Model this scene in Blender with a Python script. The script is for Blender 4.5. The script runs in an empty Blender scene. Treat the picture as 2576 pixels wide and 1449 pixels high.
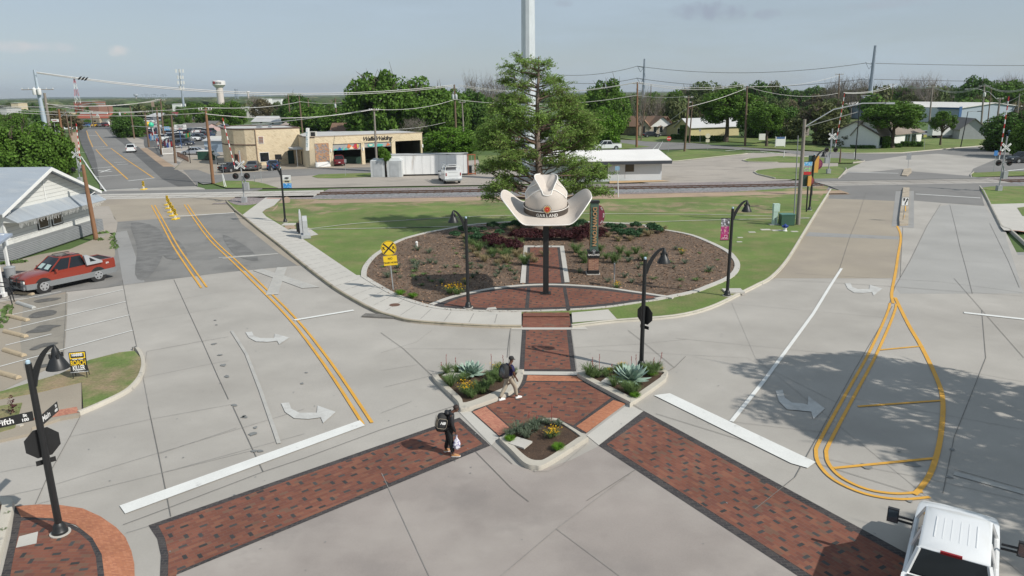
import bpy, math, random
from mathutils import Vector, Matrix, noise as mnoise
from mathutils.geometry import tessellate_polygon
SC=bpy.context.scene; COL=SC.collection
# ---------------------------------------------------------------- camera, sky, sun, exposure
FPX=1849.0; PITCH=math.atan(490/1849); ROLL=0.011; CH=11.5
_fw=Vector((0,math.cos(PITCH),-math.sin(PITCH))); _rt=Vector((1,0,0)); _up=_rt.cross(_fw)
_r2=math.cos(ROLL)*_rt-math.sin(ROLL)*_up; _u2=math.sin(ROLL)*_rt+math.cos(ROLL)*_up
cam=bpy.data.cameras.new('camera'); cam.sensor_width=36; cam.lens=FPX/2576*36; cam.clip_start=0.1; cam.clip_end=20000
camo=bpy.data.objects.new('camera',cam); COL.objects.link(camo)
camo.matrix_world=Matrix(((_r2.x,_u2.x,-_fw.x,0),(_r2.y,_u2.y,-_fw.y,0),(_r2.z,_u2.z,-_fw.z,CH),(0,0,0,1)))
SC.camera=camo
SUN_EL=math.radians(41); SUN_AZ=math.radians(-31)   # azimuth measured from +x
sd=Vector((math.cos(SUN_EL)*math.cos(SUN_AZ),math.cos(SUN_EL)*math.sin(SUN_AZ),math.sin(SUN_EL)))
sun=bpy.data.lights.new('sun','SUN'); sun.energy=4.2; sun.angle=math.radians(0.6); sun.color=(1.0,0.955,0.88)
suno=bpy.data.objects.new('sun',sun); COL.objects.link(suno); suno.rotation_euler=sd.to_track_quat('Z','Y').to_euler()
w=bpy.data.worlds.new('World'); SC.world=w; w.use_nodes=True; nt=w.node_tree; nt.nodes.clear()
def wn(t,**k):
    n=nt.nodes.new(t)
    for a,b in k.items(): setattr(n,a,b)
    return n
sky=wn('ShaderNodeTexSky',sky_type='NISHITA',sun_disc=False,sun_elevation=SUN_EL,sun_rotation=math.radians(90)-SUN_AZ,altitude=150,air_density=1.0,dust_density=0.4,ozone_density=3.0)
hs=wn('ShaderNodeHueSaturation'); hs.inputs['Saturation'].default_value=0.62; hs.inputs['Value'].default_value=.80
nt.links.new(sky.outputs[0],hs.inputs['Color'])
tc=wn('ShaderNodeTexCoord'); mp=wn('ShaderNodeMapping'); mp.inputs['Scale'].default_value=(1.2,1.2,7.0)
nt.links.new(tc.outputs['Generated'],mp.inputs[0])
nz=wn('ShaderNodeTexNoise'); nz.inputs['Scale'].default_value=2.2; nz.inputs['Detail'].default_value=9; nz.inputs['Roughness'].default_value=.62
nt.links.new(mp.outputs[0],nz.inputs['Vector'])
cr=wn('ShaderNodeValToRGB'); cr.color_ramp.elements[0].position=.42; cr.color_ramp.elements[1].position=.78
cr.color_ramp.elements[0].color=(.42,.42,.42,1); cr.color_ramp.elements[1].color=(.95,.95,.95,1)
nt.links.new(nz.outputs['Fac'],cr.inputs[0])
def sky_dir(x,y):
    return ((_fw+(x-1288)/FPX*_r2+(724.5-y)/FPX*_u2)).normalized()
cloudmix=wn('ShaderNodeMixRGB'); cloudmix.inputs['Color2'].default_value=(4.75,5.85,6.85,1)
nt.links.new(hs.outputs[0],cloudmix.inputs['Color1']); nt.links.new(cr.outputs[0],cloudmix.inputs['Fac'])
last=cloudmix.outputs[0]
# single small clouds: (direction, width, height, colour)
for (d,wx,wz,col,st) in [(sky_dir(1785,27),.05,.0125,(3.4,3.9,4.8,1),.85),(sky_dir(1930,34),.018,.008,(3.6,4.1,5.0,1),.7),(sky_dir(1418,10),.016,.006,(3.8,4.3,5.1,1),.6),
        (sky_dir(297,127),.014,.0075,(7.2,7.0,6.9,1),.8),(sky_dir(130,118),.03,.007,(6.6,6.6,6.9,1),.5),(sky_dir(20,115),.03,.008,(6.8,6.7,6.8,1),.6),(sky_dir(2240,10),.06,.006,(4.2,4.6,5.3,1),.4)]:
    r=Vector((d.y,-d.x,0)).normalized(); 
    def dot(vec,scale):
        m=wn('ShaderNodeVectorMath',operation='DOT_PRODUCT'); m.inputs[1].default_value=vec
        nt.links.new(tc.outputs['Generated'],m.inputs[0])
        s=wn('ShaderNodeMath',operation='SUBTRACT'); nt.links.new(m.outputs['Value'],s.inputs[0]); s.inputs[1].default_value=Vector(vec).dot(d)
        k=wn('ShaderNodeMath',operation='DIVIDE'); nt.links.new(s.outputs[0],k.inputs[0]); k.inputs[1].default_value=scale
        p=wn('ShaderNodeMath',operation='POWER'); nt.links.new(k.outputs[0],p.inputs[0]); p.inputs[1].default_value=2
        return p.outputs[0]
    a=wn('ShaderNodeMath',operation='ADD'); nt.links.new(dot(tuple(r),wx),a.inputs[0]); nt.links.new(dot((0,0,1),wz),a.inputs[1])
    n2=wn('ShaderNodeTexNoise'); n2.inputs['Scale'].default_value=55; n2.inputs['Detail'].default_value=6; nt.links.new(tc.outputs['Generated'],n2.inputs['Vector'])
    b=wn('ShaderNodeMath',operation='MULTIPLY_ADD'); nt.links.new(n2.outputs['Fac'],b.inputs[0]); b.inputs[1].default_value=2.6; nt.links.new(a.outputs[0],b.inputs[2])
    mr=wn('ShaderNodeMapRange'); mr.interpolation_type='SMOOTHSTEP'; nt.links.new(b.outputs[0],mr.inputs['Value']); mr.inputs['From Min'].default_value=.95; mr.inputs['From Max'].default_value=2.3; mr.inputs['To Min'].default_value=st; mr.inputs['To Max'].default_value=0
    # only near the cloud (front side of the sphere)
    dd=wn('ShaderNodeVectorMath',operation='DOT_PRODUCT'); dd.inputs[1].default_value=tuple(d); nt.links.new(tc.outputs['Generated'],dd.inputs[0])
    g_=wn('ShaderNodeMath',operation='GREATER_THAN'); nt.links.new(dd.outputs['Value'],g_.inputs[0]); g_.inputs[1].default_value=.9
    ml=wn('ShaderNodeMath',operation='MULTIPLY'); nt.links.new(mr.outputs[0],ml.inputs[0]); nt.links.new(g_.outputs[0],ml.inputs[1])
    mx=wn('ShaderNodeMixRGB'); nt.links.new(ml.outputs[0],mx.inputs['Fac']); nt.links.new(last,mx.inputs['Color1']); mx.inputs['Color2'].default_value=col
    last=mx.outputs[0]
bg=wn('ShaderNodeBackground'); bg.inputs['Strength'].default_value=0.1; wo=wn('ShaderNodeOutputWorld')
nt.links.new(last,bg.inputs[0]); nt.links.new(bg.outputs[0],wo.inputs[0])
SC.view_settings.view_transform='Standard'; SC.view_settings.look='None'; SC.view_settings.exposure=0.0; SC.view_settings.gamma=1
SC.render.engine='CYCLES'; SC.cycles.max_bounces=6; SC.cycles.diffuse_bounces=3; SC.cycles.transparent_max_bounces=8; SC.cycles.volume_bounces=0
SC.cycles.use_denoising=True
# ---------------------------------------------------------------- measuring on the photograph
ZS=dict(A=(0,200,900/2576),B=(800,200,900/2576),C=(1600,200,900/2576),D=(2400,200,900/2576),E=(3132,200,900/2576),F=(0,650,900/2576),G=(800,650,900/2576),H=(1600,650,900/2576),I=(2400,650,900/2576),J=(3132,650,900/2576),K=(0,1100,900/2576),L=(0,1600,1200/2576),M=(1500,1300,1200/2576),N=(3132,1762,900/2576),O=(480,420,420/2576),Q=(3100,560,240/1159),R=(3792,380,240/1159),S=(0,900,250/1035),T=(2200,750,250/953),U=(0,1500,420/2029),V=(180,380,420/2576),W=(1900,600,600/2572),X=(1650,1350,500/1449),Y=(0,0,4032/2576),a=(1560,700,340/985),b=(1480,920,240/1242),c=(1120,760,160/1159),d=(1700,630,180/2371),e=(0,250,260/1507),f=(2800,750,400/2318),h=(900,560,240/1087))
def px(k,x,y):
    a,b,s=ZS[k]; return ((a+x*s)/1.565217,(b+y*s)/1.565217)
def ray(x,y): return _fw+(x-1288)/FPX*_r2+(724.5-y)/FPX*_u2
def g(k,x,y,z=0.0):
    d=ray(*px(k,x,y)); t=(z-CH)/d.z; return Vector((d.x*t,d.y*t,z))
def at(k,x,y,Y):
    d=ray(*px(k,x,y)); t=Y/d.y; return Vector((d.x*t,Y,CH+d.z*t))
def gs(s,z=0.0):
    k='Y'; out=[]
    for tok in s.split():
        if tok.isalpha(): k=tok; continue
        x,y=tok.split(','); out.append(g(k,float(x),float(y),z))
    return out
def smooth(pts,n=5,closed=False):
    out=[]; N=len(pts)
    for i in range(N if closed else N-1):
        p0=pts[(i-1)%N] if closed or i>0 else pts[0]; p1=pts[i]; p2=pts[(i+1)%N]; p3=pts[(i+2)%N] if closed or i+2<N else pts[-1]
        for j in range(n):
            t=j/n; out.append(.5*((2*p1)+(p2-p0)*t+(2*p0-5*p1+4*p2-p3)*t*t+(3*p1-p0-3*p2+p3)*t**3))
    if not closed: out.append(pts[-1].copy())
    return out
# ---------------------------------------------------------------- mesh collector
class MB:
    def __init__(s): s.v=[]; s.f=[]; s.mi=[]
    def add(s,vs,fs,m=0):
        o=len(s.v); s.v+= [tuple(p) for p in vs]; s.f+=[tuple(o+i for i in q) for q in fs]; s.mi+=[m]*len(fs); return s
    def box(s,c,d,rz=0,m=0,M=None):
        x,y,z=d[0]/2,d[1]/2,d[2]/2
        vs=[Vector((i*x,j*y,k*z)) for k in(-1,1) for j in(-1,1) for i in(-1,1)]
        R=M if M is not None else Matrix.Rotation(rz,3,'Z')
        vs=[R@p+Vector(c) for p in vs]
        return s.add(vs,[(0,2,3,1),(4,5,7,6),(0,1,5,4),(2,6,7,3),(0,4,6,2),(1,3,7,5)],m)
    def box2(s,a,b,m=0):
        return s.box([(a[i]+b[i])/2 for i in range(3)],[abs(b[i]-a[i]) for i in range(3)],0,m)
    def tube(s,pts,r,n=8,m=0,cap=True):
        pts=[Vector(p) for p in pts]; N=len(pts); rr=r if isinstance(r,(list,tuple)) else [r]*N
        ref=None; vs=[]
        for i,p in enumerate(pts):
            t=(pts[min(i+1,N-1)]-pts[max(i-1,0)])
            if t.length<1e-9: t=Vector((0,0,1))
            t.normalize()
            if ref is None: ref=Vector((1,0,0)) if abs(t.x)<.8 else Vector((0,1,0))
            u=t.cross(ref).normalized(); w_=u.cross(t); ref=w_ if False else ref
            if abs(t.dot(ref))>.95: ref=Vector((0,1,0)) if abs(t.y)<.8 else Vector((0,0,1)); u=t.cross(ref).normalized(); w_=u.cross(t)
            for k in range(n):
                a=2*math.pi*k/n; vs.append(p+(u*math.cos(a)+w_*math.sin(a))*rr[i])
        fs=[(i*n+k,i*n+(k+1)%n,(i+1)*n+(k+1)%n,(i+1)*n+k) for i in range(N-1) for k in range(n)]
        if cap: fs+=[tuple(range(n))[::-1],tuple(range((N-1)*n,N*n))]
        return s.add(vs,fs,m)
    def cyl(s,a,b,r,r2=None,n=12,m=0): return s.tube([a,b],[r,r if r2 is None else r2],n,m)
    def lathe(s,prof,n=24,c=(0,0,0),m=0,sx=1,sy=1):
        vs=[(c[0]+r*math.cos(2*math.pi*k/n)*sx,c[1]+r*math.sin(2*math.pi*k/n)*sy,c[2]+z) for r,z in prof for k in range(n)]
        fs=[(i*n+k,i*n+(k+1)%n,(i+1)*n+(k+1)%n,(i+1)*n+k) for i in range(len(prof)-1) for k in range(n)]
        if prof[0][0]>1e-4: fs.append(tuple(range(n))[::-1])
        if prof[-1][0]>1e-4: fs.append(tuple(range((len(prof)-1)*n,len(prof)*n)))
        return s.add(vs,fs,m)
    def prism(s,poly,z0,z1,m=0,M=None,bottom=True):
        n=len(poly); vs=[Vector((p[0],p[1],z0)) for p in poly]+[Vector((p[0],p[1],z1)) for p in poly]
        if M is not None: vs=[M@v for v in vs]
        tri=tessellate_polygon([[Vector((p[0],p[1],0)) for p in poly]])
        area=sum(poly[i][0]*poly[(i+1)%n][1]-poly[(i+1)%n][0]*poly[i][1] for i in range(n))
        def o(t,up):
            a,b,c=[poly[i] for i in t]; sg=(b[0]-a[0])*(c[1]-a[1])-(b[1]-a[1])*(c[0]-a[0])
            return t if (sg>0)==up else t[::-1]
        fs=[tuple(i+n for i in o(t,True)) for t in tri]
        if bottom: fs+=[o(t,False) for t in tri]
        fs+=[((i,(i+1)%n,(i+1)%n+n,i+n) if area>0 else ((i+1)%n,i,i+n,(i+1)%n+n)) for i in range(n)]
        return s.add(vs,fs,m)
    def flat(s,poly,m=0):
        s.k=getattr(s,'k',0)+1; poly=[(p[0],p[1],p[2]+(s.k%12)*.00035) for p in poly]
        tri=tessellate_polygon([[Vector((p[0],p[1],0)) for p in poly]])
        def o(t):
            a,b,c=[poly[i] for i in t]; return t if (b[0]-a[0])*(c[1]-a[1])-(b[1]-a[1])*(c[0]-a[0])>0 else t[::-1]
        return s.add(poly,[o(t) for t in tri],m)
    def face(s,pts,m=0): return s.add(pts,[tuple(range(len(pts)))],m)
    def loft(s,rings,m=0,cap=True,closed=True):
        n=len(rings[0]); vs=[p for r in rings for p in r]
        fs=[(i*n+k,i*n+(k+1)%n,(i+1)*n+(k+1)%n,(i+1)*n+k) for i in range(len(rings)-1) for k in range(n if closed else n-1)]
        if cap: fs+=[tuple(range(n))[::-1],tuple(range((len(rings)-1)*n,len(rings)*n))]
        return s.add(vs,fs,m)
    def strip(s,pts,w_,dz=0,m=0,off=0):
        s.k=getattr(s,'k',0)+1; dz+=(s.k%12)*.0003; P=[Vector(p) for p in pts]; L=[];R=[]
        for i,p in enumerate(P):
            t=P[min(i+1,len(P)-1)]-P[max(i-1,0)]; t.z=0; t.normalize(); nn=Vector((-t.y,t.x,0))
            L.append(p+nn*(off+w_/2)+Vector((0,0,dz))); R.append(p+nn*(off-w_/2)+Vector((0,0,dz)))
        n=len(P); return s.add(R+L,[(i,i+1,n+i+1,n+i) for i in range(n-1)],m)
    def build(s,name,mats,parent=None,smooth=None,loc=None):
        me=bpy.data.meshes.new(name); me.from_pydata(s.v,[],s.f)
        for m_ in (mats if isinstance(mats,(list,tuple)) else [mats]): me.materials.append(m_)
        if any(s.mi): me.polygons.foreach_set('material_index',s.mi)
        if smooth is not None:
            me.polygons.foreach_set('use_smooth',[True]*len(me.polygons)); me.update()
            me.set_sharp_from_angle(angle=math.radians(smooth))
        me.update()
        o=bpy.data.objects.new(name,me); COL.objects.link(o)
        if parent: o.parent=parent
        if loc is not None: o.location=loc
        return o
def tag(o,label,cat,group=None):
    o['label']=label; o['category']=cat
    if group: o['group']=group
    return o
def thing(name,label,cat,loc=(0,0,0),rz=0,group=None):
    o=bpy.data.objects.new(name,None); COL.objects.link(o); o.location=loc; o.rotation_euler=(0,0,rz); return tag(o,label,cat,group)
def dup(o,loc=None,rz=None,label=None,scale=None,group=None,parent=None,cat=None):
    c=o.copy(); COL.objects.link(c)
    if parent: c.parent=parent
    if loc is not None: c.location=loc
    if rz is not None: c.rotation_euler=(0,0,rz)
    if scale is not None: c.scale=scale if isinstance(scale,(tuple,list)) else (scale,)*3
    if label: c['label']=label
    if group: c['group']=group
    if cat: c['category']=cat
    for ch in list(o.children): dup(ch,parent=c)
    return c
def struct(o): o['kind']='structure'; return o
def stuff(o,label=None):
    o['kind']='stuff'
    if label: o['label']=label
    return o
def text_mesh(body,size,ext=0.01,align='CENTER',spacing=1.0,bold=0.0,shear=0.0):
    cu=bpy.data.curves.new('t','FONT'); cu.body=body; cu.size=size; cu.extrude=ext; cu.align_x=align; cu.align_y='CENTER'; cu.space_character=spacing; cu.offset=bold; cu.shear=shear; cu.resolution_u=3
    o=bpy.data.objects.new('t',cu); COL.objects.link(o); bpy.context.view_layer.update()
    me=bpy.data.meshes.new_from_object(o.evaluated_get(bpy.context.evaluated_depsgraph_get())); bpy.data.objects.remove(o); bpy.data.curves.remove(cu)
    return me
def text(name,body,size,mat,M,parent=None,**k):
    """M: 4x4 matrix; text lies in its local xy-plane facing +z"""
    me=text_mesh(body,size,**k); me.transform(M); me.materials.clear(); me.materials.append(mat)
    o=bpy.data.objects.new(name,me); COL.objects.link(o)
    if parent: o.parent=parent
    return o
def face_mat(p,right,up=(0,0,1)):
    r=Vector(right).normalized(); u=Vector(up).normalized(); n=r.cross(u)
    return Matrix(((r.x,u.x,n.x,p[0]),(r.y,u.y,n.y,p[1]),(r.z,u.z,n.z,p[2]),(0,0,0,1)))
# ---------------------------------------------------------------- materials
MATS={}
def srgb(r,g_,b): return tuple(((c/255)/12.92 if c/255<=.04045 else ((c/255+.055)/1.055)**2.4) for c in (r,g_,b))
def mat(name,base,rough=.7,var=.12,scale=1.5,fine=25,fvar=.1,metal=0,bump=0,bscale=40,stretch=(1,1,1),rz=0,spots=None,isl=0,emit=0,spec=.5,coat=0,alpha=1,noise3=None):
    """procedural principled: base colour x large noise x fine noise; spots=(colour,scale,threshold,softness); isl = variation per loose island"""
    if name in MATS: return MATS[name]
    m=bpy.data.materials.new(name); m.use_nodes=True; t=m.node_tree; b=t.nodes['Principled BSDF']; L=t.links
    def N(ty,**k):
        n=t.nodes.new(ty)
        for a_,c_ in k.items(): setattr(n,a_,c_)
        return n
    tcn=N('ShaderNodeTexCoord'); mpn=N('ShaderNodeMapping'); L.new(tcn.outputs['Object'],mpn.inputs[0]); mpn.inputs['Scale'].default_value=stretch; mpn.inputs['Rotation'].default_value=(0,0,rz)
    def noi(sc,det=4,ro=.55):
        n=N('ShaderNodeTexNoise'); n.inputs['Scale'].default_value=sc; n.inputs['Detail'].default_value=det; n.inputs['Roughness'].default_value=ro; L.new(mpn.outputs[0],n.inputs['Vector']); return n.outputs['Fac']
    def mul(col,fac,amt):
        mr=N('ShaderNodeMapRange'); L.new(fac,mr.inputs['Value']); mr.inputs['From Min'].default_value=.25; mr.inputs['From Max'].default_value=.75
        mr.inputs['To Min'].default_value=1-amt; mr.inputs['To Max'].default_value=1+amt
        v=N('ShaderNodeVectorMath',operation='SCALE')
        if isinstance(col,tuple): v.inputs[0].default_value=col[:3]
        else: L.new(col,v.inputs[0])
        L.new(mr.outputs[0],v.inputs['Scale']); return v.outputs[0]
    c=tuple(base)
    if noise3:   # second colour mixed in with its own noise: (colour, scale, lo, hi)
        mx=N('ShaderNodeMixRGB'); mx.inputs['Color1'].default_value=(*c,1); mx.inputs['Color2'].default_value=(*noise3[0],1)
        mr=N('ShaderNodeMapRange'); L.new(noi(noise3[1],6,.65),mr.inputs['Value']); mr.inputs['From Min'].default_value=noise3[2]; mr.inputs['From Max'].default_value=noise3[3]; L.new(mr.outputs[0],mx.inputs['Fac']); c=mx.outputs[0]
    if var: c=mul(c,noi(scale),var)
    if fvar: c=mul(c,noi(fine,3,.7),fvar)
    if spots:
        for (sc_,ss,lo,hi) in ([spots] if not isinstance(spots,list) else spots):
            mx=N('ShaderNodeMixRGB'); 
            if isinstance(c,tuple): mx.inputs['Color1'].default_value=(*c,1)
            else: L.new(c,mx.inputs['Color1'])
            mx.inputs['Color2'].default_value=(*sc_,1)
            mr=N('ShaderNodeMapRange'); L.new(noi(ss,5,.6),mr.inputs['Value']); mr.inputs['From Min'].default_value=lo; mr.inputs['From Max'].default_value=hi; L.new(mr.outputs[0],mx.inputs['Fac']); c=mx.outputs[0]
    if isl:
        ge=N('ShaderNodeNewGeometry'); mr=N('ShaderNodeMapRange'); L.new(ge.outputs['Random Per Island'],mr.inputs['Value']); mr.inputs['To Min'].default_value=1-isl; mr.inputs['To Max'].default_value=1+isl
        v=N('ShaderNodeVectorMath',operation='SCALE')
        if isinstance(c,tuple): v.inputs[0].default_value=c[:3]
        else: L.new(c,v.inputs[0])
        L.new(mr.outputs[0],v.inputs['Scale']); c=v.outputs[0]
    if isinstance(c,tuple): b.inputs['Base Color'].default_value=(*c,1)
    else: L.new(c,b.inputs['Base Color'])
    b.inputs['Roughness'].default_value=rough; b.inputs['Metallic'].default_value=metal; b.inputs['Specular IOR Level'].default_value=spec
    if coat: b.inputs['Coat Weight'].default_value=coat; b.inputs['Coat Roughness'].default_value=.05
    if emit: b.inputs['Emission Strength'].default_value=emit; b.inputs['Emission Color'].default_value=(*base,1)
    if bump:
        bn=N('ShaderNodeBump'); bn.inputs['Strength'].default_value=bump; bn.inputs['Distance'].default_value=.05; L.new(noi(bscale,4,.7),bn.inputs['Height']); L.new(bn.outputs[0],b.inputs['Normal'])
    MATS[name]=m; return m
def leafmat(name,base,isl=.35,trans=.35,var=.25,scale=.35,warm=None):
    if name in MATS: return MATS[name]
    m=mat(name,base,rough=.65,var=var,scale=scale,fvar=0,isl=isl,spec=.25,noise3=warm); t=m.node_tree; L=t.links; b=t.nodes['Principled BSDF']
    tr=t.nodes.new('ShaderNodeBsdfTranslucent'); mx=t.nodes.new('ShaderNodeMixShader'); mx.inputs[0].default_value=trans
    src=b.inputs['Base Color'].links[0].from_socket; L.new(src,tr.inputs['Color']); out=[n for n in t.nodes if n.type=='OUTPUT_MATERIAL'][0]
    L.new(b.outputs[0],mx.inputs[1]); L.new(tr.outputs[0],mx.inputs[2]); L.new(mx.outputs[0],out.inputs['Surface']); return m
def brickmat(name,rz,cols,bw=.25,bh=.125,mortar=(.17,.105,.08),msize=.006,scale=1.0,rough=.85,off=.5,vert=False,dirt=.18):
    """cols: list of (position, colour) over a per-brick random value"""
    if name in MATS: return MATS[name]
    m=bpy.data.materials.new(name); m.use_nodes=True; t=m.node_tree; b=t.nodes['Principled BSDF']; L=t.links; N=t.nodes.new
    tcn=N('ShaderNodeTexCoord'); mpn=N('ShaderNodeMapping'); L.new(tcn.outputs['Object'],mpn.inputs[0]); mpn.inputs['Rotation'].default_value=(math.radians(90),0,rz) if vert else (0,0,rz)
    br=N('ShaderNodeTexBrick'); L.new(mpn.outputs[0],br.inputs['Vector']); br.offset=off
    br.inputs['Scale'].default_value=scale; br.inputs['Brick Width'].default_value=bw; br.inputs['Row Height'].default_value=bh; br.inputs['Mortar Size'].default_value=msize; br.inputs['Mortar Smooth'].default_value=.3
    br.inputs['Color1'].default_value=(0,0,0,1); br.inputs['Color2'].default_value=(1,1,1,1); br.inputs['Mortar'].default_value=(.5,.5,.5,1)
    rp=N('ShaderNodeValToRGB'); rp.color_ramp.interpolation='CONSTANT'; els=rp.color_ramp.elements
    els[0].position=cols[0][0]; els[0].color=(*cols[0][1],1); els[1].position=cols[1][0]; els[1].color=(*cols[1][1],1)
    for p_,c_ in cols[2:]:
        e_=els.new(p_); e_.color=(*c_,1)
    L.new(br.outputs['Color'],rp.inputs[0])
    mx=N('ShaderNodeMixRGB'); L.new(br.outputs['Fac'],mx.inputs['Fac']); L.new(rp.outputs[0],mx.inputs['Color1']); mx.inputs['Color2'].default_value=(*mortar,1)
    nz_=N('ShaderNodeTexNoise'); nz_.inputs['Scale'].default_value=.6; nz_.inputs['Detail'].default_value=8; L.new(tcn.outputs['Object'],nz_.inputs['Vector'])
    mr=N('ShaderNodeMapRange'); L.new(nz_.outputs['Fac'],mr.inputs['Value']); mr.inputs['From Min'].default_value=.25; mr.inputs['From Max'].default_value=.75; mr.inputs['To Min'].default_value=1-dirt; mr.inputs['To Max'].default_value=1+dirt
    v=N('ShaderNodeVectorMath'); v.operation='SCALE'; L.new(mx.outputs[0],v.inputs[0]); L.new(mr.outputs[0],v.inputs['Scale']); L.new(v.outputs[0],b.inputs['Base Color'])
    b.inputs['Roughness'].default_value=rough; b.inputs['Specular IOR Level'].default_value=.3
    MATS[name]=m; return m
PI=math.pi; R=math.radians
random.seed(7)
conc=mat('concrete',(.40,.375,.338),.85,.13,.25,14,.05,spots=[((.30,.278,.248),.13,.45,.8),((.24,.23,.22),1.1,.66,.9)],bump=.15,bscale=60)
concpink=mat('concrete_foreground',(.305,.268,.243),.85,.16,.3,18,.06,spots=[((.40,.36,.325),.22,.46,.75),((.225,.20,.185),.35,.54,.8),((.14,.125,.12),6,.74,.8)],bump=.15,bscale=60)  # blotches are stains plus soft tree shade put into the colour
concwarm=mat('concrete_warm',(.33,.285,.225),.85,.12,.2,12,.06,spots=[((.28,.24,.20),.15,.5,.8)],bump=.1)
concdark=mat('concrete_grey',(.285,.28,.27),.85,.12,.2,12,.06,spots=[((.19,.185,.18),.4,.55,.8)])
concgrey=mat('concrete_mid_grey',(.345,.335,.315),.85,.12,.2,12,.06)
conclight=mat('concrete_light',(.50,.475,.43),.8,.07,.5,20,.05,spots=((.40,.39,.36),.6,.6,.85))
curbm=mat('curb_concrete',(.47,.435,.37),.8,.10,.7,18,.07,spots=((.20,.19,.18),1.6,.6,.75))
curbdirty=mat('curb_weathered',(.40,.34,.26),.85,.15,.7,18,.1,spots=((.17,.15,.13),1.1,.52,.75))
asph=mat('asphalt_worn',(.215,.208,.195),.9,.15,.12,20,.10,spots=[((.15,.148,.142),.35,.5,.75),((.27,.262,.245),.5,.55,.8)],bump=.2)
asphd=mat('asphalt_dark',(.105,.103,.10),.9,.15,.1,20,.10,spots=[((.15,.147,.14),.2,.52,.75)])
asphl=mat('asphalt_pale',(.20,.193,.183),.9,.12,.1,20,.08,spots=[((.14,.135,.13),.3,.56,.8)])
apron=mat('gravel_paving',(.37,.33,.285),.95,.12,.08,8,.08,spots=[((.26,.235,.205),.16,.5,.7)],stretch=(1,2.2,1))
tan=mat('dirt_tan',(.36,.26,.18),.95,.18,.15,6,.15,spots=((.25,.20,.15),.4,.55,.8))
grass=mat('lawn_grass',(.125,.185,.04),.95,.22,.18,9,.28,noise3=((.22,.20,.085),.45,.45,.75),bump=.5,bscale=14)
grassp=mat('lawn_patchy',(.125,.175,.045),.95,.22,.25,9,.28,noise3=((.30,.225,.135),.33,.44,.62),bump=.5,bscale=14)
grassfar=mat('grass_far',(.075,.125,.03),.95,.25,.02,.9,.2,noise3=((.16,.135,.06),.008,.5,.75))
mulch=mat('mulch',(.14,.095,.066),.95,.22,.5,20,.55,noise3=((.26,.18,.115),5,.53,.72),bump=.8,bscale=22)
soil=mat('soil_dark',(.075,.045,.028),.95,.3,1.5,30,.6,noise3=((.2,.13,.08),9,.58,.75),bump=.8,bscale=30)
ballast=mat('ballast_stone',(.30,.25,.24),.95,.12,.3,8,.75,noise3=((.15,.15,.155),3.5,.45,.65),bump=1,bscale=12)
ballastg=mat('ballast_grey',(.27,.265,.265),.95,.12,.3,9,.75,noise3=((.13,.14,.15),4.5,.45,.65),bump=1,bscale=12)
white=mat('paint_road_white',(.70,.70,.67),.7,.06,1,15,.06,spots=((.42,.41,.39),2.2,.62,.8))
mid=mat('paint_mid_white',(.52,.515,.49),.8,.1,1,15,.08,spots=((.40,.385,.36),1.6,.48,.72))
faint=mat('paint_worn_white',(.435,.42,.385),.8,.1,1,15,.1,spots=((.38,.37,.35),1.8,.45,.7))
yellow=mat('paint_road_yellow',(.66,.35,.05),.7,.1,1,15,.08,spots=((.42,.30,.14),2.5,.6,.8))
tar=mat('joint_tar',(.17,.16,.145),.9,.2,2,20,.2)
jointf=mat('joint_faint',(.27,.255,.235),.9,.2,2,20,.2)
brickred=[(0,(.180,.070,.047)),(.3,(.205,.080,.053)),(.58,(.165,.066,.048)),(.78,(.225,.095,.060)),(.93,(.165,.092,.064))]
ANL=math.atan2(24.88-18.09,-1.98+10.18); ANR=math.atan2(16.56-25.27,9.93-4.85)
bk0=brickmat('brick_paving_square',0,brickred); bkL=brickmat('brick_crosswalk_a',-ANL,brickred); bkR=brickmat('brick_crosswalk_b',-ANR,brickred)
bk45=brickmat('brick_plaza',R(2),brickred); bkd=brickmat('brick_dark_border',0,[(0,(.05,.045,.046)),(.5,(.065,.058,.056)),(.8,(.04,.038,.04))],.22,.11,(.10,.09,.085),.008)
bko=brickmat('brick_orange_ramp',R(10),[(0,(.42,.17,.09)),(.4,(.47,.20,.11)),(.75,(.38,.15,.085))],.1,.05,(.30,.14,.09),.004)
bkp=brickmat('brick_pink_ramp',R(30),[(0,(.46,.19,.13)),(.4,(.50,.23,.15)),(.75,(.40,.16,.11))],.1,.05,(.36,.19,.13),.004)
def inside(x,y,pol):
    c=False; j=len(pol)-1
    for i in range(len(pol)):
        xi,yi=pol[i][0],pol[i][1]; xj,yj=pol[j][0],pol[j][1]
        if (yi>y)!=(yj>y) and x<(xj-xi)*(y-yi)/(yj-yi)+xi: c=not c
        j=i
    return c
dkb=mat('paver_dark',(.05,.049,.047),.85,.1,3,20,.1,isl=.3)
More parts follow.
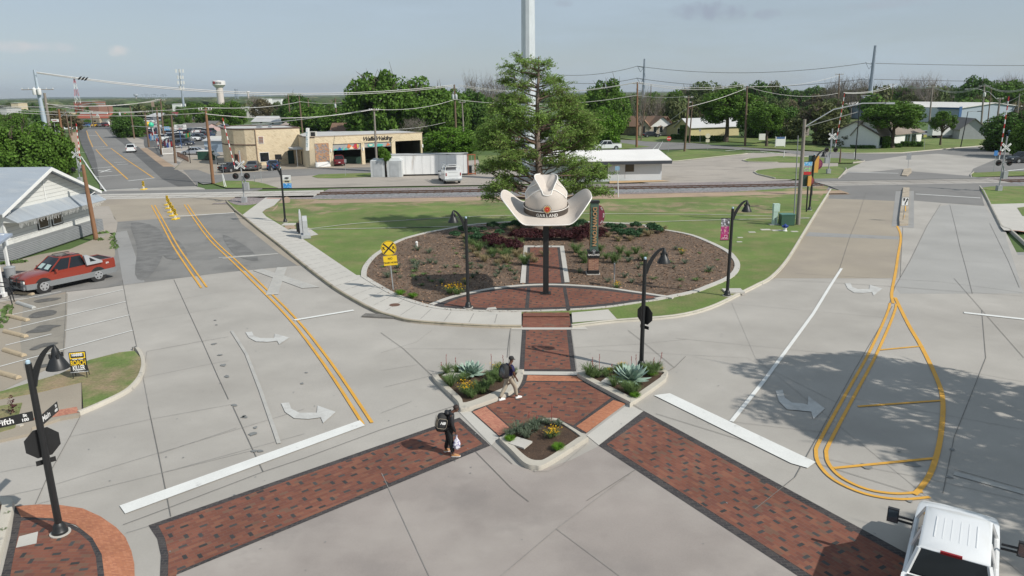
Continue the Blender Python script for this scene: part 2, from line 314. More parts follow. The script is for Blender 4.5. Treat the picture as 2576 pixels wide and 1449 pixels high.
def darkbricks(P,ang,z,sk=.06,bl=.21,f=1.0):
    b=MB(); xs_=[p[0] for p in P]; ys_=[p[1] for p in P]; rg=random.Random(len(P)*7+int(xs_[0]*10)); c,s_=math.cos(ang),math.sin(ang)
    n=int(max(max(xs_)-min(xs_),max(ys_)-min(ys_))/.4/f)+4; cx,cy=(min(xs_)+max(xs_))/2,(min(ys_)+max(ys_))/2
    for j in range(-n,n):
        for i in range(-n-abs(j),n+abs(j)):
            u=.33*i-.16*j; v=-.28*i-.47*j; u,v=round(u/.105)*.105*f,round(v/.105)*.105*f; x=cx+u*c-v*s_; y=cy+u*s_+v*c
            if rg.random()<.1 or not inside(x,y,P): continue
            a,w2=(bl/2,bl/4) if j%2==0 else (bl/4,bl/2); q=[(x+p*c-r_*s_,y+p*s_+r_*c) for p,r_ in ((-a,-w2),(a,-w2),(a,w2),(-a,w2))]
            if all(inside(k[0],k[1],P) for k in q): b.add([(k[0],k[1],z) for k in q],[(0,1,2,3)])
    return struct(b.build('paver_pattern',dkb))
# ---------------------------------------------------------------- ground sheets
def sheet(name,pts,m,z=None,dens=None):
    b=MB(); P=[Vector(p) for p in pts]
    if z is not None: P=[Vector((p.x,p.y,z)) for p in P]
    return struct(b.flat(P).build(name,m))
gb=MB(); gb.face([(-9000,-300,-.12),(9000,-300,-.12),(9000,16000,-.12),(-9000,16000,-.12)]); struct(gb.build('ground',grassfar))
def slab(name,s,m,z):
    P=gs(s,z); b=MB(); b.prism([(p.x,p.y) for p in P],-.05,z,bottom=False); return struct(b.build(name,m))
def S(name,s,m,z,sm=0,extra=None):
    P=gs(s,z)
    if sm: P=smooth(P,sm,True)
    return sheet(name,P,m)
# near intersection and both roads up to the railway
sheet('road',[(-80,-20,0),(80,-20,0),(80,52,0),(-80,52,0)],concdark,-.02)
sheet('road_concrete',[(-70,-19,0),(79,-19,0),(79,51,0),(-70,51,0)],conc,-.008)
d1=(g('M',925,975)-g('L',1430,1448)).normalized(); 
fgp=[g('L',1430,1448)-d1*14,g('L',1430,1448),g('M',925,975),g('M',1110,1130),g('M',1300,1195),g('M',1600,1100),g('M',1840,978),g('M',1840,978)+Vector((5.08,-8.71,0))*1.9,Vector((10,-10,0)),Vector((-18,-10,0))]
sheet('road_foreground',fgp,concpink,-.002)
S('road_left_asphalt','Y 295,558 446,547 590,535 607,562 645,592 703,638 748,668 575,684 437,701 366,710 309,717 268,724 166,734 20,752 60,690 275,660 292,600',asph,.0)
S('road_left_apron','Y 262,499 266,520 280,535 290,550 295,558 446,547 590,535 582,520 568,508 500,491',concwarm,.002)
S('road_left_gutter','Y 590,535 607,562 645,592 703,638 748,668 775,665 700,610 640,560 600,530',concwarm,.003)
S('road_left_strip','Y 288,585 319,580 340,640 364,710 310,717 300,650',concdark,.004)
S('parking_lot','Y 0,760 166,734 162,800 158,860 158,910 0,985 -300,1060 -300,760',concwarm,.002)
S('parking_lot_stain','Y 60,755 170,738 168,800 165,850 160,905 60,930 50,850',mat('concrete_warm_worn',(.27,.245,.205),.85,.15,.6,16,.1,spots=[((.17,.155,.135),.9,.52,.75)]),.0045)
S('parking_pad','Y 20,745 60,690 130,665 210,640 270,600 290,600 292,650 310,717 166,734 100,750',asph,.006)
S('yard_concrete','Y -60,720 20,660 100,640 175,627 240,600 262,580 285,592 290,640 270,680 160,690 60,700 20,740',concwarm,.008)
# right road
S('road_right_concrete','Y 2095,470 2470,470 2560,640 2640,800 2640,1500 1900,900 1840,760 1950,700 2020,590',conc,.0)
S('road_right_lane_warm','Y 2090,480 2258,478 2262,560 2268,640 2258,700 1945,700 1985,640',concwarm,.004)
S('road_right_lane_grey','J 1620,470 1740,440 2130,465 2350,740 2560,1400 2576,1448 1180,1448 1120,1370 1290,1090 1490,680',concgrey,.003)
S('road_right_asphalt','J 430,240 500,200 2020,190 2080,260 2130,460 1700,430 1340,400 1110,405 780,390 370,378',asphl,.006)
S('road_patch_grey','J 150,755 1165,805 1165,838 110,800',concdark,.008)
S('road_far_right','E 490,1420 570,1340 770,1250 560,1260 430,1240 -200,1130 -900,1100 -1500,1115 -2400,1090 -3000,1040 -4200,980 -4200,940 -2200,1005 -1500,1010 -700,1080 0,1125 700,1160 1200,1155 1800,1100 2300,1060 2576,1030 2900,990 2900,1400 2000,1370 1960,1400 2010,1500 1990,1560 470,1560',asphl,.005)
S('road_far_right_concrete','E 570,1340 780,1245 830,1240 1200,1185 1600,1160 1900,1185 2300,1205 2000,1330 1970,1400 2010,1480 1300,1370 1200,1330 600,1390 500,1400',conc,.01,0)
S('road_far_right_asphalt','E 500,1440 600,1360 1160,1385 1260,1340 1330,1360 1980,1410 2020,1460 2010,1500 500,1500',asphl,.014)
# railway corridor
def railp(x,dy=0,z=0): return Vector((x,89.15+.0575*x+dy,z))
def band(name,m,x0,x1,d0,d1,z,zn=None):
    n=40; P=[railp(x0+(x1-x0)*i/n,d0,z) for i in range(n+1)]; Q_=[railp(x0+(x1-x0)*i/n,d1,z if zn is None else zn) for i in range(n+1)]
    b=MB(); b.add(P+Q_,[(i,i+1,n+2+i,n+1+i) for i in range(n)])
    if 'crossing' in name:
        for i in (0,n): b.add([P[i],Q_[i],Q_[i]*1-Vector((0,0,Q_[i].z+.1)),P[i]*1-Vector((0,0,P[i].z+.1))],[(0,1,2,3)])
    return struct(b.build(name,m))
band('dirt_strip',tan,-23.5,38.5,-8.2,-2.4,.03)
band('dirt_strip',tan,59,140,-8,-2.4,.03)
for x0,x1 in ((-23,38.6),(61.5,400),(-400,-57)):
    band('ballast_bed',ballast,x0,x1,-4.6,5.2,.05)
    band('ballast_near',ballastg,x0,x1,-3.4,-1.5,.055,.12); band('ballast_near',ballastg,x0,x1,-1.5,1.5,.12); band('ballast_far',ballast,x0,x1,1.5,4.4,.12,.055)
band('ballast_bed',ballast,-33,-23,-6.5,-2.1,.045)
band('crossing_concrete',conclight,-60,-23,-2.2,2.6,.235); band('crossing_concrete',conc,38.6,61.5,-2.2,2.3,.235)
for x0 in (-60,38.6):
    x1=-23 if x0<0 else 61.5
    band('crossing_approach',concwarm if x0<0 else asphl,x0,x1-(9 if x0<0 else 0),-6.5,-2.2,.008,.231); band('crossing_approach',asphl,x0,x1-(9 if x0<0 else 0),2.6,7.5,.231,.012)
jb=MB()
for x0,x1 in ((-60,-23),(38.6,61.5)):
    for d in (-1.55,-.62,.62,1.55): jb.strip([railp(x0,d,.238),railp(x1,d,.238)],.07)
    x=x0+1.2
    while x<x1:
        jb.strip([railp(x,-2.1,.239),railp(x+.6,2.2,.239)],.05); x+=2.45
struct(jb.build('crossing_joint',tar))
rust=mat('rail_rust',(.14,.075,.05),.7,.2,3,30,.2); railtop=mat('rail_worn_steel',(.36,.30,.27),.4,.1,3,20,.1,metal=.7)
for d in (-.75,.75):
    b=MB(); n=60; 
    for (y0,y1,z0,z1) in ((-.07,.07,.09,.12),(-.012,.012,.12,.21),(-.037,.037,.21,.25)):
        pr=[]; 
        for i in range(n+1):
            x=-400+800*i/n; c_=railp(x,d); pr.append([(c_.x,c_.y+y0,z0),(c_.x,c_.y+y1,z0),(c_.x,c_.y+y1,z1),(c_.x,c_.y+y0,z1)])
        b.loft(pr,m=0)
    o=b.build('rail',rust); tag(o,'rusty steel rail, the one '+('nearer to the lawn' if d<0 else 'farther from the lawn, beside the gravel lot'),'rail','rails of the railway track')
    sh=MB(); sh.strip([railp(-400,d,.253),railp(400,d,.253)],.03); sh.build('rail_head',railtop,o)
tie=mat('tie_wood',(.10,.075,.06),.9,.2,2,20,.2); tb=MB(); x=-90
tm=None
while x<140:
    if not(-59<x<-23.5 or 39<x<61):
        if tm is None or True:
            c_=railp(x,0,.085); 
            if tm is None:
                b=MB(); b.box((0,0,0),(.24,2.6,.10),0); tm=b.build('railway_tie',tie); tag(tm,'dark wooden tie in the ballast under the rails','railway tie','railway ties under the rails'); tm.location=c_
            elif -55<c_.x<110: 
                t_=tm.copy(); t_.location=c_; COL.objects.link(t_)
    x+=1.05
# beyond the railway
S('gravel_lot','G -60,185 130,205 260,258 850,262 H 0,236 1200,219 I 0,155 580,218 2000,172 2150,150 J 60,135 D 2576,1440 2576,1160 1490,1150 1330,1180 700,1230 -200,1260 C 1500,1230 1000,1210 0,1300 B 2000,1270 1200,1260 400,1250 A 2500,1190 2280,1190 1960,1340 F 2200,235',apron,-.006)
S('street_south','F 2230,240 1960,-60 A 2400,1400 2576,1375 B 300,1370 900,1340 1300,1325 1900,1310 2300,1320 2300,1385 1900,1385 1300,1400 900,1420 640,1440 G 0,215 -60,190',asphl,.006)
S('yard_tan','A 1960,1340 2100,1200 2280,1190 2576,1180 B 230,1180 600,1240 1150,1290 1500,1290 1900,1260 1900,1310 1500,1325 1000,1330 400,1380 100,1400 -60,1340',concwarm,.01)
# left road beyond the crossing
S('road_far_left','F 1190,290 1200,275 A 1080,1420 975,1180 915,1050 880,930 890,895 960,870 1060,855 1350,845 1700,840 1700,856 1420,868 1320,890 1380,940 1460,1020 1600,1110 1780,1210 2100,1400 F 2230,250 2260,300 2200,320',asphd,.003)
S('road_far_left_lane','F 1130,270 1095,0 A 1095,1290 1060,1150 985,980 970,905 990,885 1200,885 1270,960 1380,1040 1600,1240 1830,1448 F 2020,250 2000,255',asphl,.0085)
S('road_far_left_concrete','F 1200,318 1190,280 1550,265 1970,245 2200,238 2300,262 2350,300',conc,.012)
S('lot_far_left','A 2100,1400 1780,1210 1600,1110 1460,1020 1330,900 1700,850 2300,850 2576,900 2576,1170 2280,1190 2100,1200 1950,1340',apron,-.003)
S('lot_far_left_asphalt','A 1640,1095 1760,1085 2300,1090 2350,1000 2280,900 1500,860 1460,960 1620,1000 1620,1060',asphd,.004)
S('lot_verge_asphalt','A 1650,1095 1820,1090 1840,1190 1760,1200',asphd,.012)
S('verge_far_left','A 800,1280 870,1300 905,1050 860,905 800,930 760,1030 740,1200',tan,.0)
S('sidewalk_right_verge','O 440,1010 600,990 1100,1340 1300,1448 1000,1448 800,1300',tan,.016)
S('yard_gravel','F 1040,390 1190,378 1290,600 1325,640 1310,760 1240,765 1100,850 1040,700',apron,.012)
# lawns beyond the railway
lawns=[('G 120,210 240,175 560,180 700,210 850,258 260,255','near the crossing lights'),
 ('G 1225,128 1300,105 1900,85 1900,130 1500,148 1290,145','in front of the workshop'),
 ('D 640,1150 850,1110 1500,1150 1560,1160 1330,1185 760,1245 640,1250','strip'),
 ('D 1490,1235 1560,1215 1900,1185 2576,1210 E 430,1208 700,1225 765,1248 640,1262 0,1262 D 2300,1265 1560,1250','strip'),
 ('D 1625,1370 1660,1345 1900,1320 2576,1300 E 480,1305 555,1330 560,1345 500,1420 470,1448 D 2100,1448 1850,1440 1680,1400','strip'),
 ('C 800,1180 1300,1170 1300,1350 1250,1360 1100,1330 850,1370','strip'),
 ('C 2000,1040 2200,1000 2576,1060 D 460,1080 120,1110 C 1400,1120 1300,1060','strip'),
 ('D -300,930 250,990 640,960 1700,960 2240,955 2240,975 1900,1000 1640,1040 1320,1020 1000,1040 400,1020','strip'),
 ('D 1380,1080 1700,1040 2200,1010 E 0,1010 500,1060 1200,1060 1450,990 2250,980 2330,1010 2300,1055 1800,1095 1200,1150 600,1155 0,1110','strip'),
 ('E 2000,1375 2300,1360 2800,1355 J 2800,110 2000,135 1985,100','strip'),
 ('J 2085,255 2200,240 2800,235 2800,440 2200,440','strip')]
for i_,(s_,n_) in enumerate(lawns): S('lawn',s_,grass,.022+i_*.0012)
# ---------------------------------------------------------------- central island
def curb(name,pts,w_=.16,h=.14,m=None,z0=-.1,side=1):
    b=MB(); P=[Vector((p.x,p.y,0)) for p in pts]; rings=[]
    for i,p in enumerate(P):
        t=(P[min(i+1,len(P)-1)]-P[max(i-1,0)]).normalized(); n=Vector((-t.y,t.x,0))*side
        rings.append([p+Vector((0,0,z0)),p+n*.02+Vector((0,0,h-.02)),p+n*.045+Vector((0,0,h)),p+n*w_+Vector((0,0,h)),p+n*w_+Vector((0,0,z0))])
    b.loft(rings,closed=False); return struct(b.build(name,m or curbm,smooth=50))
ZI=.12
left_curb=smooth(gs('G 240,400 350,515 455,600 620,735 820,890 1100,1120 1330,1300 1540,1448 Y 935,783 985,800 1035,812 1130,820 1225,825 1285,826 1312,826',0),4)
right_curb=smooth(gs('Y 1440,825 1550,812 1700,800 1790,778 1860,745 1910,720 1945,700 1985,655 2030,580 2060,530 2092,478',0),4)
isl=left_curb+gs('Y 1312,795 1440,795',0)+right_curb+[railp(38.6,-6.5,0),railp(20,-6.5),railp(0,-6.5),railp(-15,-6.5),railp(-22,-6.5),railp(-30,-7)]
b=MB(); b.flat([Vector((p.x,p.y,ZI)) for p in isl]); b.build('lawn',grass)['kind']='structure'
curb('curb',left_curb,.16,.15,curbdirty); curb('curb',right_curb,.18,.15,curbm)
sheet('lawn_patchy',gs('G 890,400 1000,395 1500,395 2576,395 H 0,395 1200,400 2100,400 I 0,350 700,330 1300,320 2480,240 2420,320 2350,420 2200,400 1500,370 0,380 H 2000,430 1500,470 G 2576,470 2000,480 1400,560 1100,620 1000,700 960,740 700,560 660,525'),grassp,ZI+.004)
sheet('lawn_patchy',gs('I 0,430 500,440 1000,430 1800,470 1850,560 1000,545 0,540 H 2100,545 1400,545 1500,500'),grassp,ZI+.006)
sheet('dirt_edge',[railp(-22,-8.1),railp(-10,-8.3),railp(5,-8),railp(12,-9.2),railp(22,-8.4),railp(33,-8.0),railp(38.4,-8),railp(38.5,-5.5),railp(10,-5.5),railp(-22,-5.5)],tan,ZI+.009)
sheet('dirt_edge',smooth(gs('h 990,1010 1087,1010 1087,1100 900,1110 870,1180 780,1250'),3,True),tan,ZI+.01)
S('lawn_bare_patch','c 0,1000 60,900 240,920 330,980 220,1060 80,1060',tan,ZI+.01,3)
S('gravel_pad','G 280,385 440,360 700,380 620,430 480,452 350,440',ballast,ZI+.012,3)
side=gs('G 705,378 885,380 Y 690,520 668,530 660,537 670,548 725,581 777,577 801,594 758,602 850,665 897,697 905,697 945,722 1000,750 1090,777 1200,786 1312,790')
_lc=[]
for i in range(len(left_curb)):
    q_=left_curb[i]
    if q_.y<72.5: t_=(left_curb[min(i+1,len(left_curb)-1)]-left_curb[i-1]).normalized(); _lc.append(Vector((q_.x-t_.y*.17,q_.y+t_.x*.17,0)))
side=side+_lc[::-1]
sheet('sidewalk',side,conclight,ZI+.016)
sheet('sidewalk',gs('Y 1438,787 1530,779 1552,803 1440,812',ZI),conclight,ZI+.016)
S('sidewalk_ramp_band','G 705,376 885,378 870,372 730,370',bkp,ZI+.02)
jl=MB()
cl=[ (g('G',425,540,ZI),g('G',660,520,ZI)) ]
inner=smooth(gs('Y 663,545 725,584 758,603 850,666 897,698 945,724 1000,752 1090,779 1200,788 1310,792',ZI+.018),4); outer=smooth(gs('G 470,592 620,715 820,872 1100,1105 1330,1285 Y 893,747 940,768 990,788 1035,799 1130,808 1225,812 1310,812',ZI+.018),4)
def along(P,t):
    L=[0]; 
    for i in range(len(P)-1): L.append(L[-1]+(P[i+1]-P[i]).length)
    d=t*L[-1]
    for i in range(len(P)-1):
        if L[i+1]>=d: return P[i].lerp(P[i+1],(d-L[i])/max(1e-6,L[i+1]-L[i]))
    return P[-1]
for t in [i/34 for i in range(1,34)]:
    a_,b_=along(inner,t),along(outer,t)
    for u in ((0,.28),(.36,.64),(.72,1)) if t<.85 else ((0,1),): jl.strip([a_.lerp(b_,u[0]),a_.lerp(b_,u[1])],.035,.003)
struct(jl.build('sidewalk_joint',jointf))
# long thin white edging lines across the lawn
for nm,s_ in (('a','G 1190,718 1420,690 1800,650 2576,602 H 0,615 700,580 1200,565 1700,548 I 0,547 900,552 1700,570 2200,590 2260,592'),('b','G 1190,722 1700,714 2576,698 H 0,703 580,688 1500,665 1900,650 2400,648 I 80,650 900,625 1500,610 2000,603 2250,598')):
    b=MB(); P=smooth(gs(s_,ZI+.05),4); b.strip(P,.16); q=[Vector((p.x,p.y,0)) for p in P]; o=struct(b.build('edging_strip',conclight))
ring=smooth(gs('Y 908,697 910,680 920,662 945,638 1000,606 1060,588 1122,576 1180,566 1270,559 1370,556 1480,558 1560,562 1645,569 I 440,700 850,770 1050,830 1330,960 1440,1060 1472,1140 1440,1220 1350,1290 1150,1375 950,1446 Y 1655,756',ZI),4)
S2=smooth(gs('Y 1655,756 1600,764 1530,774 1440,781 1315,785 1200,784 1090,776 1000,749 945,720 908,697',ZI),4)
sheet('mulch_bed',ring+S2,mulch,ZI+.022)
def raised(name,P,w_,h,m,off=0):
    b=MB(); P=[Vector((p.x,p.y,0)) for p in P]; rings=[]
    for i,p in enumerate(P):
        t=(P[min(i+1,len(P)-1)]-P[max(i-1,0)]).normalized(); n=Vector((-t.y,t.x,0)); a=p+n*(off-w_/2); c_=p+n*(off+w_/2)
        rings.append([a,a+Vector((0,0,h)),c_+Vector((0,0,h)),c_])
    b.loft(rings,closed=False); return struct(b.build(name,m))
raised('bed_edging',ring,.36,ZI+.065,conclight,-.18); raised('bed_edging',S2,.34,ZI+.045,conclight,-.17)
top_arc=smooth(gs('Y 1080,768 1150,744 1260,724 1375,717 1500,723 1600,736 1695,750',ZI),5)
cres=top_arc+smooth(gs('Y 1655,754 1600,761 1530,771 1440,778 1315,782 1200,781 1110,775',ZI),4)
sheet('plaza_border',cres,bkd,ZI+.055)
inn=smooth(gs('Y 1118,768 1180,746 1270,731 1375,725 1490,731 1590,742 1650,750 1590,757 1530,765 1440,773 1315,777 1200,776 1140,772',ZI),3,True)
sheet('brick_plaza_crescent',inn,bk0,ZI+.06)
darkbricks(inn,0,ZI+.062)
raised('bed_edging',top_arc,.30,ZI+.085,conclight,-.13)
for s_ in ('Y 1326,724 1334,724 1330,779 1320,779','Y 1416,724 1424,724 1435,779 1425,779'): S('plaza_band',s_,bkd,ZI+.065)
S('utility_cover','Y 1227,774 1247,772 1250,778 1222,780',conclight,ZI+.07)
W_=gs('H 1325,916 1775,918 1840,1332 1283,1342',ZI); sheet('walk_edging',W_,conclight,ZI+.07)
S('walk_border','H 1366,925 1730,925 1786,1332 1343,1337',bkd,ZI+.075); S('brick_walk','H 1396,928 1700,928 1745,1325 1378,1331',bk0,ZI+.08)
darkbricks(gs('H 1396,928 1700,928 1745,1325 1378,1331'),0,ZI+.082)
# ramp through the kerb, walk across the road
r0=gs('Y 1316,795 1432,795',.0); r1=gs('Y 1314,825 1436,825',0)
b=MB(); b.face([(r1[0].x,r1[0].y,.012),(r1[1].x,r1[1].y,.012),(r0[1].x,r0[1].y,ZI+.03),(r0[0].x,r0[0].y,ZI+.03)]); struct(b.build('brick_ramp',bk0))
for s_ in ('Y 1316,786 1432,786 1433,796 1315,796',): S('ramp_border',s_,bk0,ZI+.035)
S('walk_crossband','Y 1290,820 1470,820 1480,829 1285,829',conclight,.014)
S('crossing_border','M 1195,-12 1603,-12 1650,348 1170,346',bkd,.006); S('brick_crossing','M 1228,-12 1568,-12 1603,330 1211,330',bk0,.011)
darkbricks(gs('M 1228,-12 1568,-12 1603,330 1211,330'),0,.0125)
darkbricks(gs('M 1230,438 1712,442 1945,572 1625,805 1480,745 1110,832 895,640 1010,595 1120,550 1190,490'),R(-20),.0145)
S('walk_crossband','M 1200,347 1655,350 1665,380 1198,375',conclight,.013)
S('plaza_border','M 1200,376 1662,384 2080,610 1735,872 1480,820 1000,905 760,692 830,640 960,575 1130,520 1175,450',bkd,.007)
S('brick_plaza','M 1230,438 1712,442 1945,572 1625,805 1480,745 1110,832 895,640 1010,595 1120,550 1190,490',bk45,.013)
S('ramp_tactile','M 1240,380 1660,388 1708,432 1228,428',bko,.014); S('ramp_tactile','M 1965,590 2068,622 1738,866 1650,812',bko,.014); S('ramp_tactile','M 775,690 885,645 1100,836 1000,890',bkp,.014)
S('apron_concrete','M 640,670 760,690 1000,905 935,972 ',conclight,.009); S('apron_concrete','M 2090,625 2215,685 1840,972 1740,890',conclight,.009)
# crosswalks
U=gs('L 1255,1005 M 665,738',0); V_=gs('M 925,975 L 1430,1448',0)
dv=(V_[1]-V_[0]).normalized(); 
S('crosswalk_border','L 1255,1005 M 665,738 925,975 L 1430,1448 1350,1600 1352,1448 1360,1260 1330,1120',bkd,.006)
sheet('brick_crosswalk',gs('L 1340,1012 M 650,775 860,965 L 1500,1400 1440,1600 1420,1448 1425,1260 1395,1120'),bkL,.011)
dR=Vector((5.08,-8.71,0)).normalized(); A0=g('M',2222,683); B0=g('M',1840,976); nR=Vector((-dR.y,dR.x,0))
sheet('crosswalk_border',[A0,A0+dR*16,B0+dR*17,B0],bkd,.006)
e_=.27; sheet('brick_crosswalk',[A0+dR*.35-nR*-.0+(B0-A0).normalized()*.3,A0+dR*16+(B0-A0).normalized()*.3,B0+dR*16+(A0-B0).normalized()*.3,B0+dR*.2+(A0-B0).normalized()*.3],bkR,.011)
darkbricks(gs('L 1340,1012 M 650,775 860,965 L 1500,1400 1440,1600 1420,1448 1425,1260 1395,1120'),ANL,.0125)
nB=(B0-A0).normalized()*.3; darkbricks([A0+dR*.35+nB,A0+dR*16+nB,B0+dR*16-nB,B0+dR*.2-nB],ANR,.0125)
darkbricks(gs('L 178,968 300,955 430,968 540,1000 670,1070 760,1150 810,1270 825,1420 820,1600 60,1600 100,1350 150,1100'),R(10),.0155)
# ---------------------------------------------------------------- planters
def planter(outer,inner,h,names):
    O=smooth(gs(outer,h),5,True); I_=smooth(gs(inner,h),5,True); b=MB(); n=len(O)
    b.loft([[Vector((p.x,p.y,-.05)) for p in O],[p-Vector((0,0,.03)) for p in O],[p.lerp(sum(O,Vector())/n,.006) for p in O]],cap=False)
    b.add([p.lerp(sum(O,Vector())/n,.006) for p in O]+I_,[(i,(i+1)%n,n+(i+1)%n,n+i) for i in range(n)])
    b.loft([I_,[Vector((p.x,p.y,h-.08)) for p in I_]],cap=False)
    t=tag(b.build('planter_curb',curbm,smooth=50),names,'kerb'); struct(t); del t['category']
    sheet('planter_soil',I_,soil,h-.05); return I_
planter('M 437,392 470,362 560,345 1150,331 1197,340 1195,390 1150,470 1040,545 700,660 640,590','M 490,388 520,362 600,352 1120,350 1150,360 1130,400 1100,450 1000,500 722,608 670,560',.16,'planter')
planter('M 1668,372 1700,352 1800,338 2370,330 2412,385 2380,430 2125,606 2095,600 1900,500','M 1730,372 1770,358 1850,352 2350,345 2368,385 2330,420 2125,560 2105,558 1930,470',.16,'planter')
planter('M 1003,915 1030,893 1150,830 1340,750 1480,742 1530,768 1735,893 1715,925 1400,1125 1300,1142 1210,1118 1100,1010','M 1050,905 1090,880 1200,825 1370,765 1475,757 1510,775 1675,885 1650,915 1415,1070 1330,1098 1240,1075 1130,980',.16,'planter')
# left grass island and pavements at the bottom left
gi=smooth(gs('Y 332,880 348,878 360,893 367,915 364,938 352,962 322,990 262,1020 203,1045',0),4)
curb('curb',gi,.17,.15,curbm,side=-1)
slab('grass_island','Y -60,1010 0,985 150,940 225,905 300,886 338,882 354,900 358,925 352,945 338,966 300,990 240,1018 210,1030 205,960 100,985 0,1003 -60,1015',grassp,.13)
slab('sidewalk_corner','Y -60,1015 0,1003 100,985 205,958 205,1032 198,1044 150,1052 80,1075 75,1090 -60,1120',concwarm,.10)
S('sidewalk_ramp_band','U 820,600 1460,490 1500,600 990,690 840,720',bkp,.106); S('sidewalk_ramp_band','U 440,750 720,690 720,720 430,790',bkp,.106)
slab('grass_corner','U -200,500 420,410 280,880 0,960 -200,990',grassp,.13)
curb('curb',gs('U -300,1010 0,955 150,920 300,893 380,925 ',0),.15,.15,curbm,side=1)
S('ramp_tactile','L 130,842 195,838 330,828 500,832 700,862 850,930 980,1020 1060,1105 1110,1220 1135,1330 1140,1500 890,1500 860,1250 780,1110 640,1000 440,945 180,935',bko,.012)
S('plaza_border','L 130,842 195,840 180,935 300,930 440,940 560,975 700,1045 800,1130 860,1245 895,1380 905,1600 -40,1600 20,1400 90,1100',bkd,.009)
S('brick_plaza','L 178,968 300,955 430,968 540,1000 670,1070 760,1150 810,1270 825,1420 820,1600 60,1600 100,1350 150,1100',bk0,.014)
S('utility_cover','L 165,1085 180,1100 320,1060 315,1140 295,1165 135,1195 150,1110',conclight,.022) if 0 else S('utility_cover','L 160,1100 322,1058 308,1158 135,1195',conclight,.022)
curb('planter_curb',gs('L 5,802 60,800 110,808 130,845 110,960 70,1100 20,1280 -40,1500',0),.3,.18,curbm,side=-1)
S('planter_soil','L -60,830 40,830 60,850 20,1000 -60,1200',soil,.15)
# ---------------------------------------------------------------- paint
PK=[0]
def paint(s_,m,z=.02,w_=None,sm=0,off=0,name='road_marking'):
    PK[0]+=1; z+=(PK[0]%9)*.0006; P=gs(s_,z); P=smooth(P,sm) if sm else P
    b=MB()
    if w_: b.strip(P,w_,0,0,off)
    else: b.flat(P)
    return struct(b.build(name,m))
for s_ in ('L 1010,838 Y 905,1057 918,1070 L 1058,906','Y 1645,994 1685,989 2052,1162 2032,1177 1990,1165'): paint(s_,white,.024)
for s_,w_ in (('Y 583,832 620,890 655,980 690,1080 702,1115',.14),('Y 2117,675 2088,720 2045,790 1990,865 1920,960 1840,1060',.16),('Y 445,544 590,535',.3),('Y 740,805 890,780',.25),('Y 2425,786 2580,803',.3),('J 1355,325 2085,370',.35),('E 585,1366 1160,1380',.35),('E 100,1190 320,1170',.4),('E 2390,1352 2900,1300',.4),('D 1310,1127 1490,1108',.3),('D 1530,1132 2010,1155',.2),('D 1600,1150 1930,1162',.25),('D 1700,1132 1930,1162',.25),('F 1190,280 1560,262',.25),('F 1180,272 1200,310',.2)): paint(s_,white if w_>.14 else faint,.022,w_)
for s_ in ('Y 550,648 697,638','Y 2400,1190 2580,1240 ','Y 560,650 700,638'): paint(s_,faint,.021,.28)
for s_ in ('Y 636,680 660,676 805,722 760,725','Y 697,672 722,672 700,740 668,742'): paint(s_,faint,.021)
for s_ in ('A 915,1190 1090,1448','F 970,-10 1200,305'): paint(s_,white,.026,.18)
for s_ in ('A 1020,1327 1275,1306','A 1075,1420 1380,1397','A 1440,1467 1745,1432','A 1080,1110 1250,1098','A 1050,1085 1210,1074','A 990,950 1110,958','A 1285,1258 1415,1253','A 1320,1280 1445,1276','A 915,1145 980,1140','A 1105,1350 1260,1360','A 1130,1370 1240,1335'): paint(s_,white,.024,.35)
for s_ in ('A 1080,1112 1170,1210 1300,1320 1440,1448','F 1270,10 1440,160','A 1250,1098 1400,1210 1580,1330 1730,1432','A 1075,905 1130,980 1210,1074','A 975,900 1000,980 1045,1085'): paint(s_,yellow,.024,.18)
yl=smooth(gs('Y 462,505 485,540 530,600 590,657 640,705 735,800 825,915 925,1065',.022),4)
for o_ in (.12,-.12):
    b=MB(); b.strip(yl,.12,0,0,o_*1.35); struct(b.build('road_marking',yellow))
y2=smooth(gs('F 2060,395 1960,385 1800,400 1735,425 1730,460 1830,640 1960,880 2090,1080 2300,1378',.022),4)
for o_ in (.12,-.12):
    b=MB(); b.strip(y2,.12,0,0,o_*1.35); struct(b.build('road_marking',yellow))
yr=smooth(gs('J 1145,685 1180,760 1187,850 1160,1000 1130,1200 1085,1448 Y 2245,775 2200,880 2140,990 2075,1110 2066,1140 2075,1170 2110,1205 2180,1236 2260,1248 2330,1243',.022),4)
yr1=[p for p in yr if p.y>38.5]; yr2=[p for p in yr if p.y<=39.5]
b=MB(); b.strip(yr1,.16); struct(b.build('road_marking',yellow))
for o_ in (.13,-.13):
    b=MB(); b.strip(yr2,.12,0,0,o_*1.2); struct(b.build('road_marking',yellow))
yb=smooth(gs('Y 2252,748 2285,815 2320,875 2358,955 2372,1010 2366,1100 2345,1180 2318,1225 2300,1243',.0225),4)
b=MB(); b.strip(yb,.17); struct(b.build('road_marking',yellow))
for s_ in ('Y 2212,880 2320,870','Y 2158,1022 2366,1007','Y 2098,1177 2352,1152'): paint(s_,yellow,.023,.13)
# turn arrows
ar=[(-68,-22),(-48,-24),(-42,-8),(-22,2),(10,2),(22,2),(24,-16),(70,0),(38,28),(32,14),(0,18),(-35,16),(-58,0)]
for (cx,cy,sx,sy,sk) in ((775,1036,1,1,0),(672,849,.8,.62,0),(2172,726,.68,.62,.0),(2012,1010,.9,1.25,.25)):
    P=[g('Y',cx+x*sx,cy+y*sy+(x*sk if x>0 else 0),.0215) for x,y in ar]
    b=MB(); b.flat(P); struct(b.build('road_marking',mid))
for s_ in ('K 200,235 690,135','K 130,398 1385,115','K 95,562 1420,248','K 60,742 580,615','K 730,575 1460,400','K 0,980 1495,573','K -300,1050 0,980'): paint(s_,white,.02,.09,name='parking_line')
for s_ in ('J 1240,455 1240,520','J 1225,560 1215,610'): paint(s_,yellow,.19,.1)
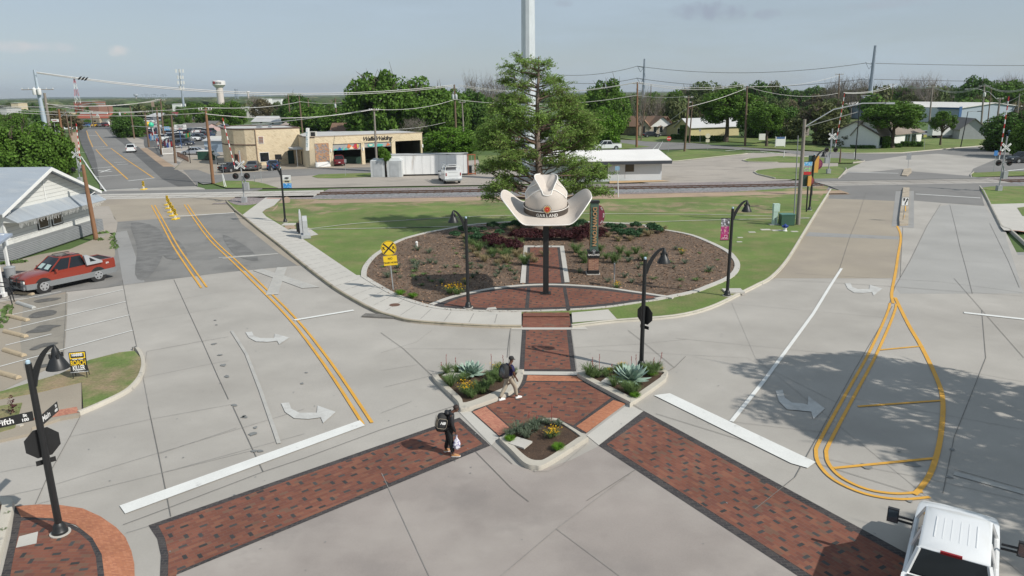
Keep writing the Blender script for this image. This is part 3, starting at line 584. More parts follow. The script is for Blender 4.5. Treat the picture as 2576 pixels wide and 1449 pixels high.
# ---------------------------------------------------------------- joints
jn=MB(); jf=MB()
J1='''K 745,130 735,430 720,700 705,1010|K 1380,0 1390,60 1440,330 1500,570 1550,800|K 1960,0 2120,350 2280,695 2450,1080 2576,1350|L 1255,0 1340,400 1400,700 1445,930|K 2280,695 2576,645|K 1655,810 2280,695|L 1970,0 2080,240 2225,550|L 300,825 400,600 590,255 680,80|L 1040,1000 1430,855 2230,550 2576,435 M 0,840 620,640|Y 0,1030 0,1031
M 0,20 190,155 430,380|M 1095,0 1080,100 1068,230|M 2090,0 2220,100 2480,315|M 2480,315 2576,220|M 2480,315 2410,355|M 2130,625 2220,683|M 800,1025 1100,1330 1250,1448|M 1740,1440 2150,1180|M 935,972 1110,1130|Y 2576,900 2400,700|J 1635,440 1480,690 1290,1080 1175,1280 1125,1365 Y 2236,770|J 1740,445 1800,680 1850,900 1920,1150 1995,1448|J 2190,655 2400,1080 2525,1380|J 0,1220 440,1245 1110,1285 1600,1310 2310,1400 2576,1440|J 1210,700 1200,900 1180,1270|J 795,310 700,600 620,790 500,1160 420,1330|Y 2245,770 2150,930 2000,1200 1900,1280|Y 2372,1240 2400,1100 2480,900 2470,780|Y 1650,1040 2330,1250|Y 2400,1180 2576,1230|Y 1880,700 2240,720 2576,745'''
J2='''K 1655,810 1615,1110 1680,1448|K 1610,1105 2400,945 2576,915|L 590,255 1280,105 1970,-20|L 475,655 1080,470 1480,350|L 1340,400 2000,180|L 1480,350 2576,20|L 330,820 1370,560 2160,365|L 0,765 360,690|L 0,555 330,490|L 1065,1070 1260,1010|L 1370,560 2576,230|K 1400,330 2000,230 2576,120|K 1500,480 2576,300|M 0,190 300,100 430,0|M 185,155 1085,158|M 0,340 310,290|M 30,480 440,380|M 1640,145 2200,115 2576,75|M 0,700 260,600|J 260,505 700,600 1110,620|J 330,430 780,440|J 20,980 550,1005 1180,1035|J 300,655 1110,665|J 1560,560 2200,605|J 1340,665 2250,735|J 1400,880 2290,935|J 1200,1040 2400,1110|J 0,1290 420,1320 1110,1370 2000,1448|Y 1800,760 2240,800|Y 1700,850 2200,900|Y 1500,880 1880,900 2100,1010|Y 1750,1050 2100,1090|Y 2240,900 2576,960|Y 2140,1000 2576,1080|Y 2060,1150 2360,1210 2576,1260|Y 437,702 166,734|M 1300,1200 1296,1148|M 1000,905 1100,1030 1220,1150 1300,1195 1420,1190 1530,1140 1740,960|Y 1285,823 1280,930|Y 1437,826 1452,930|Y 960,1190 1020,1320 1080,1449|Y 1400,1330 1260,1449|Y 1400,1330 1590,1188|Y 1400,1330 1560,1449'''
for src,mb,w_ in ((J1,jn,.022),(J2,jf,.016)):
    for s_ in src.replace('\n','|').split('|'):
        P=gs(s_,.0175)
        if len(P)>1: mb.strip(P,w_)
struct(jn.build('pavement_joint',tar)); struct(jf.build('pavement_joint',jointf))
# small stains, patches on the road
random.seed(3); st=MB()
def blob(mb,p,rx,ry,z=.0178,a=0,n=9):
    P=[]
    for i in range(n):
        t=2*PI*i/n; r=1+random.uniform(-.3,.3); x,y=rx*r*math.cos(t),ry*r*math.sin(t); P.append((p.x+x*math.cos(a)-y*math.sin(a),p.y+x*math.sin(a)+y*math.cos(a),z))
    mb.flat(P)
for k,x,y,r in [('K',2410,730,.16),('K',2480,855,.12),('K',2515,970,.17),('K',2560,1095,.15),('K',2440,515,.08),('K',2425,463,.08),('L',2070,92,.12),('L',2140,235,.18),('L',2205,380,.12),('L',2160,180,.1),('N',800,215,.2),('N',1320,195,.25),('N',1280,597,.14),('N',1765,25,.12),('N',1730,335,.12),('Y',760,965,.1),('Y',770,938,.08),('Y',590,1020,.14),('Y',612,1048,.1),('Y',640,1135,.12),('M',66,767,.03),('M',758,1212,.03),('L',752,367,.03),('L',930,632,.03),('L',1548,436,.04),('N',1170,50,.06)]:
    blob(st,g(k,x,y),r*1.0,r*.7,.0182,random.random()*3)
for i in range(130):
    p=Vector((random.uniform(-14,12),random.uniform(14,48),0)); blob(st,p,random.uniform(.012,.04),random.uniform(.01,.03),.0182,random.random()*3,6)
struct(st.build('road_patch',mat('patch_dark',(.20,.205,.20),.9,.1)))
oil=MB()
for s_ in ('K 380,245 500,215 690,205 620,235 520,250 430,262','K 320,420 400,370 560,345 640,360 610,395 520,415 400,435','K 290,600 380,560 450,520 600,512 692,520 600,545 560,580 420,600','K 330,790 420,745 520,715 655,712 600,740 480,765 400,795','K 280,1020 420,975 540,950 560,975 450,1000'): oil.flat(smooth(gs(s_,.0192),3,True))
struct(oil.build('oil_stain',mat('oil',(.12,.115,.105),.75,.3,3,20,.2)))
oil=MB()
for s_ in ('Y 330,560 400,575 410,640 370,700 340,690 345,620','Y 560,590 620,620 650,655 590,640','Y 380,600 440,600 470,640 420,650'): oil.flat(smooth(gs(s_,.0148),3,True))
struct(oil.build('asphalt_patch',mat('asphalt_patch',(.165,.162,.155),.9,.3,1,20,.2)))
# right road median island
b=MB(); P=gs('J 1215,250 1285,250 1280,400 1272,660 1175,665 1170,600 1195,400',.18); b.prism([(p.x,p.y) for p in P],-.05,.18); struct(b.build('median_curb',curbdirty))
S('median_gutter','J 1135,262 1335,262 1335,705 1085,690 1105,520',concdark,.012)
b=MB(); P=gs('E 1225,1330 1300,1322 1310,1360 1260,1405 1195,1400',.15); b.prism([(p.x,p.y) for p in P],-.05,.15); struct(b.build('median_curb',curbdirty))
curb('curb',gs('J 2800,1100 2400,735 2330,715 2300,690 2200,490 2110,300 2030,205',0),.16,.16,curbm,side=-1) 
S('sidewalk_right','J 2200,440 2576,430 2900,430 2900,760 2480,742 2350,735 2320,700 2290,640 2230,520',conclight,.14)
S('sidewalk_ramp_band','J 2400,735 2480,738 2620,760 2620,750 2450,732',bkp,.15)
S('lawn','J 2500,480 2576,470 2800,470 2800,620 2560,570',grass,.16); S('lawn','J 2085,258 2200,240 2900,235 2900,440 2190,440',grass,.13)
for s_ in ('E 470,1448 500,1420 565,1345 560,1325','E 640,1262 765,1248 770,1240 700,1225','D 1860,1442 1660,1395 1620,1370 1660,1345','D 1900,1262 1560,1256 1490,1238 1560,1215','E 1985,1480 1965,1400 2000,1370'): curb('curb',gs(s_,0),.15,.14,curbm,side=-1)
curb('curb',gs('E 3000,1000 2576,1028 2300,1058 1800,1098 1200,1152 700,1158 300,1140',0),.15,.12,curbm,side=-1)
curb('curb',gs('D 640,1250 760,1245 1330,1185 1560,1162',0),.15,.1,curbm,side=1)
for k,x,y,r in [('f',930,950,.35),('f',1240,893,.5),('f',1500,910,.5),('f',1900,935,.35),('f',660,1072,.25),('f',645,1172,.25)]:
    b=MB(); p=g(k,x,y,ZI+.012); b.box(p,(r*1.6,r,.03)); struct(b.build('utility_cover',conclight if x>1 else conc))
for k,x,y in (('I',1395,1420),('c',130,895)):
    b=MB(); b.box(g(k,x,y,ZI+.04),(1.1,.9,.1)); struct(b.build('utility_cover',conclight))
b=MB(); b.lathe([(0,0),(.3,0),(.3,.01),(0,.012)],20,g('Y',993,767,ZI+.02)); struct(b.build('manhole_cover',rust))
b=MB(); b.box(g('Y',972,796,.04),(2.6,.5,.09),rz=R(-12)); struct(b.build('storm_drain',tar))
# ---------------------------------------------------------------- common materials
blk=mat('paint_black',(.016,.017,.018),.45,.1,3,30,.1); blkm=mat('black_matte',(.022,.022,.022),.8,.1)
galv=mat('galvanised',(.42,.44,.45),.5,.08,2,20,.08,metal=.4); galvd=mat('galvanised_dull',(.30,.31,.32),.6,.12,2,20,.1,metal=.2)
wht=mat('white_paint',(.78,.78,.76),.5,.04,2,20,.03); wood=mat('pole_wood',(.16,.11,.075),.9,.25,1.2,20,.2,stretch=(6,6,.5)); woodr=mat('pole_wood_reddish',(.23,.12,.065),.9,.25,1.2,20,.2,stretch=(6,6,.5)); woodg=mat('pole_wood_grey',(.25,.22,.19),.9,.25,1.2,20,.2,stretch=(6,6,.5))
redp=mat('sign_red',(.50,.03,.03),.45,.05); yelp=mat('sign_yellow',(.83,.55,.02),.45,.03); greenp=mat('kiosk_green',(.075,.13,.10),.6,.08); maroon=mat('maroon_panel',(.20,.03,.06),.5,.08); gold=mat('gold_letters',(.45,.26,.13),.5,.08); orng=mat('orange_panel',(.62,.33,.07),.55,.08)
glass=mat('glass_dark',(.012,.015,.018),.06,0,fvar=0,spec=.5); glassb=mat('glass_blue',(.07,.09,.11),.08,.2,2,3,0,spec=.8)
def hz(k,x,y,base): return at(k,x,y,base.y).z
# ---------------------------------------------------------------- street lamps
def octagon(r,n=8): return [(r*math.cos(PI/n+2*PI*i/n)/math.cos(PI/n),r*math.sin(PI/n+2*PI*i/n)/math.cos(PI/n)) for i in range(n)]
def lamp(label,p,ang,h=4.55,reach=.85,tilt=0):
    t=thing('street_lamp',label,'street lamp',p,0,'black street lamps with bell shades')
    b=MB(); b.lathe([(.095,0),(.09,h*.5),(.08,h)],14); pole=b.build('pole',blk,t,40)
    b=MB(); b.lathe([(.26,0),(.26,.03)],18); b.build('footing',conclight,t)
    b=MB(); b.lathe([(.20,.03),(.20,.09),(.17,.12),(.155,.24),(.12,.30),(.10,.33)],18); b.build('base',blk,t,40)
    b=MB(); b.lathe([(.055,h),(.055,h+.07),(.03,h+.09)],10); b.build('sensor_cap',mat('sensor_cap',(.45,.6,.7),.3),t,40)
    d=Vector((math.cos(ang),math.sin(ang),0)); b=MB(); rings=[]
    for i in range(11):
        u=i/10; x=.05+reach*u; z=h-.55+ .98*math.sin(u*PI/2*.98)**.8 if u>0 else h-.55
        hgt=.17*(1-u)+.05; c_=d*x+Vector((0,0,z)); s_=Vector((-d.y,d.x,0))*.03; up=Vector((-d.x*.5,-d.y*.5,.85)).normalized()*hgt/2
        rings.append([c_-s_-up,c_+s_-up,c_+s_+up,c_-s_+up])
    b.loft(rings); b.build('arm',blk,t,30)
    e=d*(reach+.05)+Vector((0,0,h+.43)); b=MB(); 
    b.lathe([(.03,0),(.05,-.06),(.085,-.12),(.10,-.2),(.11,-.28),(.13,-.3),(.27,-.58),(.28,-.62),(.25,-.62),(.11,-.34)],22,e); 
    for i in range(4):
        a=PI/4+i*PI/2; b.box(e+Vector((.14*math.cos(a),.14*math.sin(a),-.27)),(.05,.05,.11),rz=a)
    b.build('lamp_shade',blk,t,40)
    return t
def stop_back(parent,h,ang,side=0.0,s=.40):
    """octagonal sign whose red front faces 'ang'; the back carries black paint"""
    d=Vector((math.cos(ang),math.sin(ang),0)); r=Vector((-d.y,d.x,0)); M_=face_mat(d*.11+r*side+Vector((0,0,h)),r)
    b=MB(); b.prism(octagon(s),0,.012,M=M_); o=b.build('stop_sign',blk,parent)
    b=MB(); b.prism(octagon(s*.97),.013,.016,M=M_); b.build('sign_face',redp,o)
    text('lettering','STOP',.3,wht,face_mat(d*(.11+.018)+r*side+Vector((0,0,h)),r),o,ext=.001,bold=.01)
    b=MB(); b.prism([(-.23,-.07),(.23,-.07),(.23,.07),(-.23,.07)],0,.012,M=face_mat(d*.11+r*side+Vector((0,0,h-s-.14)),r)); b.build('sign_plaque',blk,parent)
p=g('Y',152,1341,.02); lampL=lamp('black street lamp with octagonal sign and two street name blades',p,R(12),hz('K',350,905,p)-.12,.62)
p=g('Y',1178,774,ZI+.06); lampM=lamp('black street lamp at the edge of the brick crescent',p,R(188),hz('H',676,612,p)-ZI,.62)
p=g('Y',1613,925,.1); lampS=lamp('black street lamp rising from the planter beside the large agave',p,R(8),hz('I',398,1060,p)-.1,.75)
p=g('Y',1829,744,ZI); lampR=lamp('black street lamp with pink and black banner on the lawn',p,R(5),hz('I',1365,490,p)-ZI,.75)
p=g('h',1012,1425,ZI); lampF=lamp('black street lamp beside the sidewalk near the railway',p,R(185),hz('h',900,465,p)-ZI,.8)
p=g('Q',420,1290,ZI); lampQ=lamp('black street lamp with bright event banner behind the wayfinding signs',p,R(10),hz('Q',500,240,p)-ZI,.95)
stop_back(lampL,hz('Y',114,1119,lampL.location),R(132),0,.40); stop_back(lampS,hz('Y',1620,799,lampS.location),R(40),0,.40)
def blade(parent,h,dirv,face_right,L_,txts,start=.1,hh=.13,m=None):
    d=Vector(dirv).normalized(); c_=d*(start+L_/2)+Vector((0,0,h)); r=Vector(face_right).normalized()
    Mx=face_mat(c_,r); b=MB(); b.prism([(-L_/2,-hh),(L_/2,-hh),(L_/2,hh),(-L_/2,hh)],-.006,.006,M=Mx); o=b.build('street_name_blade',m or blk,parent)
    for (tx,sz,ox,oy) in txts:
        text('lettering',tx,sz,wht,Mx@Matrix.Translation((ox,oy,.008)),o,ext=.001,bold=.004)
hb=hz('U',350,660,lampL.location)-.0
blade(lampL,hb,(-.8,-.6,0),(.8,.6,0),1.12,[('Fifth',.21,-.05,-.01),('St',.11,.38,.06),('100',.11,.37,-.06)],.1)
blade(lampL,hb-.22,(-.13,.99,0),(-.13,.99,0),.95,[('Main',.22,-.2,-.0),('St',.11,.36,.06),('400',.11,.34,-.06)],.1,.14)
def banner(parent,side,ztop,zbot,w_,cols,deco=None):
    d=Vector(side).normalized(); b=MB()
    for z in (ztop,zbot): b.cyl(d*.05+Vector((0,0,z)),d*(w_+.14)+Vector((0,0,z)),.015,n=6)
    b.build('banner_arm',blk,parent)
    n=len(cols); tot=sum(c_[1] for c_ in cols); z=ztop-.02; H_=ztop-zbot-.04; first=None; nn=Vector((d.y,-d.x,0))
    for i,(m_,f_) in enumerate(cols):
        b=MB(); z2=z-H_*f_/tot; q=[]; 
        for zz in (z,z2):
            q+=[d*.12+Vector((0,0,zz))+nn*.01*i,d*(.12+w_)+Vector((0,0,zz))+nn*(.03*math.sin(zz*3))]
        a0,a1,b0,b1=q; k=nn*.008; b.add([a0-k,a1-k,b1-k,b0-k,a0+k,a1+k,b1+k,b0+k],[(0,1,2,3),(7,6,5,4),(0,4,5,1),(1,5,6,2),(2,6,7,3),(3,7,4,0)])
        o=b.build('banner' if i==0 else 'banner_panel',m_,parent if i==0 else first); first=first or o; z=z2
    return first
photo1=mat('banner_photo',(.10,.09,.10),.6,.6,9,30,.3,noise3=((.62,.62,.66),6,.5,.6)); pink=mat('banner_pink',(.42,.03,.15),.6,.1); pinkp=mat('banner_pink_photo',(.35,.03,.16),.6,.4,6,20,.3,noise3=((.55,.3,.32),7,.52,.6))
skyb=mat('banner_blue',(.10,.38,.68),.6,.1,noise3=((.7,.8,.85),5,.5,.6)); multi=mat('banner_mixed',(.30,.25,.28),.6,.5,9,30,.3,noise3=((.25,.6,.15),7,.5,.58))
zt=hz('I',1270,600,lampR.location)-ZI; zb=hz('I',1270,848,lampR.location)-ZI
bn=banner(lampR,(-1,0,0),zt,zb,.48,[(photo1,.36),(pinkp,.36),(pink,.28)])
text('lettering','GARLAND',.085,wht,face_mat((-.37,-.05,zb+.1),(1,0,0)),bn,ext=.001)
b=MB(); 
for q in (((-.50,-.05,zb+.16),(-.22,-.045,zb+.175)),((-.24,-.05,zb+.16),(-.225,-.045,zb+.30)),((-.38,-.05,zb+.29),(-.22,-.045,zb+.305)),((-.39,-.05,zb+.17),(-.375,-.045,zb+.30))): b.box2(*q)
b.build('banner_panel',wht,bn)
zt=hz('h',1000,578,lampF.location)-ZI; zb=hz('h',1000,820,lampF.location)-ZI
bn=banner(lampF,(1,0,0),zt,zb,.75,[(wht,.38),(mat('banner_cream',(.62,.62,.45),.6,.3,6,20,.2,noise3=((.3,.08,.1),6,.55,.62)),.26),(mat('banner_blue2',(.05,.28,.62),.6,.2,noise3=((.75,.8,.85),6,.55,.62)),.36)])
b=MB(); b.lathe([(0,0),(.2,0),(.2,.02),(0,.02)],14,(0,0,0),sy=.35); b.v=[(x+.5,-.03-z,y+zt-.3) for x,y,z in b.v]; b.build('banner_emblem',blkm,bn)
b=MB(); b.box((.5,-.03,zt-.6),(.42,.02,.09)); b.build('banner_emblem',blkm,bn)
zt=hz('Q',400,368,lampQ.location)-ZI; zb=hz('Q',400,622,lampQ.location)-ZI
banner(lampQ,(-1,0,0),zt,zb,.78,[(skyb,.3),(multi,.46),(redp,.24)])
# ---------------------------------------------------------------- hat on a post
felt=mat('hat_felt',(.56,.50,.44),.75,.05,1,20,.03,bump=.05); felt2=mat('hat_band',(.075,.06,.05),.5,.08); ivory=mat('hat_piping',(.82,.79,.74),.6,.03)
hp=g('Y',1373,738,ZI+.06); HB=4.62
hat=thing('cowboy_hat','giant beige cowboy hat with dark band on a square black post','hat',hp)
b=MB(); b.box((0,0,(HB+.2)/2),(.32,.32,HB+.2)); b.build('post',blk,hat)
b=MB(); b.box((0,0,.015),(.6,.6,.03)); b.build('base_plate',blk,hat)
def brim_z(a,t):  # a angle, t 0..1 from crown to edge
    r=brim_r(a,t); x=abs(r*math.cos(a)); y=r*math.sin(a); k=max(0,min(1,(x-1.15)/1.28)); k=k*k*(2.4-1.4*k)
    return HB+.26+.95*k*(.6+.4*t)-.16*t*(1-k)*(1 if y<0 else .3)
def brim_r(a,t):
    X0,Y0=1.22,1.38; X1,Y1=2.52,2.15
    X=X0+(X1-X0)*(t**.9); Y=Y0+(Y1-Y0)*t; c_,s_=math.cos(a),math.sin(a); e=2.1+.75*t
    r=(abs(c_/X)**e+abs(s_/Y)**e)**(-1/e); return r
NA=96; NT=14; top=[];bot=[]
for j in range(NT+1):
    t=j/NT; top.append([Vector((brim_r(2*PI*k/NA,t)*math.cos(2*PI*k/NA),brim_r(2*PI*k/NA,t)*math.sin(2*PI*k/NA),brim_z(2*PI*k/NA,t))) for k in range(NA)])
def thick(P,d):
    return [p-Vector((0,0,d))-Vector((p.x*.012,p.y*.012,0)) for p in P]
b=MB(); b.loft(top+[thick(P,.09) for P in top[::-1]],cap=False); brim=b.build('brim',felt,hat,60)
b=MB(); b.tube([p+Vector((p.x*.002,p.y*.002,-.03)) for p in top[-1]]+[top[-1][0]+Vector((0,0,-.03))],.032,6,cap=False); b.build('piping',ivory,brim,60)
b=MB(); b.loft([[p*0+Vector((p.x*.99,p.y*.99,p.z-.095)) for p in top[0]],[Vector((0,0,HB+.02))]*NA],cap=False); b.build('hat_underside',felt,hat)
# crown: rings from base to top, with creased top
CH_=1.95; NC=26
def crown_pt(a,u):
    c_,s_=math.cos(a),math.sin(a)
    k_=max(0,min(1,(u-.58)/.42)); k_=k_*k_*(3-2*k_); X=1.20*(1-.04*u-.40*k_); Y=1.36*(1-.05*u-.16*u**3)
    z=HB+.26+CH_*u*.92*(1-(.24*max(0,-s_)**1.5)*u*u)
    x=X*c_; y=Y*s_
    # side dents
    dent=math.exp(-((u-.80)/.22)**2)*math.exp(-((y+.35)/.55)**2); x-=math.copysign(.10*dent,c_)*abs(c_)
    z+=.14*math.exp(-((abs(c_)-.75)/.3)**2)*u**4
    return Vector((x,y,z))
rings=[[crown_pt(2*PI*k/NA,j/NC) for k in range(NA)] for j in range(NC+1)]
last=rings[-1]
for j in range(1,9):
    q=1-j/8; R_=[]
    for k in range(NA):
        p=last[k]; x,y=p.x*q,p.y*q; rr=abs(x)/.55
        front=max(0,min(1,(-y-.1)/1.0)); zc_=HB+.26+CH_*.92-.36+.30*(y/1.1)
        R_.append(Vector((x,y,p.z+(zc_-p.z)*(1-q)**.95)))
    rings.append(R_)
b=MB(); b.loft(rings,cap=False); crown=b.build('crown',felt,hat,70)
# stitched seam lines: front panel outline
def crown_surf(a,u,o=.015):
    p=crown_pt(a,u); n=Vector((p.x,p.y*.8,.25)).normalized(); return p+n*o
for sgn in (1,-1):
    P=[crown_surf(-PI/2+sgn*(.98-.98*0+0)*f0,u0) for f0,u0 in ((1.38,.52),(1.25,.48),(1.1,.52),(.95,.62),(.80,.74),(.68,.85),(.56,.93),(.46,.95),(.36,.90),(.26,.82),(.13,.79),(0,.78))]
    b=MB(); b.tube(smooth(P,4),.03,5); b.build('seam',ivory,crown)
    P=[crown_surf(-PI/2+sgn*1.38,.52),crown_surf(-PI/2+sgn*1.52,.60),crown_surf(-PI/2+sgn*1.48,.75),crown_surf(-PI/2+sgn*1.2,.90),crown_surf(-PI/2+sgn*1.0,1.0)]
    b=MB(); b.tube(smooth(P,4),.03,5); b.build('seam',ivory,crown)
    P=[crown_surf(-PI/2+sgn*.46,.95),crown_surf(-PI/2+sgn*.56,.99,.03),rings[-9][int((NA*.75+sgn*NA*.13))%NA]+Vector((0,0,.03)),rings[-9][int((NA*.75+sgn*NA*.22))%NA]+Vector((0,0,.03)),rings[-9][int((NA*.75+sgn*NA*.32))%NA]+Vector((0,0,.03)),rings[-9][int((NA*.75+sgn*NA*.42))%NA]+Vector((0,0,.03))]
    b=MB(); b.tube(smooth(P,4),.03,5); b.build('seam',ivory,crown)
b=MB(); rr=[]
for u,o in ((-.02,.05),(.0,.06),(.155,.06),(.165,.03)):
    rr.append([Vector((crown_pt(2*PI*k/NA,max(0,u)).x*(1+o/1.2),crown_pt(2*PI*k/NA,max(0,u)).y*(1+o/1.36),crown_pt(2*PI*k/NA,0).z+u*CH_)) for k in range(NA)])
b.loft(rr,cap=False); band_=b.build('hat_band',felt2,hat,50)
for u_,r_,m_ in ((.168,.022,ivory),(.188,.018,felt2),(.135,.015,ivory)):
    if u_==.135: continue
    b=MB(); P=[Vector((crown_pt(2*PI*k/NA,u_).x*1.055,crown_pt(2*PI*k/NA,u_).y*1.05,crown_pt(0,0).z+u_*CH_)) for k in range(NA+1)]; b.tube(P,r_*1.3,5,cap=False); b.build('band_piping',m_,band_)
# lettering following the band
for i,chh in enumerate('GARLAND'):
    a=-PI/2+(i-3)*.14; p=crown_pt(a,.06); rr_=Vector((p.x*1.056,p.y*1.05,HB+.26+.058*CH_)); n=Vector((math.cos(a)/1.2,math.sin(a)/1.36,0)).normalized(); r=Vector((-n.y,n.x,0))
    text('lettering',chh,.24,ivory,face_mat(rr_+n*.012,r),band_,ext=.006,bold=.003)
pf=crown_pt(-PI/2,.245); mc=Vector((0,pf.y-.07,HB+.26+.245*CH_)); M_=face_mat(mc,(1,0,0),(0,.12,1))
med=MB(); 
def disc(r,z0,z1,n=28,pet=0,k=.0): return [(r*(1+k*math.cos(pet*2*PI*i/n))*math.cos(2*PI*i/n),r*(1+k*math.cos(pet*2*PI*i/n))*math.sin(2*PI*i/n)) for i in range(n)]
med.prism(disc(.235,0,0),-.03,.01,M=M_); md=med.build('medallion',blk,hat)
for rr_,z_,m_,pt,kk in ((.215,.02,ivory,10,.05),(.195,.026,orng,10,.08),(.17,.032,felt2,10,.06),(.15,.038,orng,8,.08),(.125,.044,redp,10,.05),(.03,.06,orng,0,0)):
    b=MB(); b.prism(disc(rr_,0,0,60,pt,kk),.0,z_,M=M_); b.build('emblem_ring',m_,md)
piv=Vector((0,0,HB+.2)); TM=Matrix.Translation(piv)@Matrix.Rotation(R(8),4,'X')@Matrix.Translation(-piv)
for o in hat.children_recursive:
    if o.name.split('.')[0] not in('post','base_plate'): o.data.transform(TM)
# ---------------------------------------------------------------- downtown kiosk
kp=g('T',512,1245,ZI+.02); k_=thing('kiosk_sign','tall green kiosk sign on brick plinth with copper letters and maroon half disc','kiosk sign',kp)
def kz(y): return hz('T',512,y,kp)-kp.z
s_=kp.y/1849*.2623/1.5652*1.03
b=MB(); b.box((0,0,.02),(.86,.86,.06)); b.build('footing',conclight,k_)
b=MB(); b.box((0,0,.16),(.74,.74,.26)); b.build('plinth_base',blk,k_)
z1=kz(995); b=MB(); b.box((0,0,(.29+z1)/2),(.64,.64,z1-.29)); b.build('brick_plinth',brickmat('kiosk_brick',0,[(0,(.30,.12,.07)),(.4,(.36,.17,.10)),(.7,(.25,.10,.06))],.22,.075,(.4,.33,.27),.01,vert=True),k_)
z2=kz(905); b=MB(); b.box((0,0,z1+.03),(.76,.76,.06)); b.box((0,0,(z1+z2)/2),(.68,.68,z2-z1-.1)); b.box((0,0,z2-.02),(.76,.76,.08)); cp=b.build('plinth_cap',blk,k_)
z3=kz(180); b=MB(); b.box((.03,0,(z2+z3)/2),(.50,.42,z3-z2)); b.build('panel',greenp,k_)
z4=kz(150); b=MB(); b.box((.03,0,(z3+z4)/2),(.60,.52,z4-z3)); b.build('top_cap',blk,k_)
zc=(kz(245)+kz(822))/2; hh=kz(245)-kz(822)
me=text_mesh('DOWNTOWN',.36,ext=.02,bold=.008); xs=[v.co.x for v in me.vertices]; sc_=hh/(max(xs)-min(xs)); ys=[v.co.y for v in me.vertices]
me.transform(Matrix.Diagonal((sc_,.27/(max(ys)-min(ys)),1,1))); me2=me.copy(); me.transform(face_mat((.03,-.235,zc),(0,0,-1),(1,0,0))); me.materials.append(gold)
o=bpy.data.objects.new('lettering',me); COL.objects.link(o); o.parent=k_
me2.transform(face_mat((-.25,0,zc),(0,0,-1),(0,-1,0))); me2.materials.append(gold); o=bpy.data.objects.new('lettering',me2); COL.objects.link(o); o.parent=k_
text('lettering','GARLAND',.16,ivory,face_mat((0,-.345,(z1+z2)/2),(1,0,0)),k_,ext=.004,bold=.004)
M_=face_mat((.0,-.36,kz(900)),(1,0,0)); b=MB(); b.prism(disc(.17,0,0),-.04,.01,M=M_); e_=b.build('emblem',blk,k_)
for r_,z_,m_ in ((.135,.02,galv),(.10,.026,blkm),(.07,.03,galv)):
    b=MB(); b.prism(disc(r_,0,0,40,9,.07),0,z_,M=M_); b.build('emblem_ring',m_,e_)
zc2=(kz(222)+kz(520))/2; rd=(kz(222)-kz(520))/2
b=MB(); b.prism([(0,-rd)]+[(rd*.62*math.cos(-PI/2+PI*i/20),rd*math.sin(-PI/2+PI*i/20)) for i in range(21)]+[(0,rd)],-.04,.04,M=face_mat((.29,-.02,zc2),(1,0,0))); hd=b.build('half_disc',maroon,k_)
for wd,a0 in (('shop',.95),('dine',0),('arts',-.95)):
    for i,chh in enumerate(wd):
        a=a0-(i-1.5)*.13; text('lettering',chh,.17,ivory,face_mat((.29+rd*.52*math.cos(a),-.075,zc2+rd*.86*math.sin(a)),(math.sin(a),0,-math.cos(a)),(math.cos(a),0,math.sin(a))),hd,ext=.004)
# wayfinding signs at the right
def pet(parent,c_,r,m_,right):
    for i in range(9):
        a=-PI/2+PI*(i+.5)/9; M_=face_mat(c_,right); b=MB(); b.prism([(r*.1*math.cos(a),r*.1*math.sin(a)),(r*.6*math.cos(a-.12),r*.6*math.sin(a-.12)),(r*.92*math.cos(a),r*.92*math.sin(a)),(r*.6*math.cos(a+.12),r*.6*math.sin(a+.12))],0,.03,M=M_); b.build('petal',m_,parent)
for lab,bs,tp,pn,og,dc in (('tall green wayfinding sign with orange edge and purple half disc, the upper one',(465,1010),(500,250),(430,255,505,575),(508,262,572,575),(560,418,110)),('lower green wayfinding sign with orange edge and dull red half disc',(362,1322),(405,640),(285,628,400,838),(388,640,436,832),(432,735,82))):
    p=g('Q',*bs,ZI); t=thing('wayfinding_sign',lab,'sign',p,0,'green wayfinding signs')
    q=lambda x,y: at('Q',x,y,p.y)-p
    zt=q(*tp).z; b=MB(); b.tube([(0,0,0),(q(*tp).x,0,zt)],.07,10); b.build('post',blk,t,40)
    a_,c_=q(pn[0],pn[1]),q(pn[2],pn[3]); b=MB(); b.box(((a_.x+c_.x)/2,.1,(a_.z+c_.z)/2),(abs(c_.x-a_.x)+.1,.12,abs(a_.z-c_.z))); b.build('panel',mat('sign_dark_green',(.02,.055,.04),.5),t)
    a_,c_=q(og[0],og[1]),q(og[2],og[3]); b=MB(); b.box(((a_.x+c_.x)/2,-.05,(a_.z+c_.z)/2),(abs(c_.x-a_.x),.22,abs(a_.z-c_.z))); b.build('orange_edge',orng,t)
    cc=q(dc[0],dc[1]); rd=abs(q(dc[0]+dc[2],dc[1]).x-cc.x); m_=mat('half_purple',(.16,.025,.10),.5) if 'upper' in lab else mat('half_rust',(.17,.05,.035),.5)
    b=MB(); b.prism([(rd*math.cos(-PI/2+PI*i/18),rd*.98*math.sin(-PI/2+PI*i/18)) for i in range(19)],-.04,.04,M=face_mat((cc.x,.0,cc.z),(1,0,0))); hd=b.build('half_disc',m_,t)
    pet(hd,(cc.x,-.045,cc.z),rd,mat('petal_red',(.36,.09,.10),.5),(1,0,0))
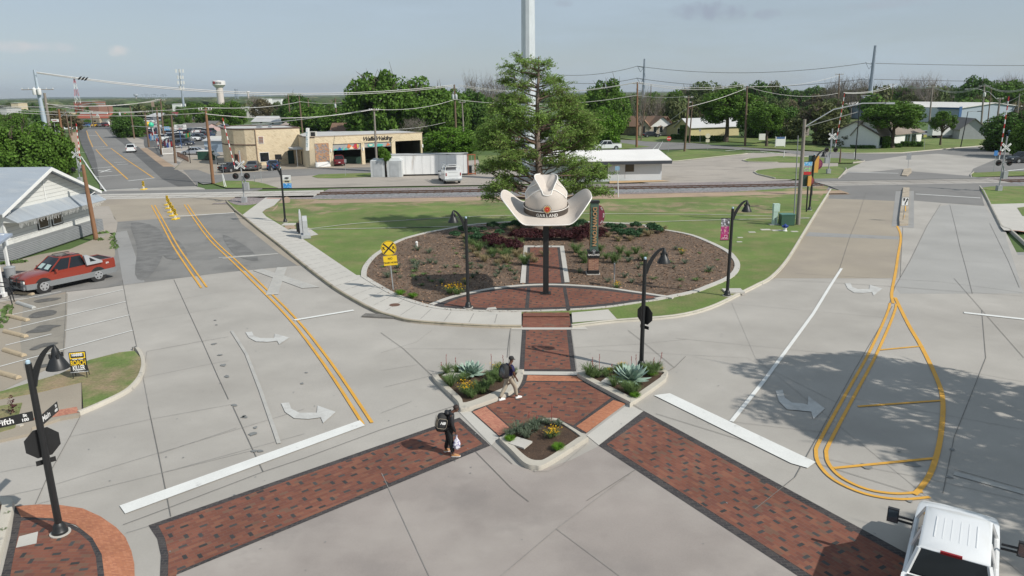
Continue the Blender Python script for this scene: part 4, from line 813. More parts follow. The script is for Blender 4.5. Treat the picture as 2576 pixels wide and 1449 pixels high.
# ---------------------------------------------------------------- warning sign, small signs
p=g('b',357,1150,ZI); t=thing('railroad_warning_sign','round yellow railroad warning sign with NO TRAIN HORN plate in the mulch bed','warning sign',p); t.rotation_euler=(0,R(-3.2),R(6))
zc=hz('b',262,292,p)-p.z; b=MB(); b.box((0,0,(zc+.3)/2),(.055,.05,zc+.3)); b.build('post',galv,t)
b=MB(); b.prism(disc(.455,0,0,40),0,.01,M=face_mat((0,-.04,zc),(1,0,0))); o=b.build('sign_disc',yelp,t)
b=MB(); 
for a in (PI/4,3*PI/4): b.box((0,-.054,zc),(.82,.006,.085),M=Matrix.Rotation(a,3,'Y'))
b.build('cross_mark',blkm,o)
b=MB(); M_=face_mat((0,-.052,zc),(1,0,0)); rr=[[ (M_@Vector((r*math.cos(2*PI*i/40),r*math.sin(2*PI*i/40),0))) for i in range(40)] for r in (.41,.43)]; b.loft(rr,cap=False); b.build('border',blkm,o)
for s__,x in (('R',-.29),('R',.29)): text('lettering',s__,.26,blkm,face_mat((x,-.056,zc),(1,0,0)),o,ext=.002,bold=.008)
zc2=zc-.455-.30; b=MB(); b.prism([(-.40,-.29),(.40,-.29),(.40,.29),(-.40,.29)],0,.01,M=face_mat((0.02,-.04,zc2),(1,0,0))); o=b.build('sign_plate',yelp,t)
text('lettering','NO',.17,blkm,face_mat((0.02,-.054,zc2+.12),(1,0,0)),o,ext=.002,bold=.004); text('lettering','TRAIN HORN',.15,blkm,face_mat((0.02,-.054,zc2-.13),(1,0,0)),o,ext=.002,bold=.003,spacing=.95)
def post_sign(name,label,cat,bs,k,tp,r=.03,m=galv):
    p=g(*bs,.1); t=thing(name,label,cat,p); zt=at(k,*tp,p.y); d=zt-p; b=MB(); b.tube([(0,0,0),(d.x,0,d.z)],r,6); b.build('post',m,t); return t,d
t,d=post_sign('road_sign','narrow grey sign seen edge on beside the brick crescent','sign',('T',828,1448),'T',(842,1092)); 
b=MB(); b.box((.0,0,d.z-.33),(.02,.5,.62)); b.build('sign_plate',galvd,t)
t,d=post_sign('keep_right_sign','white keep right sign with curved arrow on the narrow median','road sign',('J',1213,625),'J',(1240,365)); zc=d.z-.35
b=MB(); b.box((d.x,-.04,zc),(.62,.015,.76)); o=b.build('sign_plate',wht,t)
b=MB(); P=[(-.2,.3),(-.02,.3),(-.04,.1),(-.11,.02),(-.18,.1)]; b.prism(P,0,.004,M=face_mat((d.x,-.05,zc),(1,0,0))); P=[(-.02,-.3),(.06,-.3),(.08,-.12),(.18,.02),(.2,.12),(.27,.12),(.16,.32),(.04,.12),(.1,.12),(.06,.03),(-.02,-.1)]; b.prism(P,0,.004,M=face_mat((d.x,-.05,zc),(1,0,0))); b.build('arrow',blkm,o)
b=MB(); 
for (x0,z0,x1,z1) in ((-.3,-.37,.3,-.355),(-.3,.355,.3,.37),(-.3,-.37,-.285,.37),(.285,-.37,.3,.37)): b.box2((d.x+x0,-.051,zc+z0),(d.x+x1,-.055,zc+z1))
b.build('border',blkm,o)
for lab,bs,k,tp,sz,m_ in (('pale sign on a post at the far end of the median',('E',1268,1325),'E',(1283,1150),(.7,1.0),galvd),('small red stop sign by the street corner',('D',663,1135),'D',(670,965),(0,0),None),('blank round sign back with small plate on the grass corner',('D',1103,1115),'D',(1110,930),(0,0),None),('thin grey sign post in front of the old oak',('D',1020,1040),'D',(1020,885),(.45,.45),galvd),('blue and white sign by the crossing signal at the right',('E',2232,1362),'E',(2262,1125),(.5,.7),mat('sign_blue',(.05,.2,.5),.5)),('small yellow sign on the lawn before the white house',('E',1450,1118),'E',(1462,945),(.6,.5),mat('sign_olive',(.4,.4,.1),.5)),('thin grey post on the gravel verge before the workshop',('B',1603,1405),'B',(1600,1220),(.35,.5),galvd),('thin grey post beside the parked dark cars',('h',588,715),'h',(570,480),(0,0),galvd),('street name sign post by the tan corner lot',('A',2525,1440),'A',(2505,1260),(0,0),galvd),('leaning sign post near the far corner of the lot',('B',155,1400),'B',(140,1180),(0,0),galvd),('short marker post on the grass triangle',('h',462,705),'h',(455,590),(0,0),galvd),('white sign with blue top next to the railway, the milepost',('I',100,365),'D',(88,1300),(.5,.45),mat('sign_blue2',(.25,.40,.55),.5))):
    t,d=post_sign('road_sign',lab,'sign',bs,k,tp,.05 if 'milepost' in lab else .03,wht if 'milepost' in lab else galv)
    if sz[0]: b=MB(); b.box((d.x,-.05,d.z-sz[1]/2),(sz[0],.02,sz[1])); b.build('sign_plate',m_,t)
    if 'stop' in lab:
        b=MB(); b.prism(octagon(.42),0,.015,M=face_mat((d.x,-.06,d.z-.42),(1,0,0))); o=b.build('sign_plate',redp,t); text('lettering','STOP',.3,wht,face_mat((d.x,-.078,d.z-.42),(1,0,0)),o,ext=.001,bold=.01)
    if 'round' in lab:
        b=MB(); b.prism(disc(.5,0,0,24),0,.015,M=face_mat((d.x,-.06,d.z-.5),(1,0,0))); b.box((d.x,-.05,d.z-1.45),(.75,.02,.6)); b.build('sign_plate',mat('sign_back_cream',(.60,.56,.42),.6),t)
    if 'street name' in lab:
        b=MB(); b.box((d.x-.0,-.05,d.z-.15),(1.6,.02,.28)); o=b.build('sign_plate',blkm,t); text('lettering','S FOURTH',.24,wht,face_mat((d.x,-.065,d.z-.15),(1,0,0)),o,ext=.001,bold=.004)
p=g('D',1920,1085,.05); t=thing('estate_sign','white board with blue heading on two white posts by the road','sign',p); q=at('D',1925,965,p.y)-p
b=MB(); 
for x in (-1.0,1.0): b.box((x,0,q.z/2),(.1,.1,q.z))
b.build('post',wht,t); b=MB(); b.box((0,-.06,q.z*.52),(1.9,.06,q.z*.85)); o=b.build('board',wht,t); b=MB(); b.box((0,-.1,q.z*.86),(1.7,.02,.35)); b.build('heading',mat('sign_blue3',(.05,.12,.3),.5),o)
p=g('D',1716,1005,.05); b=MB(); q=at('D',1716,935,p.y)-p; b.box((0,0,q.z/2),(1.5,.3,q.z)); b.build('site_board',wht,None,loc=p); tag(bpy.data.objects['site_board'],'plain white board standing beyond the road near the hydrant','sign board')
# yard sign
p=g('K',905,1110,.14); t=thing('yard_sign','black and yellow ROACH KILLER sandwich board on the grass island','sign',p); t.rotation_euler=(R(-6),0,R(14)); W0=.64; zz=hz('K',905,825,p)-p.z; s0=.27
b=MB(); b.box((0,.0,(s0+zz)/2),(W0,.03,zz-s0)); o=b.build('board',blkm,t)
b=MB(); b.box((0,-.018,zz-.16),(W0-.06,.012,.26)); b.build('heading',yelp,o); b=MB(); b.box((0,-.026,zz-.16),(W0-.14,.012,.17)); b.build('heading',blkm,o)
for tx,sz,dz,m_ in (('HARRIS',.17,.16,wht),('ONE YEAR',.12,.37,wht),('ROACH',.30,.60,yelp),('KILLER',.29,.88,wht),('www.pfharris.com',.075,1.07,wht)): 
    text('lettering',tx,sz,m_,face_mat((0,-.036 if dz<.2 else -.02,zz-dz*zz/1.42),(1,0,0))@Matrix.Diagonal((.56 if sz>.2 else .75,1,1,1)),o,ext=.002,bold=.006 if sz>.1 else .0,spacing=.95)
b=MB(); 
for x in (-W0/2+.06,W0/2-.06): b.cyl((x,0,0),(x,0,s0+.1),.018,n=6); b.cyl((x,.35,0),(x,.02,zz*.8),.015,n=6)
b.build('leg',blk,t)
b=MB(); b.box((0,0,s0-.01),(W0+.03,.04,.03)); b.build('leg_bar',galv,t)
# delineators
def delin(p,lab,sc_=1):
    t=thing('delineator',lab,'delineator',p,R(-8),'yellow and black striped delineators'); b=MB(); b.box((0,0,.05),(.42,.9,.1)); b.build('base',yelp,t)
    b=MB(); b.prism([(-.13,.1),(.13,.1),(.05,.42),(-.05,.42)],-.02,.02,M=face_mat((0,0,0),(1,0,0))); b.build('stem',wht,t)
    b=MB(); x=.15; z0,z1=.38,1.08
    b.box((0,-.0,(z0+z1)/2),(2*x,.03,z1-z0)); o=b.build('panel',yelp,t); b=MB()
    for i in range(3):
        zc=z0+.06+.2*i; b.add([(-x,-.018,zc+.2),(x,-.018,zc),(x,-.018,zc+.10),(-x,-.018,zc+.30)] if zc+.3<z1+.05 else [(-x,-.018,zc+.2),(x,-.018,zc),(x,-.018,zc+.10),(-x,-.018,min(z1,zc+.3))],[(0,1,2,3)])
    b.build('stripe',blkm,o); t.scale=(sc_,)*3
delin(g('F',1622,275,.02),'striped yellow delineator standing alone beyond the railway',1.0)
for i,(x,y) in enumerate(((1892,448),(1908,487),(1930,530),(1955,570),(1980,610))): delin(g('F',x,y,.02),['farthest','second farthest','middle','second nearest','nearest'][i]+' striped delineator of the row before the crossing',.95)
# ---------------------------------------------------------------- crossing signals
gr=mat('signal_grey',(.38,.39,.40),.55,.08,2,20,.1,metal=.2)
def crossing(label,p,zc,zl,gate=None,zmast=None,face=-1,off=0,boxside=1):
    t=thing('crossing_signal',label,'crossing signal',p,0,'railroad crossing signals'); zm=zmast or zc+.8
    b=MB(); b.tube([(0,0,0),(0,0,zm)],.075,10); b.lathe([(.075,zm-.02),(.11,zm),(.11,zm+.05),(.0,zm+.1)],8); b.build('mast',gr,t,40)
    b=MB(); b.box((0,0,.3),(.5,.5,.6)); b.build('base',gr,t)
    b=MB(); b.box((.40*boxside,0,1.8),(.5,.45,.8)); b.tube([(.05,.05,2.9),(.3*boxside,.05,2.3),(.35*boxside,.05,1.5)],.09,8); b.build('gate_mechanism',gr,t)
    b=MB(); b.box((0,face*.1,zl),(1.35,.06,.07)); b.build('light_bar',gr,t)
    for s_ in (-1,1):
        M_=face_mat((s_*.62,face*.16,zl),(1,0,0) if face<0 else (-1,0,0)); b=MB(); b.prism(disc(.34,0,0,24),0,.03,M=M_); b.tube([M_@Vector((0,0,0)),M_@Vector((0,0,-.25))],.13,12); o=b.build('signal_light',blkm,t)
        b=MB(); b.prism(disc(.12,0,0,16),.03,.05,M=M_); b.build('lens',mat('lens_red',(.10,.01,.01),.2),o)
        b=MB(); b.add([M_@Vector((rr*math.cos(a),rr*math.sin(a),z)) for z,rr in ((.03,.17),(.3,.15)) for a in [PI*i/8-.1 for i in range(9)]],[(i,i+1,10+i,9+i) for i in range(8)]); b.build('hood',blkm,o)
    for i,(a,w0,w1) in enumerate(((R(40),'CROSSING',None),(R(-40),'RAIL    ROAD',None))):
        Mx=face_mat((0,face*(.12+.02*(1-i)),zc),(math.cos(a)*-face,0,math.sin(a)),(-math.sin(a)*-face,0,math.cos(a)))
        b=MB(); b.prism([(-.62,-.115),(.62,-.115),(.62,.115),(-.62,.115)],0,.012,M=Mx); o=b.build('crossbuck_board',wht,t)
        text('lettering',w0,.17,blkm,Mx@Matrix.Translation((0,0,.014)),o,ext=.001,bold=.004)
    if gate:
        a_,c_=gate; n=14; 
        for m_,k0,nm in ((wht,0,'gate_arm'),(redp,1,'gate_stripe')):
            b=MB()
            for i in range(k0,n,2): b.box(a_.lerp(c_,(i+.5)/n),(.13,.05,(c_-a_).length/n),M=(c_-a_).to_track_quat('Z','Y').to_matrix())
            if k0==0: ob=b.build(nm,m_,t)
            else: b.build(nm,m_,ob)
    return t
def G2(p,k,*a): return at(k,*a,p.y)-p
p=g('h',285,1075,.12); crossing('crossing signal with white crossbuck and raised gate beside the sidewalk',p,G2(p,'h',203,402).z,G2(p,'h',225,600).z,(G2(p,'B',365,1330)+Vector((0,-.1,0)),G2(p,'B',222,755)+Vector((0,-.1,0))),G2(p,'h',176,165).z)
p=g('F',905,185,.05); crossing('crossing signal half hidden behind the white wooden building',p,G2(p,'A',850,1170).z,G2(p,'A',880,1335).z,(G2(p,'A',912,1290),G2(p,'A',858,820)),G2(p,'A',845,1105).z)
p=g('E',370,1380,.1); crossing('crossing signal with raised gate beyond the track at the right road',p,G2(p,'E',410,965).z,G2(p,'E',395,1115).z,(G2(p,'E',448,1085),G2(p,'E',555,480)),G2(p,'E',418,885).z,boxside=-1)
p=g('J',2290,290,.1); crossing('crossing signal on the right lawn with blue box and raised gate',p,G2(p,'R',820,965).z,G2(p,'R',750,1260).z,(G2(p,'R',685,1200),G2(p,'R',872,0)),G2(p,'R',845,775).z)
# ---------------------------------------------------------------- monument, hydrant, cabinets
gran=mat('granite',(.40,.41,.42),.6,.1,3,40,.2); grand=mat('granite_dark',(.13,.13,.135),.35,.1,3,40,.1)
p=g('c',610,1262,ZI+.03); t=thing('stone_monument','grey granite tablet with dark face beside the sidewalk','monument',p,R(18)); h_=hz('c',560,650,p)-p.z
b=MB(); b.box((0,.0,.14),(.75,1.25,.28)); b.build('base',gran,t)
pf_=[(-.5,.28),(.5,.28),(.44,h_-.35),(.30,h_-.12),(.1,h_),(-.1,h_),(-.30,h_-.12),(-.44,h_-.35)]
b=MB(); b.prism(pf_,-.19,.19,M=face_mat((0,0,0),(0,1,0))); b.build('tablet',gran,t)
b=MB(); b.prism([(x*.8,.28+(z-.28)*.86+.1) for x,z in pf_],.0,.02,M=face_mat((-.19,0,0),(0,-1,0))); b.build('tablet_face',grand,t)
p=g('c',480,1150,ZI+.03); t=thing('stone_spire','slender dark grey stone spire with pointed top behind the granite tablet','monument',p,R(18)); h_=hz('c',430,465,p)-p.z
b=MB(); b.loft([[(-.1,-.42,0),(.1,-.42,0),(.1,.42,0),(-.1,.42,0)],[(-.1,-.36,h_*.6),(.1,-.36,h_*.6),(.1,.36,h_*.6),(-.1,.36,h_*.6)],[(-.08,-.2,h_*.88),(.08,-.2,h_*.88),(.08,.2,h_*.88),(-.08,.2,h_*.88)],[(-.04,-.04,h_),(.04,-.04,h_),(.04,.04,h_),(-.04,.04,h_)]]); b.build('shaft',gran,t)
b=MB(); b.box((-.11,0,h_*.33),(.02,.6,h_*.45)); b.build('plaque',grand,t)
for (x,y,ty,lab) in ((385,1100,855,'black bollard post, the left of two behind the granite tablet'),(432,1135,820,'black bollard post with tan cap, the right of two')):
    p=g('c',x,y,ZI+.03); h_=hz('c',x,ty,p)-p.z; b=MB(); b.lathe([(.11,0),(.11,h_-.12),(.09,h_-.05)],12); t=thing('bollard',lab,'bollard',p,0,'bollards beside the monument'); b.build('post',blk,t,40); b=MB(); b.lathe([(.10,h_-.1),(.10,h_),(0,h_+.08)],12); b.build('cap',mat('cap_tan',(.55,.36,.18),.6) if 'tan' in lab else blk,t,40)
p=g('f',1680,925,ZI); t=thing('fire_hydrant','white fire hydrant with blue bonnet on the lawn','fire hydrant',p); h_=hz('f',1680,755,p)-p.z; blue=mat('hydrant_blue',(.02,.05,.25),.4)
b=MB(); b.lathe([(.2,0),(.2,.05),(.14,.07),(.14,h_*.5)],14); b.build('barrel',wht,t,40)
b=MB(); b.lathe([(.18,h_*.48),(.18,h_*.55),(.15,h_*.58),(.15,h_*.72),(.17,h_*.75),(.12,h_*.86),(.04,h_*.93),(.04,h_)],14); b.tube([(-.26,0,h_*.63),(.26,0,h_*.63)],.08,10); b.tube([(0,0,h_*.63),(0,-.28,h_*.63)],.10,10); b.build('bonnet',blue,t,40)
p=g('f',1712,788,ZI); t=thing('utility_cabinet','dark green utility cabinet on the lawn beside the wooden pole','utility cabinet',p); h_=hz('f',1712,530,p)-p.z
b=MB(); b.box((0,0,h_/2),(1.15,.8,h_-.06)); b.build('body',mat('cabinet_green',(.045,.11,.075),.5),t); b=MB(); b.box((0,0,h_-.03),(1.2,.86,.07)); b.build('lid',mat('cabinet_green_top',(.08,.2,.16),.4),t)
p=g('f',1440,782,ZI); t=thing('utility_pedestal','tall pale mint utility pedestal on the lawn','utility pedestal',p); h_=hz('f',1460,302,p)-p.z; mint=mat('mint',(.48,.62,.55),.5)
b=MB(); b.box((0,0,.02),(.9,.6,.04)); b.build('footing',conc,t); b=MB(); b.box((0,0,h_*.33),(.38,.36,h_*.66)); b.build('lower_box',mint,t); b=MB(); b.box((.05,0,h_*.82),(.52,.42,h_*.36)); b.build('upper_box',mint,t); b=MB(); b.tube([(0,-.22,0),(0,-.22,h_*.36)],.03,6); b.build('conduit',galvd,t)
b=MB(); p=g('a',235,785,ZI); b.lathe([(.10,0),(.10,.3),(.12,.34),(.05,.42)],10); o=b.build('sprinkler_valve',wht,None,40,loc=p); tag(o,'small white valve box standing in the mulch','valve')
# wheel stops
wsm=curbm
for i,(s_) in enumerate(('K 145,155 375,175','K 195,268 385,328','K 88,415 315,468','K 55,592 298,652','K 50,800 275,868','K -30,1050 215,1118')):
    a_,c_=gs(s_,.02); b=MB(); L_=(c_-a_).length; b.loft([[(x,-.12,0),(x,.12,0),(x,.1,.09),(x,.04,.14),(x,-.04,.14),(x,-.1,.09)] for x in (-L_/2,-L_/2+.02,L_/2-.02,L_/2)]); o=b.build('wheel_stop',mat('wheel_stop_grey',(.42,.42,.40),.8,.15) if i==1 else mat('wheel_stop_tan',(.46,.37,.25),.85,.18,1.5,15,.15,spots=((.2,.16,.12),1.2,.55,.7)),None,40,loc=(a_+c_)/2); o.rotation_euler=(0,0,math.atan2(c_.y-a_.y,c_.x-a_.x))
    tag(o,('tan concrete wheel stop half under the red pickup','grey concrete wheel stop, second from the red pickup','tan wheel stop third from the red pickup','tan wheel stop fourth from the red pickup','tan wheel stop fifth from the red pickup','tan wheel stop nearest the street lamp and grass island')[i],'wheel stop','concrete wheel stops in the parking bays')
# ---------------------------------------------------------------- vehicles
tyre=mat('tyre_rubber',(.018,.018,.018),.85,.1); rim=mat('alloy_rim',(.55,.56,.57),.3,.05,metal=.7); trimb=mat('trim_black',(.02,.02,.022),.5,.05); redl=mat('tail_red',(.28,.01,.012),.2,0,fvar=0); headl=mat('headlight',(.75,.75,.72),.1,0,fvar=0); plate=mat('number_plate',(.6,.6,.58),.5,0,fvar=0)
def carpaint(n,c,metal=.0): return mat('car_'+n,c,.28,.03,1,3,0,metal=metal,coat=.6,spec=.5)
CW=carpaint('white',(.74,.75,.75)); CR=carpaint('red',(.27,.035,.018),.2); CS=carpaint('silver',(.48,.50,.54),.4); CK=carpaint('black',(.018,.02,.025)); CG=carpaint('grey',(.11,.115,.12),.3); CB=carpaint('blue',(.025,.06,.14),.2); CM=carpaint('maroon',(.16,.022,.028),.1); CGR=carpaint('green',(.02,.07,.05)); CBR=carpaint('bright_blue',(.03,.16,.42)); CY=carpaint('yellow',(.65,.4,.03)); CD=carpaint('dark_blue',(.03,.04,.07),.1)
# profiles: stations (x from front, half width, z bottom, z shoulder); cabin (x0 base front, x1 roof front, x2 roof rear, x3 base rear, z roof)
KINDS={
 'sedan':dict(L=4.75,st=[(0,.60,.32,.52),(.08,.78,.24,.66),(.5,.88,.20,.76),(1.25,.91,.20,.88),(2.6,.92,.20,.94),(3.8,.91,.20,.99),(4.5,.86,.24,1.0),(4.70,.76,.32,.92),(4.75,.6,.4,.75)],cab=(1.15,1.95,3.35,4.15,1.45),wh=(.88,3.68,.325)),
 'suv':dict(L=4.7,st=[(0,.66,.36,.62),(.08,.84,.26,.86),(.5,.92,.24,.98),(1.2,.94,.24,1.06),(2.6,.94,.24,1.08),(3.9,.94,.24,1.12),(4.55,.90,.28,1.12),(4.68,.84,.34,1.05),(4.7,.7,.4,.85)],cab=(1.0,1.75,4.1,4.62,1.72),wh=(.92,3.72,.36)),
 'van':dict(L=5.0,st=[(0,.7,.36,.62),(.1,.88,.26,.85),(.6,.96,.24,1.0),(1.2,.98,.24,1.1),(2.6,.98,.24,1.1),(4.3,.98,.24,1.1),(4.9,.95,.28,1.1),(5.0,.85,.34,1.0)],cab=(.8,1.6,4.75,4.95,1.8),wh=(.95,3.95,.35)),
 'pickup':dict(L=5.7,st=[(0,.74,.42,.75),(.08,.94,.32,.98),(.5,.99,.30,1.08),(1.3,1.0,.30,1.14),(3.7,1.0,.30,1.17),(5.55,1.0,.34,1.20),(5.66,.97,.38,1.18),(5.7,.9,.45,.8)],cab=(1.35,2.0,3.55,3.78,1.86),wh=(1.0,4.55,.40),bed=(3.9,5.55)),
 'pickup4':dict(L=5.75,st=[(0,.74,.42,.75),(.08,.94,.32,.98),(.5,.99,.30,1.08),(1.3,1.0,.30,1.14),(3.7,1.0,.30,1.17),(5.6,1.0,.34,1.20),(5.71,.97,.38,1.18),(5.75,.9,.45,.8)],cab=(1.35,2.05,3.95,4.15,1.88),wh=(1.0,4.55,.40),bed=(4.2,5.6)),
}
KINDS['crew']=dict(L=5.6,st=[(0,.74,.46,.85),(.08,.94,.38,1.02),(.5,.99,.36,1.12),(1.4,1.0,.36,1.20),(3.6,1.0,.36,1.24),(5.45,1.0,.40,1.30),(5.56,.97,.42,1.28),(5.6,.9,.5,.9)],cab=(1.5,2.35,3.62,3.80,1.92),wh=(1.05,4.38,.43),bed=(3.95,5.45))
def car(kind,label,paint,p,rz,cat='car',lower=None,group=None,detail=True,name=None,sc=1,sail=None,tint=None):
    K=KINDS[kind]; L_=K['L']; t=thing(name or ('pickup_truck' if 'pickup' in kind else 'parked_car'),label,cat,p,rz,group); X=lambda x:L_/2-x; t.scale=(sc,)*3
    def ring(x,hw,zb,zs):
        zm=zb+(zs-zb)*.55; pts=[(-hw*.86,zb),(-hw,zb+.10),(-hw*1.0,zm),(-hw*.965,zs-.03),(-hw*.90,zs+.0),(-hw*.4,zs+.03),(hw*.4,zs+.03),(hw*.90,zs),(hw*.965,zs-.03),(hw,zm),(hw,zb+.10),(hw*.86,zb)]
        return [Vector((X(x),y,z)) for y,z in pts]
    st=K['st']; rs=[]
    for i in range(len(st)-1):
        for f_ in ((0,.5) if st[i+1][0]-st[i][0]>.6 else (0,)): rs.append([a+(b_-a)*f_ for a,b_ in zip(st[i],st[i+1])])
    rs.append(st[-1]); b=MB(); b.loft([ring(*s) for s in rs]); body=b.build('body',paint,t,38)
    c0,c1,c2,c3,zr=K['cab']; zi=lambda x:next((a[3]+(b_[3]-a[3])*(x-a[0])/(b_[0]-a[0]) for a,b_ in zip(st,st[1:]) if a[0]<=x<=b_[0]),1)
    hw=max(s[1] for s in st); wb,wt=hw*.90,hw*.70
    b=MB(); base=[Vector((X(c0),-wb,zi(c0)-.02)),Vector((X(c0)+.06,0,zi(c0)-.0)),Vector((X(c0),wb,zi(c0)-.02)),Vector((X(c3),wb,zi(c3)-.02)),Vector((X(c3)-.03,0,zi(c3))),Vector((X(c3),-wb,zi(c3)-.02))]
    topr=[Vector((X(c1),-wt,zr-.03)),Vector((X(c1)+.08,0,zr-.02)),Vector((X(c1),wt,zr-.03)),Vector((X(c2),wt,zr-.04)),Vector((X(c2)-.05,0,zr-.02)),Vector((X(c2),-wt,zr-.04))]
    b.loft([base,topr]); cab=b.build('windows',tint or glass,t,20)
    b=MB(); r0=[v+Vector((0,math.copysign(.02,v.y) if v.y else 0,-.02)) for v in topr]; r1=[Vector((v.x+(-.05 if v.x>X((c1+c2)/2) else .05),v.y*.93,zr+.02)) for v in topr]; r2=[Vector((v.x*.6+X((c1+c2)/2)*.4,v.y*.5,zr+.045)) for v in topr]
    b.loft([r0,[v+Vector((0,0,.03)) for v in r0],r1,r2]); b.build('roof',paint,t,35)
    if detail:
        b=MB()
        def strut(a,c_,w_=.06):
            b.tube([a,c_],w_/1.6,4)
        for s_ in (-1,1):
            bf=Vector((X(c0),s_*wb,zi(c0)-.03)); tf=Vector((X(c1),s_*wt,zr-.04)); bb=Vector((X(c3),s_*wb,zi(c3)-.03)); tb=Vector((X(c2),s_*wt,zr-.04))
            strut(bf,tf,.07); strut(bb,tb,.13 if kind=='sedan' else .09)
            n=2 if kind in('sedan','suv','van') else 1
            for i in range(1,n+1):
                f_=i/(n+1) if kind!='suv' else i/(n+.6); strut(bf.lerp(bb,f_),tf.lerp(tb,f_),.06)
        b.build('pillars',paint,t,40)
    w0,w1,wr=K['wh']
    for i,xw in enumerate((w0,w1)):
        b=MB()
        for s_ in (-1,1): b.cyl((X(xw),s_*(hw*.90),wr+.02),(X(xw),s_*(hw*1.003),wr+.02),wr*1.20,n=20)
        b.build('wheel_arch',trimb,body)
        for s_ in (-1,1):
            b=MB(); b.cyl((X(xw),s_*(hw-.20),wr),(X(xw),s_*(hw+.012),wr),wr,n=22); wobj=b.build('wheel',tyre,t,40)
            b=MB(); b.cyl((X(xw),s_*(hw-.05),wr),(X(xw),s_*(hw+.018),wr),wr*.62,n=18)
            ri=b.build('rim',rim,wobj,40)
            if detail and hw>=0:
                b=MB()
                for q in range(5):
                    a=q*2*PI/5+.3; b.box((X(xw)+wr*.40*math.cos(a),s_*(hw+.02),wr+wr*.40*math.sin(a)),(wr*.18,.012,wr*.18),M=Matrix.Rotation(-a,3,'Y'))
                b.build('rim_slots',trimb,wobj)
    zf=(st[1][2]+st[1][3])/2
    for s_ in (-1,1):
        b=MB(); b.box((X(.10),s_*hw*.68,zf+.14),(.22,hw*.36,.15)); b.build('headlight',headl,t)
        zt=st[-2][3]-.17; b=MB(); b.box((X(L_-.12),s_*hw*.80,zt),(.22,hw*.26,.2 if kind in('sedan',) else .34)); b.build('taillight',redl,t)
        b=MB(); b.box((X(c0+.32),s_*(hw+.09),zi(c0)+.08),(.14,.2,.14)); b.build('mirror',paint if kind!='pickup' else trimb,t)
    b=MB(); b.box((X(.03),0,zf-.02),(.12,hw*.95,.20)); b.build('grille',trimb,t)
    b=MB(); b.box((X(L_-.0),0,zf+.05),(.03,.32,.14)); b.build('number_plate',plate,t)
    if lower:
        b=MB(); 
        for z0,z1 in ((.0,.16),):
            b.loft([[v for v in [Vector((X(s[0]),-s[1]*1.012,s[2]+.0)),Vector((X(s[0]),-s[1]*1.015,s[2]+.34)),Vector((X(s[0]),s[1]*1.015,s[2]+.34)),Vector((X(s[0]),s[1]*1.012,s[2]))]] for s in [(q[0]-(.02 if q[0]<.01 else 0)+(.02 if q[0]>L_-.01 else 0),q[1],q[2],q[3]) for q in rs]])
        b.build('cladding',lower,t,30)
    if 'bed' in K:
        x0,x1=K['bed']; zb=zi(x0)+.03; b=MB(); wI=hw*.82; zz=K['st'][-3][3]+.028
        b.add([(X(x0),-wI,zz),(X(x1),-wI,zz+.02),(X(x1),wI,zz+.02),(X(x0),wI,zz)],[(0,3,2,1)]); b.build('bed',blkm,t)
        b=MB(); 
        zr_=zz+.045
        for q in (((X(x0),-hw*.97,1.12),(X(x1)+.0,-hw*.84,zr_)),((X(x0),hw*.84,1.12),(X(x1),hw*.97,zr_)),((X(x1)-.0,-hw*.95,1.12),(X(x1)-.10,hw*.95,zr_)),((X(x0)-.0,-hw*.95,1.12),(X(x0)+.06,hw*.95,zr_))): b.box2(*q)
        b.build('bed_rail',paint,t)
    b=MB(); b.box((X(L_-.0),0,st[-2][2]+.12),(.16,hw*1.8,.18)); b.box((X(0.02),0,st[1][2]+.10),(.14,hw*1.7,.18)); b.build('bumper',(lower or (rim if 'pickup' in kind else paint)),t)
    return t
def heading(a,c_): d=c_-a; return math.atan2(d.y,d.x)
# red pickup in the parking bays
wf=g('F',505,1440); wr_=g('F',1105,1310); hd_=heading(wr_,wf); lft=Vector((-math.sin(hd_),math.cos(hd_),0)); mid=(wf+wr_)/2-lft*.88
claddg=mat('cladding_grey',(.19,.20,.205),.6,.05)
red=car('crew','red pickup with grey lower cladding, bull bar and open black bed',CR,mid+Vector((math.cos(hd_),math.sin(hd_),0))*-.1,hd_,'pickup truck',lower=claddg)
K=KINDS['crew']; L_=K['L']
for s_ in (-1,1):
    b=MB(); M_=face_mat((0,s_*.99,0),(1,0,0),(0,0,1)); x0=L_/2-3.58; P=[(x0,1.86),(x0-.18,1.88),(x0-1.1,1.36),(x0-1.1,1.24),(x0-.1,1.22)]
    b.prism([(x,y) for x,y in P],-.16,.0,M=M_); o=b.build('sail_panel',mat('sail_silver',(.42,.44,.46),.4,.05,metal=.2),red)
    b=MB(); P=[(x0-.30,1.68),(x0-.36,1.68),(x0-.72,1.42),(x0-.34,1.42)]; b.prism(P,-.165,.006,M=M_); b.build('sail_window',glass,o)
b=MB(); xF=L_/2+.12
for y in (-.42,.42): b.tube([(xF-.1,y,.42),(xF+.08,y,.7),(xF+.02,y,1.12),(xF-.15,y,1.18)],.035,8)
for z in (.62,.98): b.tube([(xF-.25,-.9,z-.05),(xF,-.6,z),(xF+.06,0,z),(xF,.6,z),(xF-.25,.9,z-.05)],.03,8)
b.build('bull_bar',blk,red)
b=MB(); b.box((L_/2-2.75,0,1.968),(.8,.75,.01)); b.build('sunroof',glass,red)
b=MB()
for s_ in (-1,1): b.tube([(L_/2-2.5,s_*.6,1.93),(L_/2-2.6,s_*.6,1.98),(L_/2-3.5,s_*.6,1.98),(L_/2-3.6,s_*.6,1.93)],.02,6)
b.build('roof_rail',trimb,red)
b=MB(); b.add([(L_/2-1.62,-.62,1.29),(L_/2-1.62,.62,1.29),(L_/2-1.9,.58,1.53),(L_/2-1.9,-.58,1.53)],[(0,1,2,3)]); b.v=[(x+.035,y,z+.02) for x,y,z in b.v]; b.build('sun_shade',mat('sunshade',(.45,.58,.55),.5,.1),red)
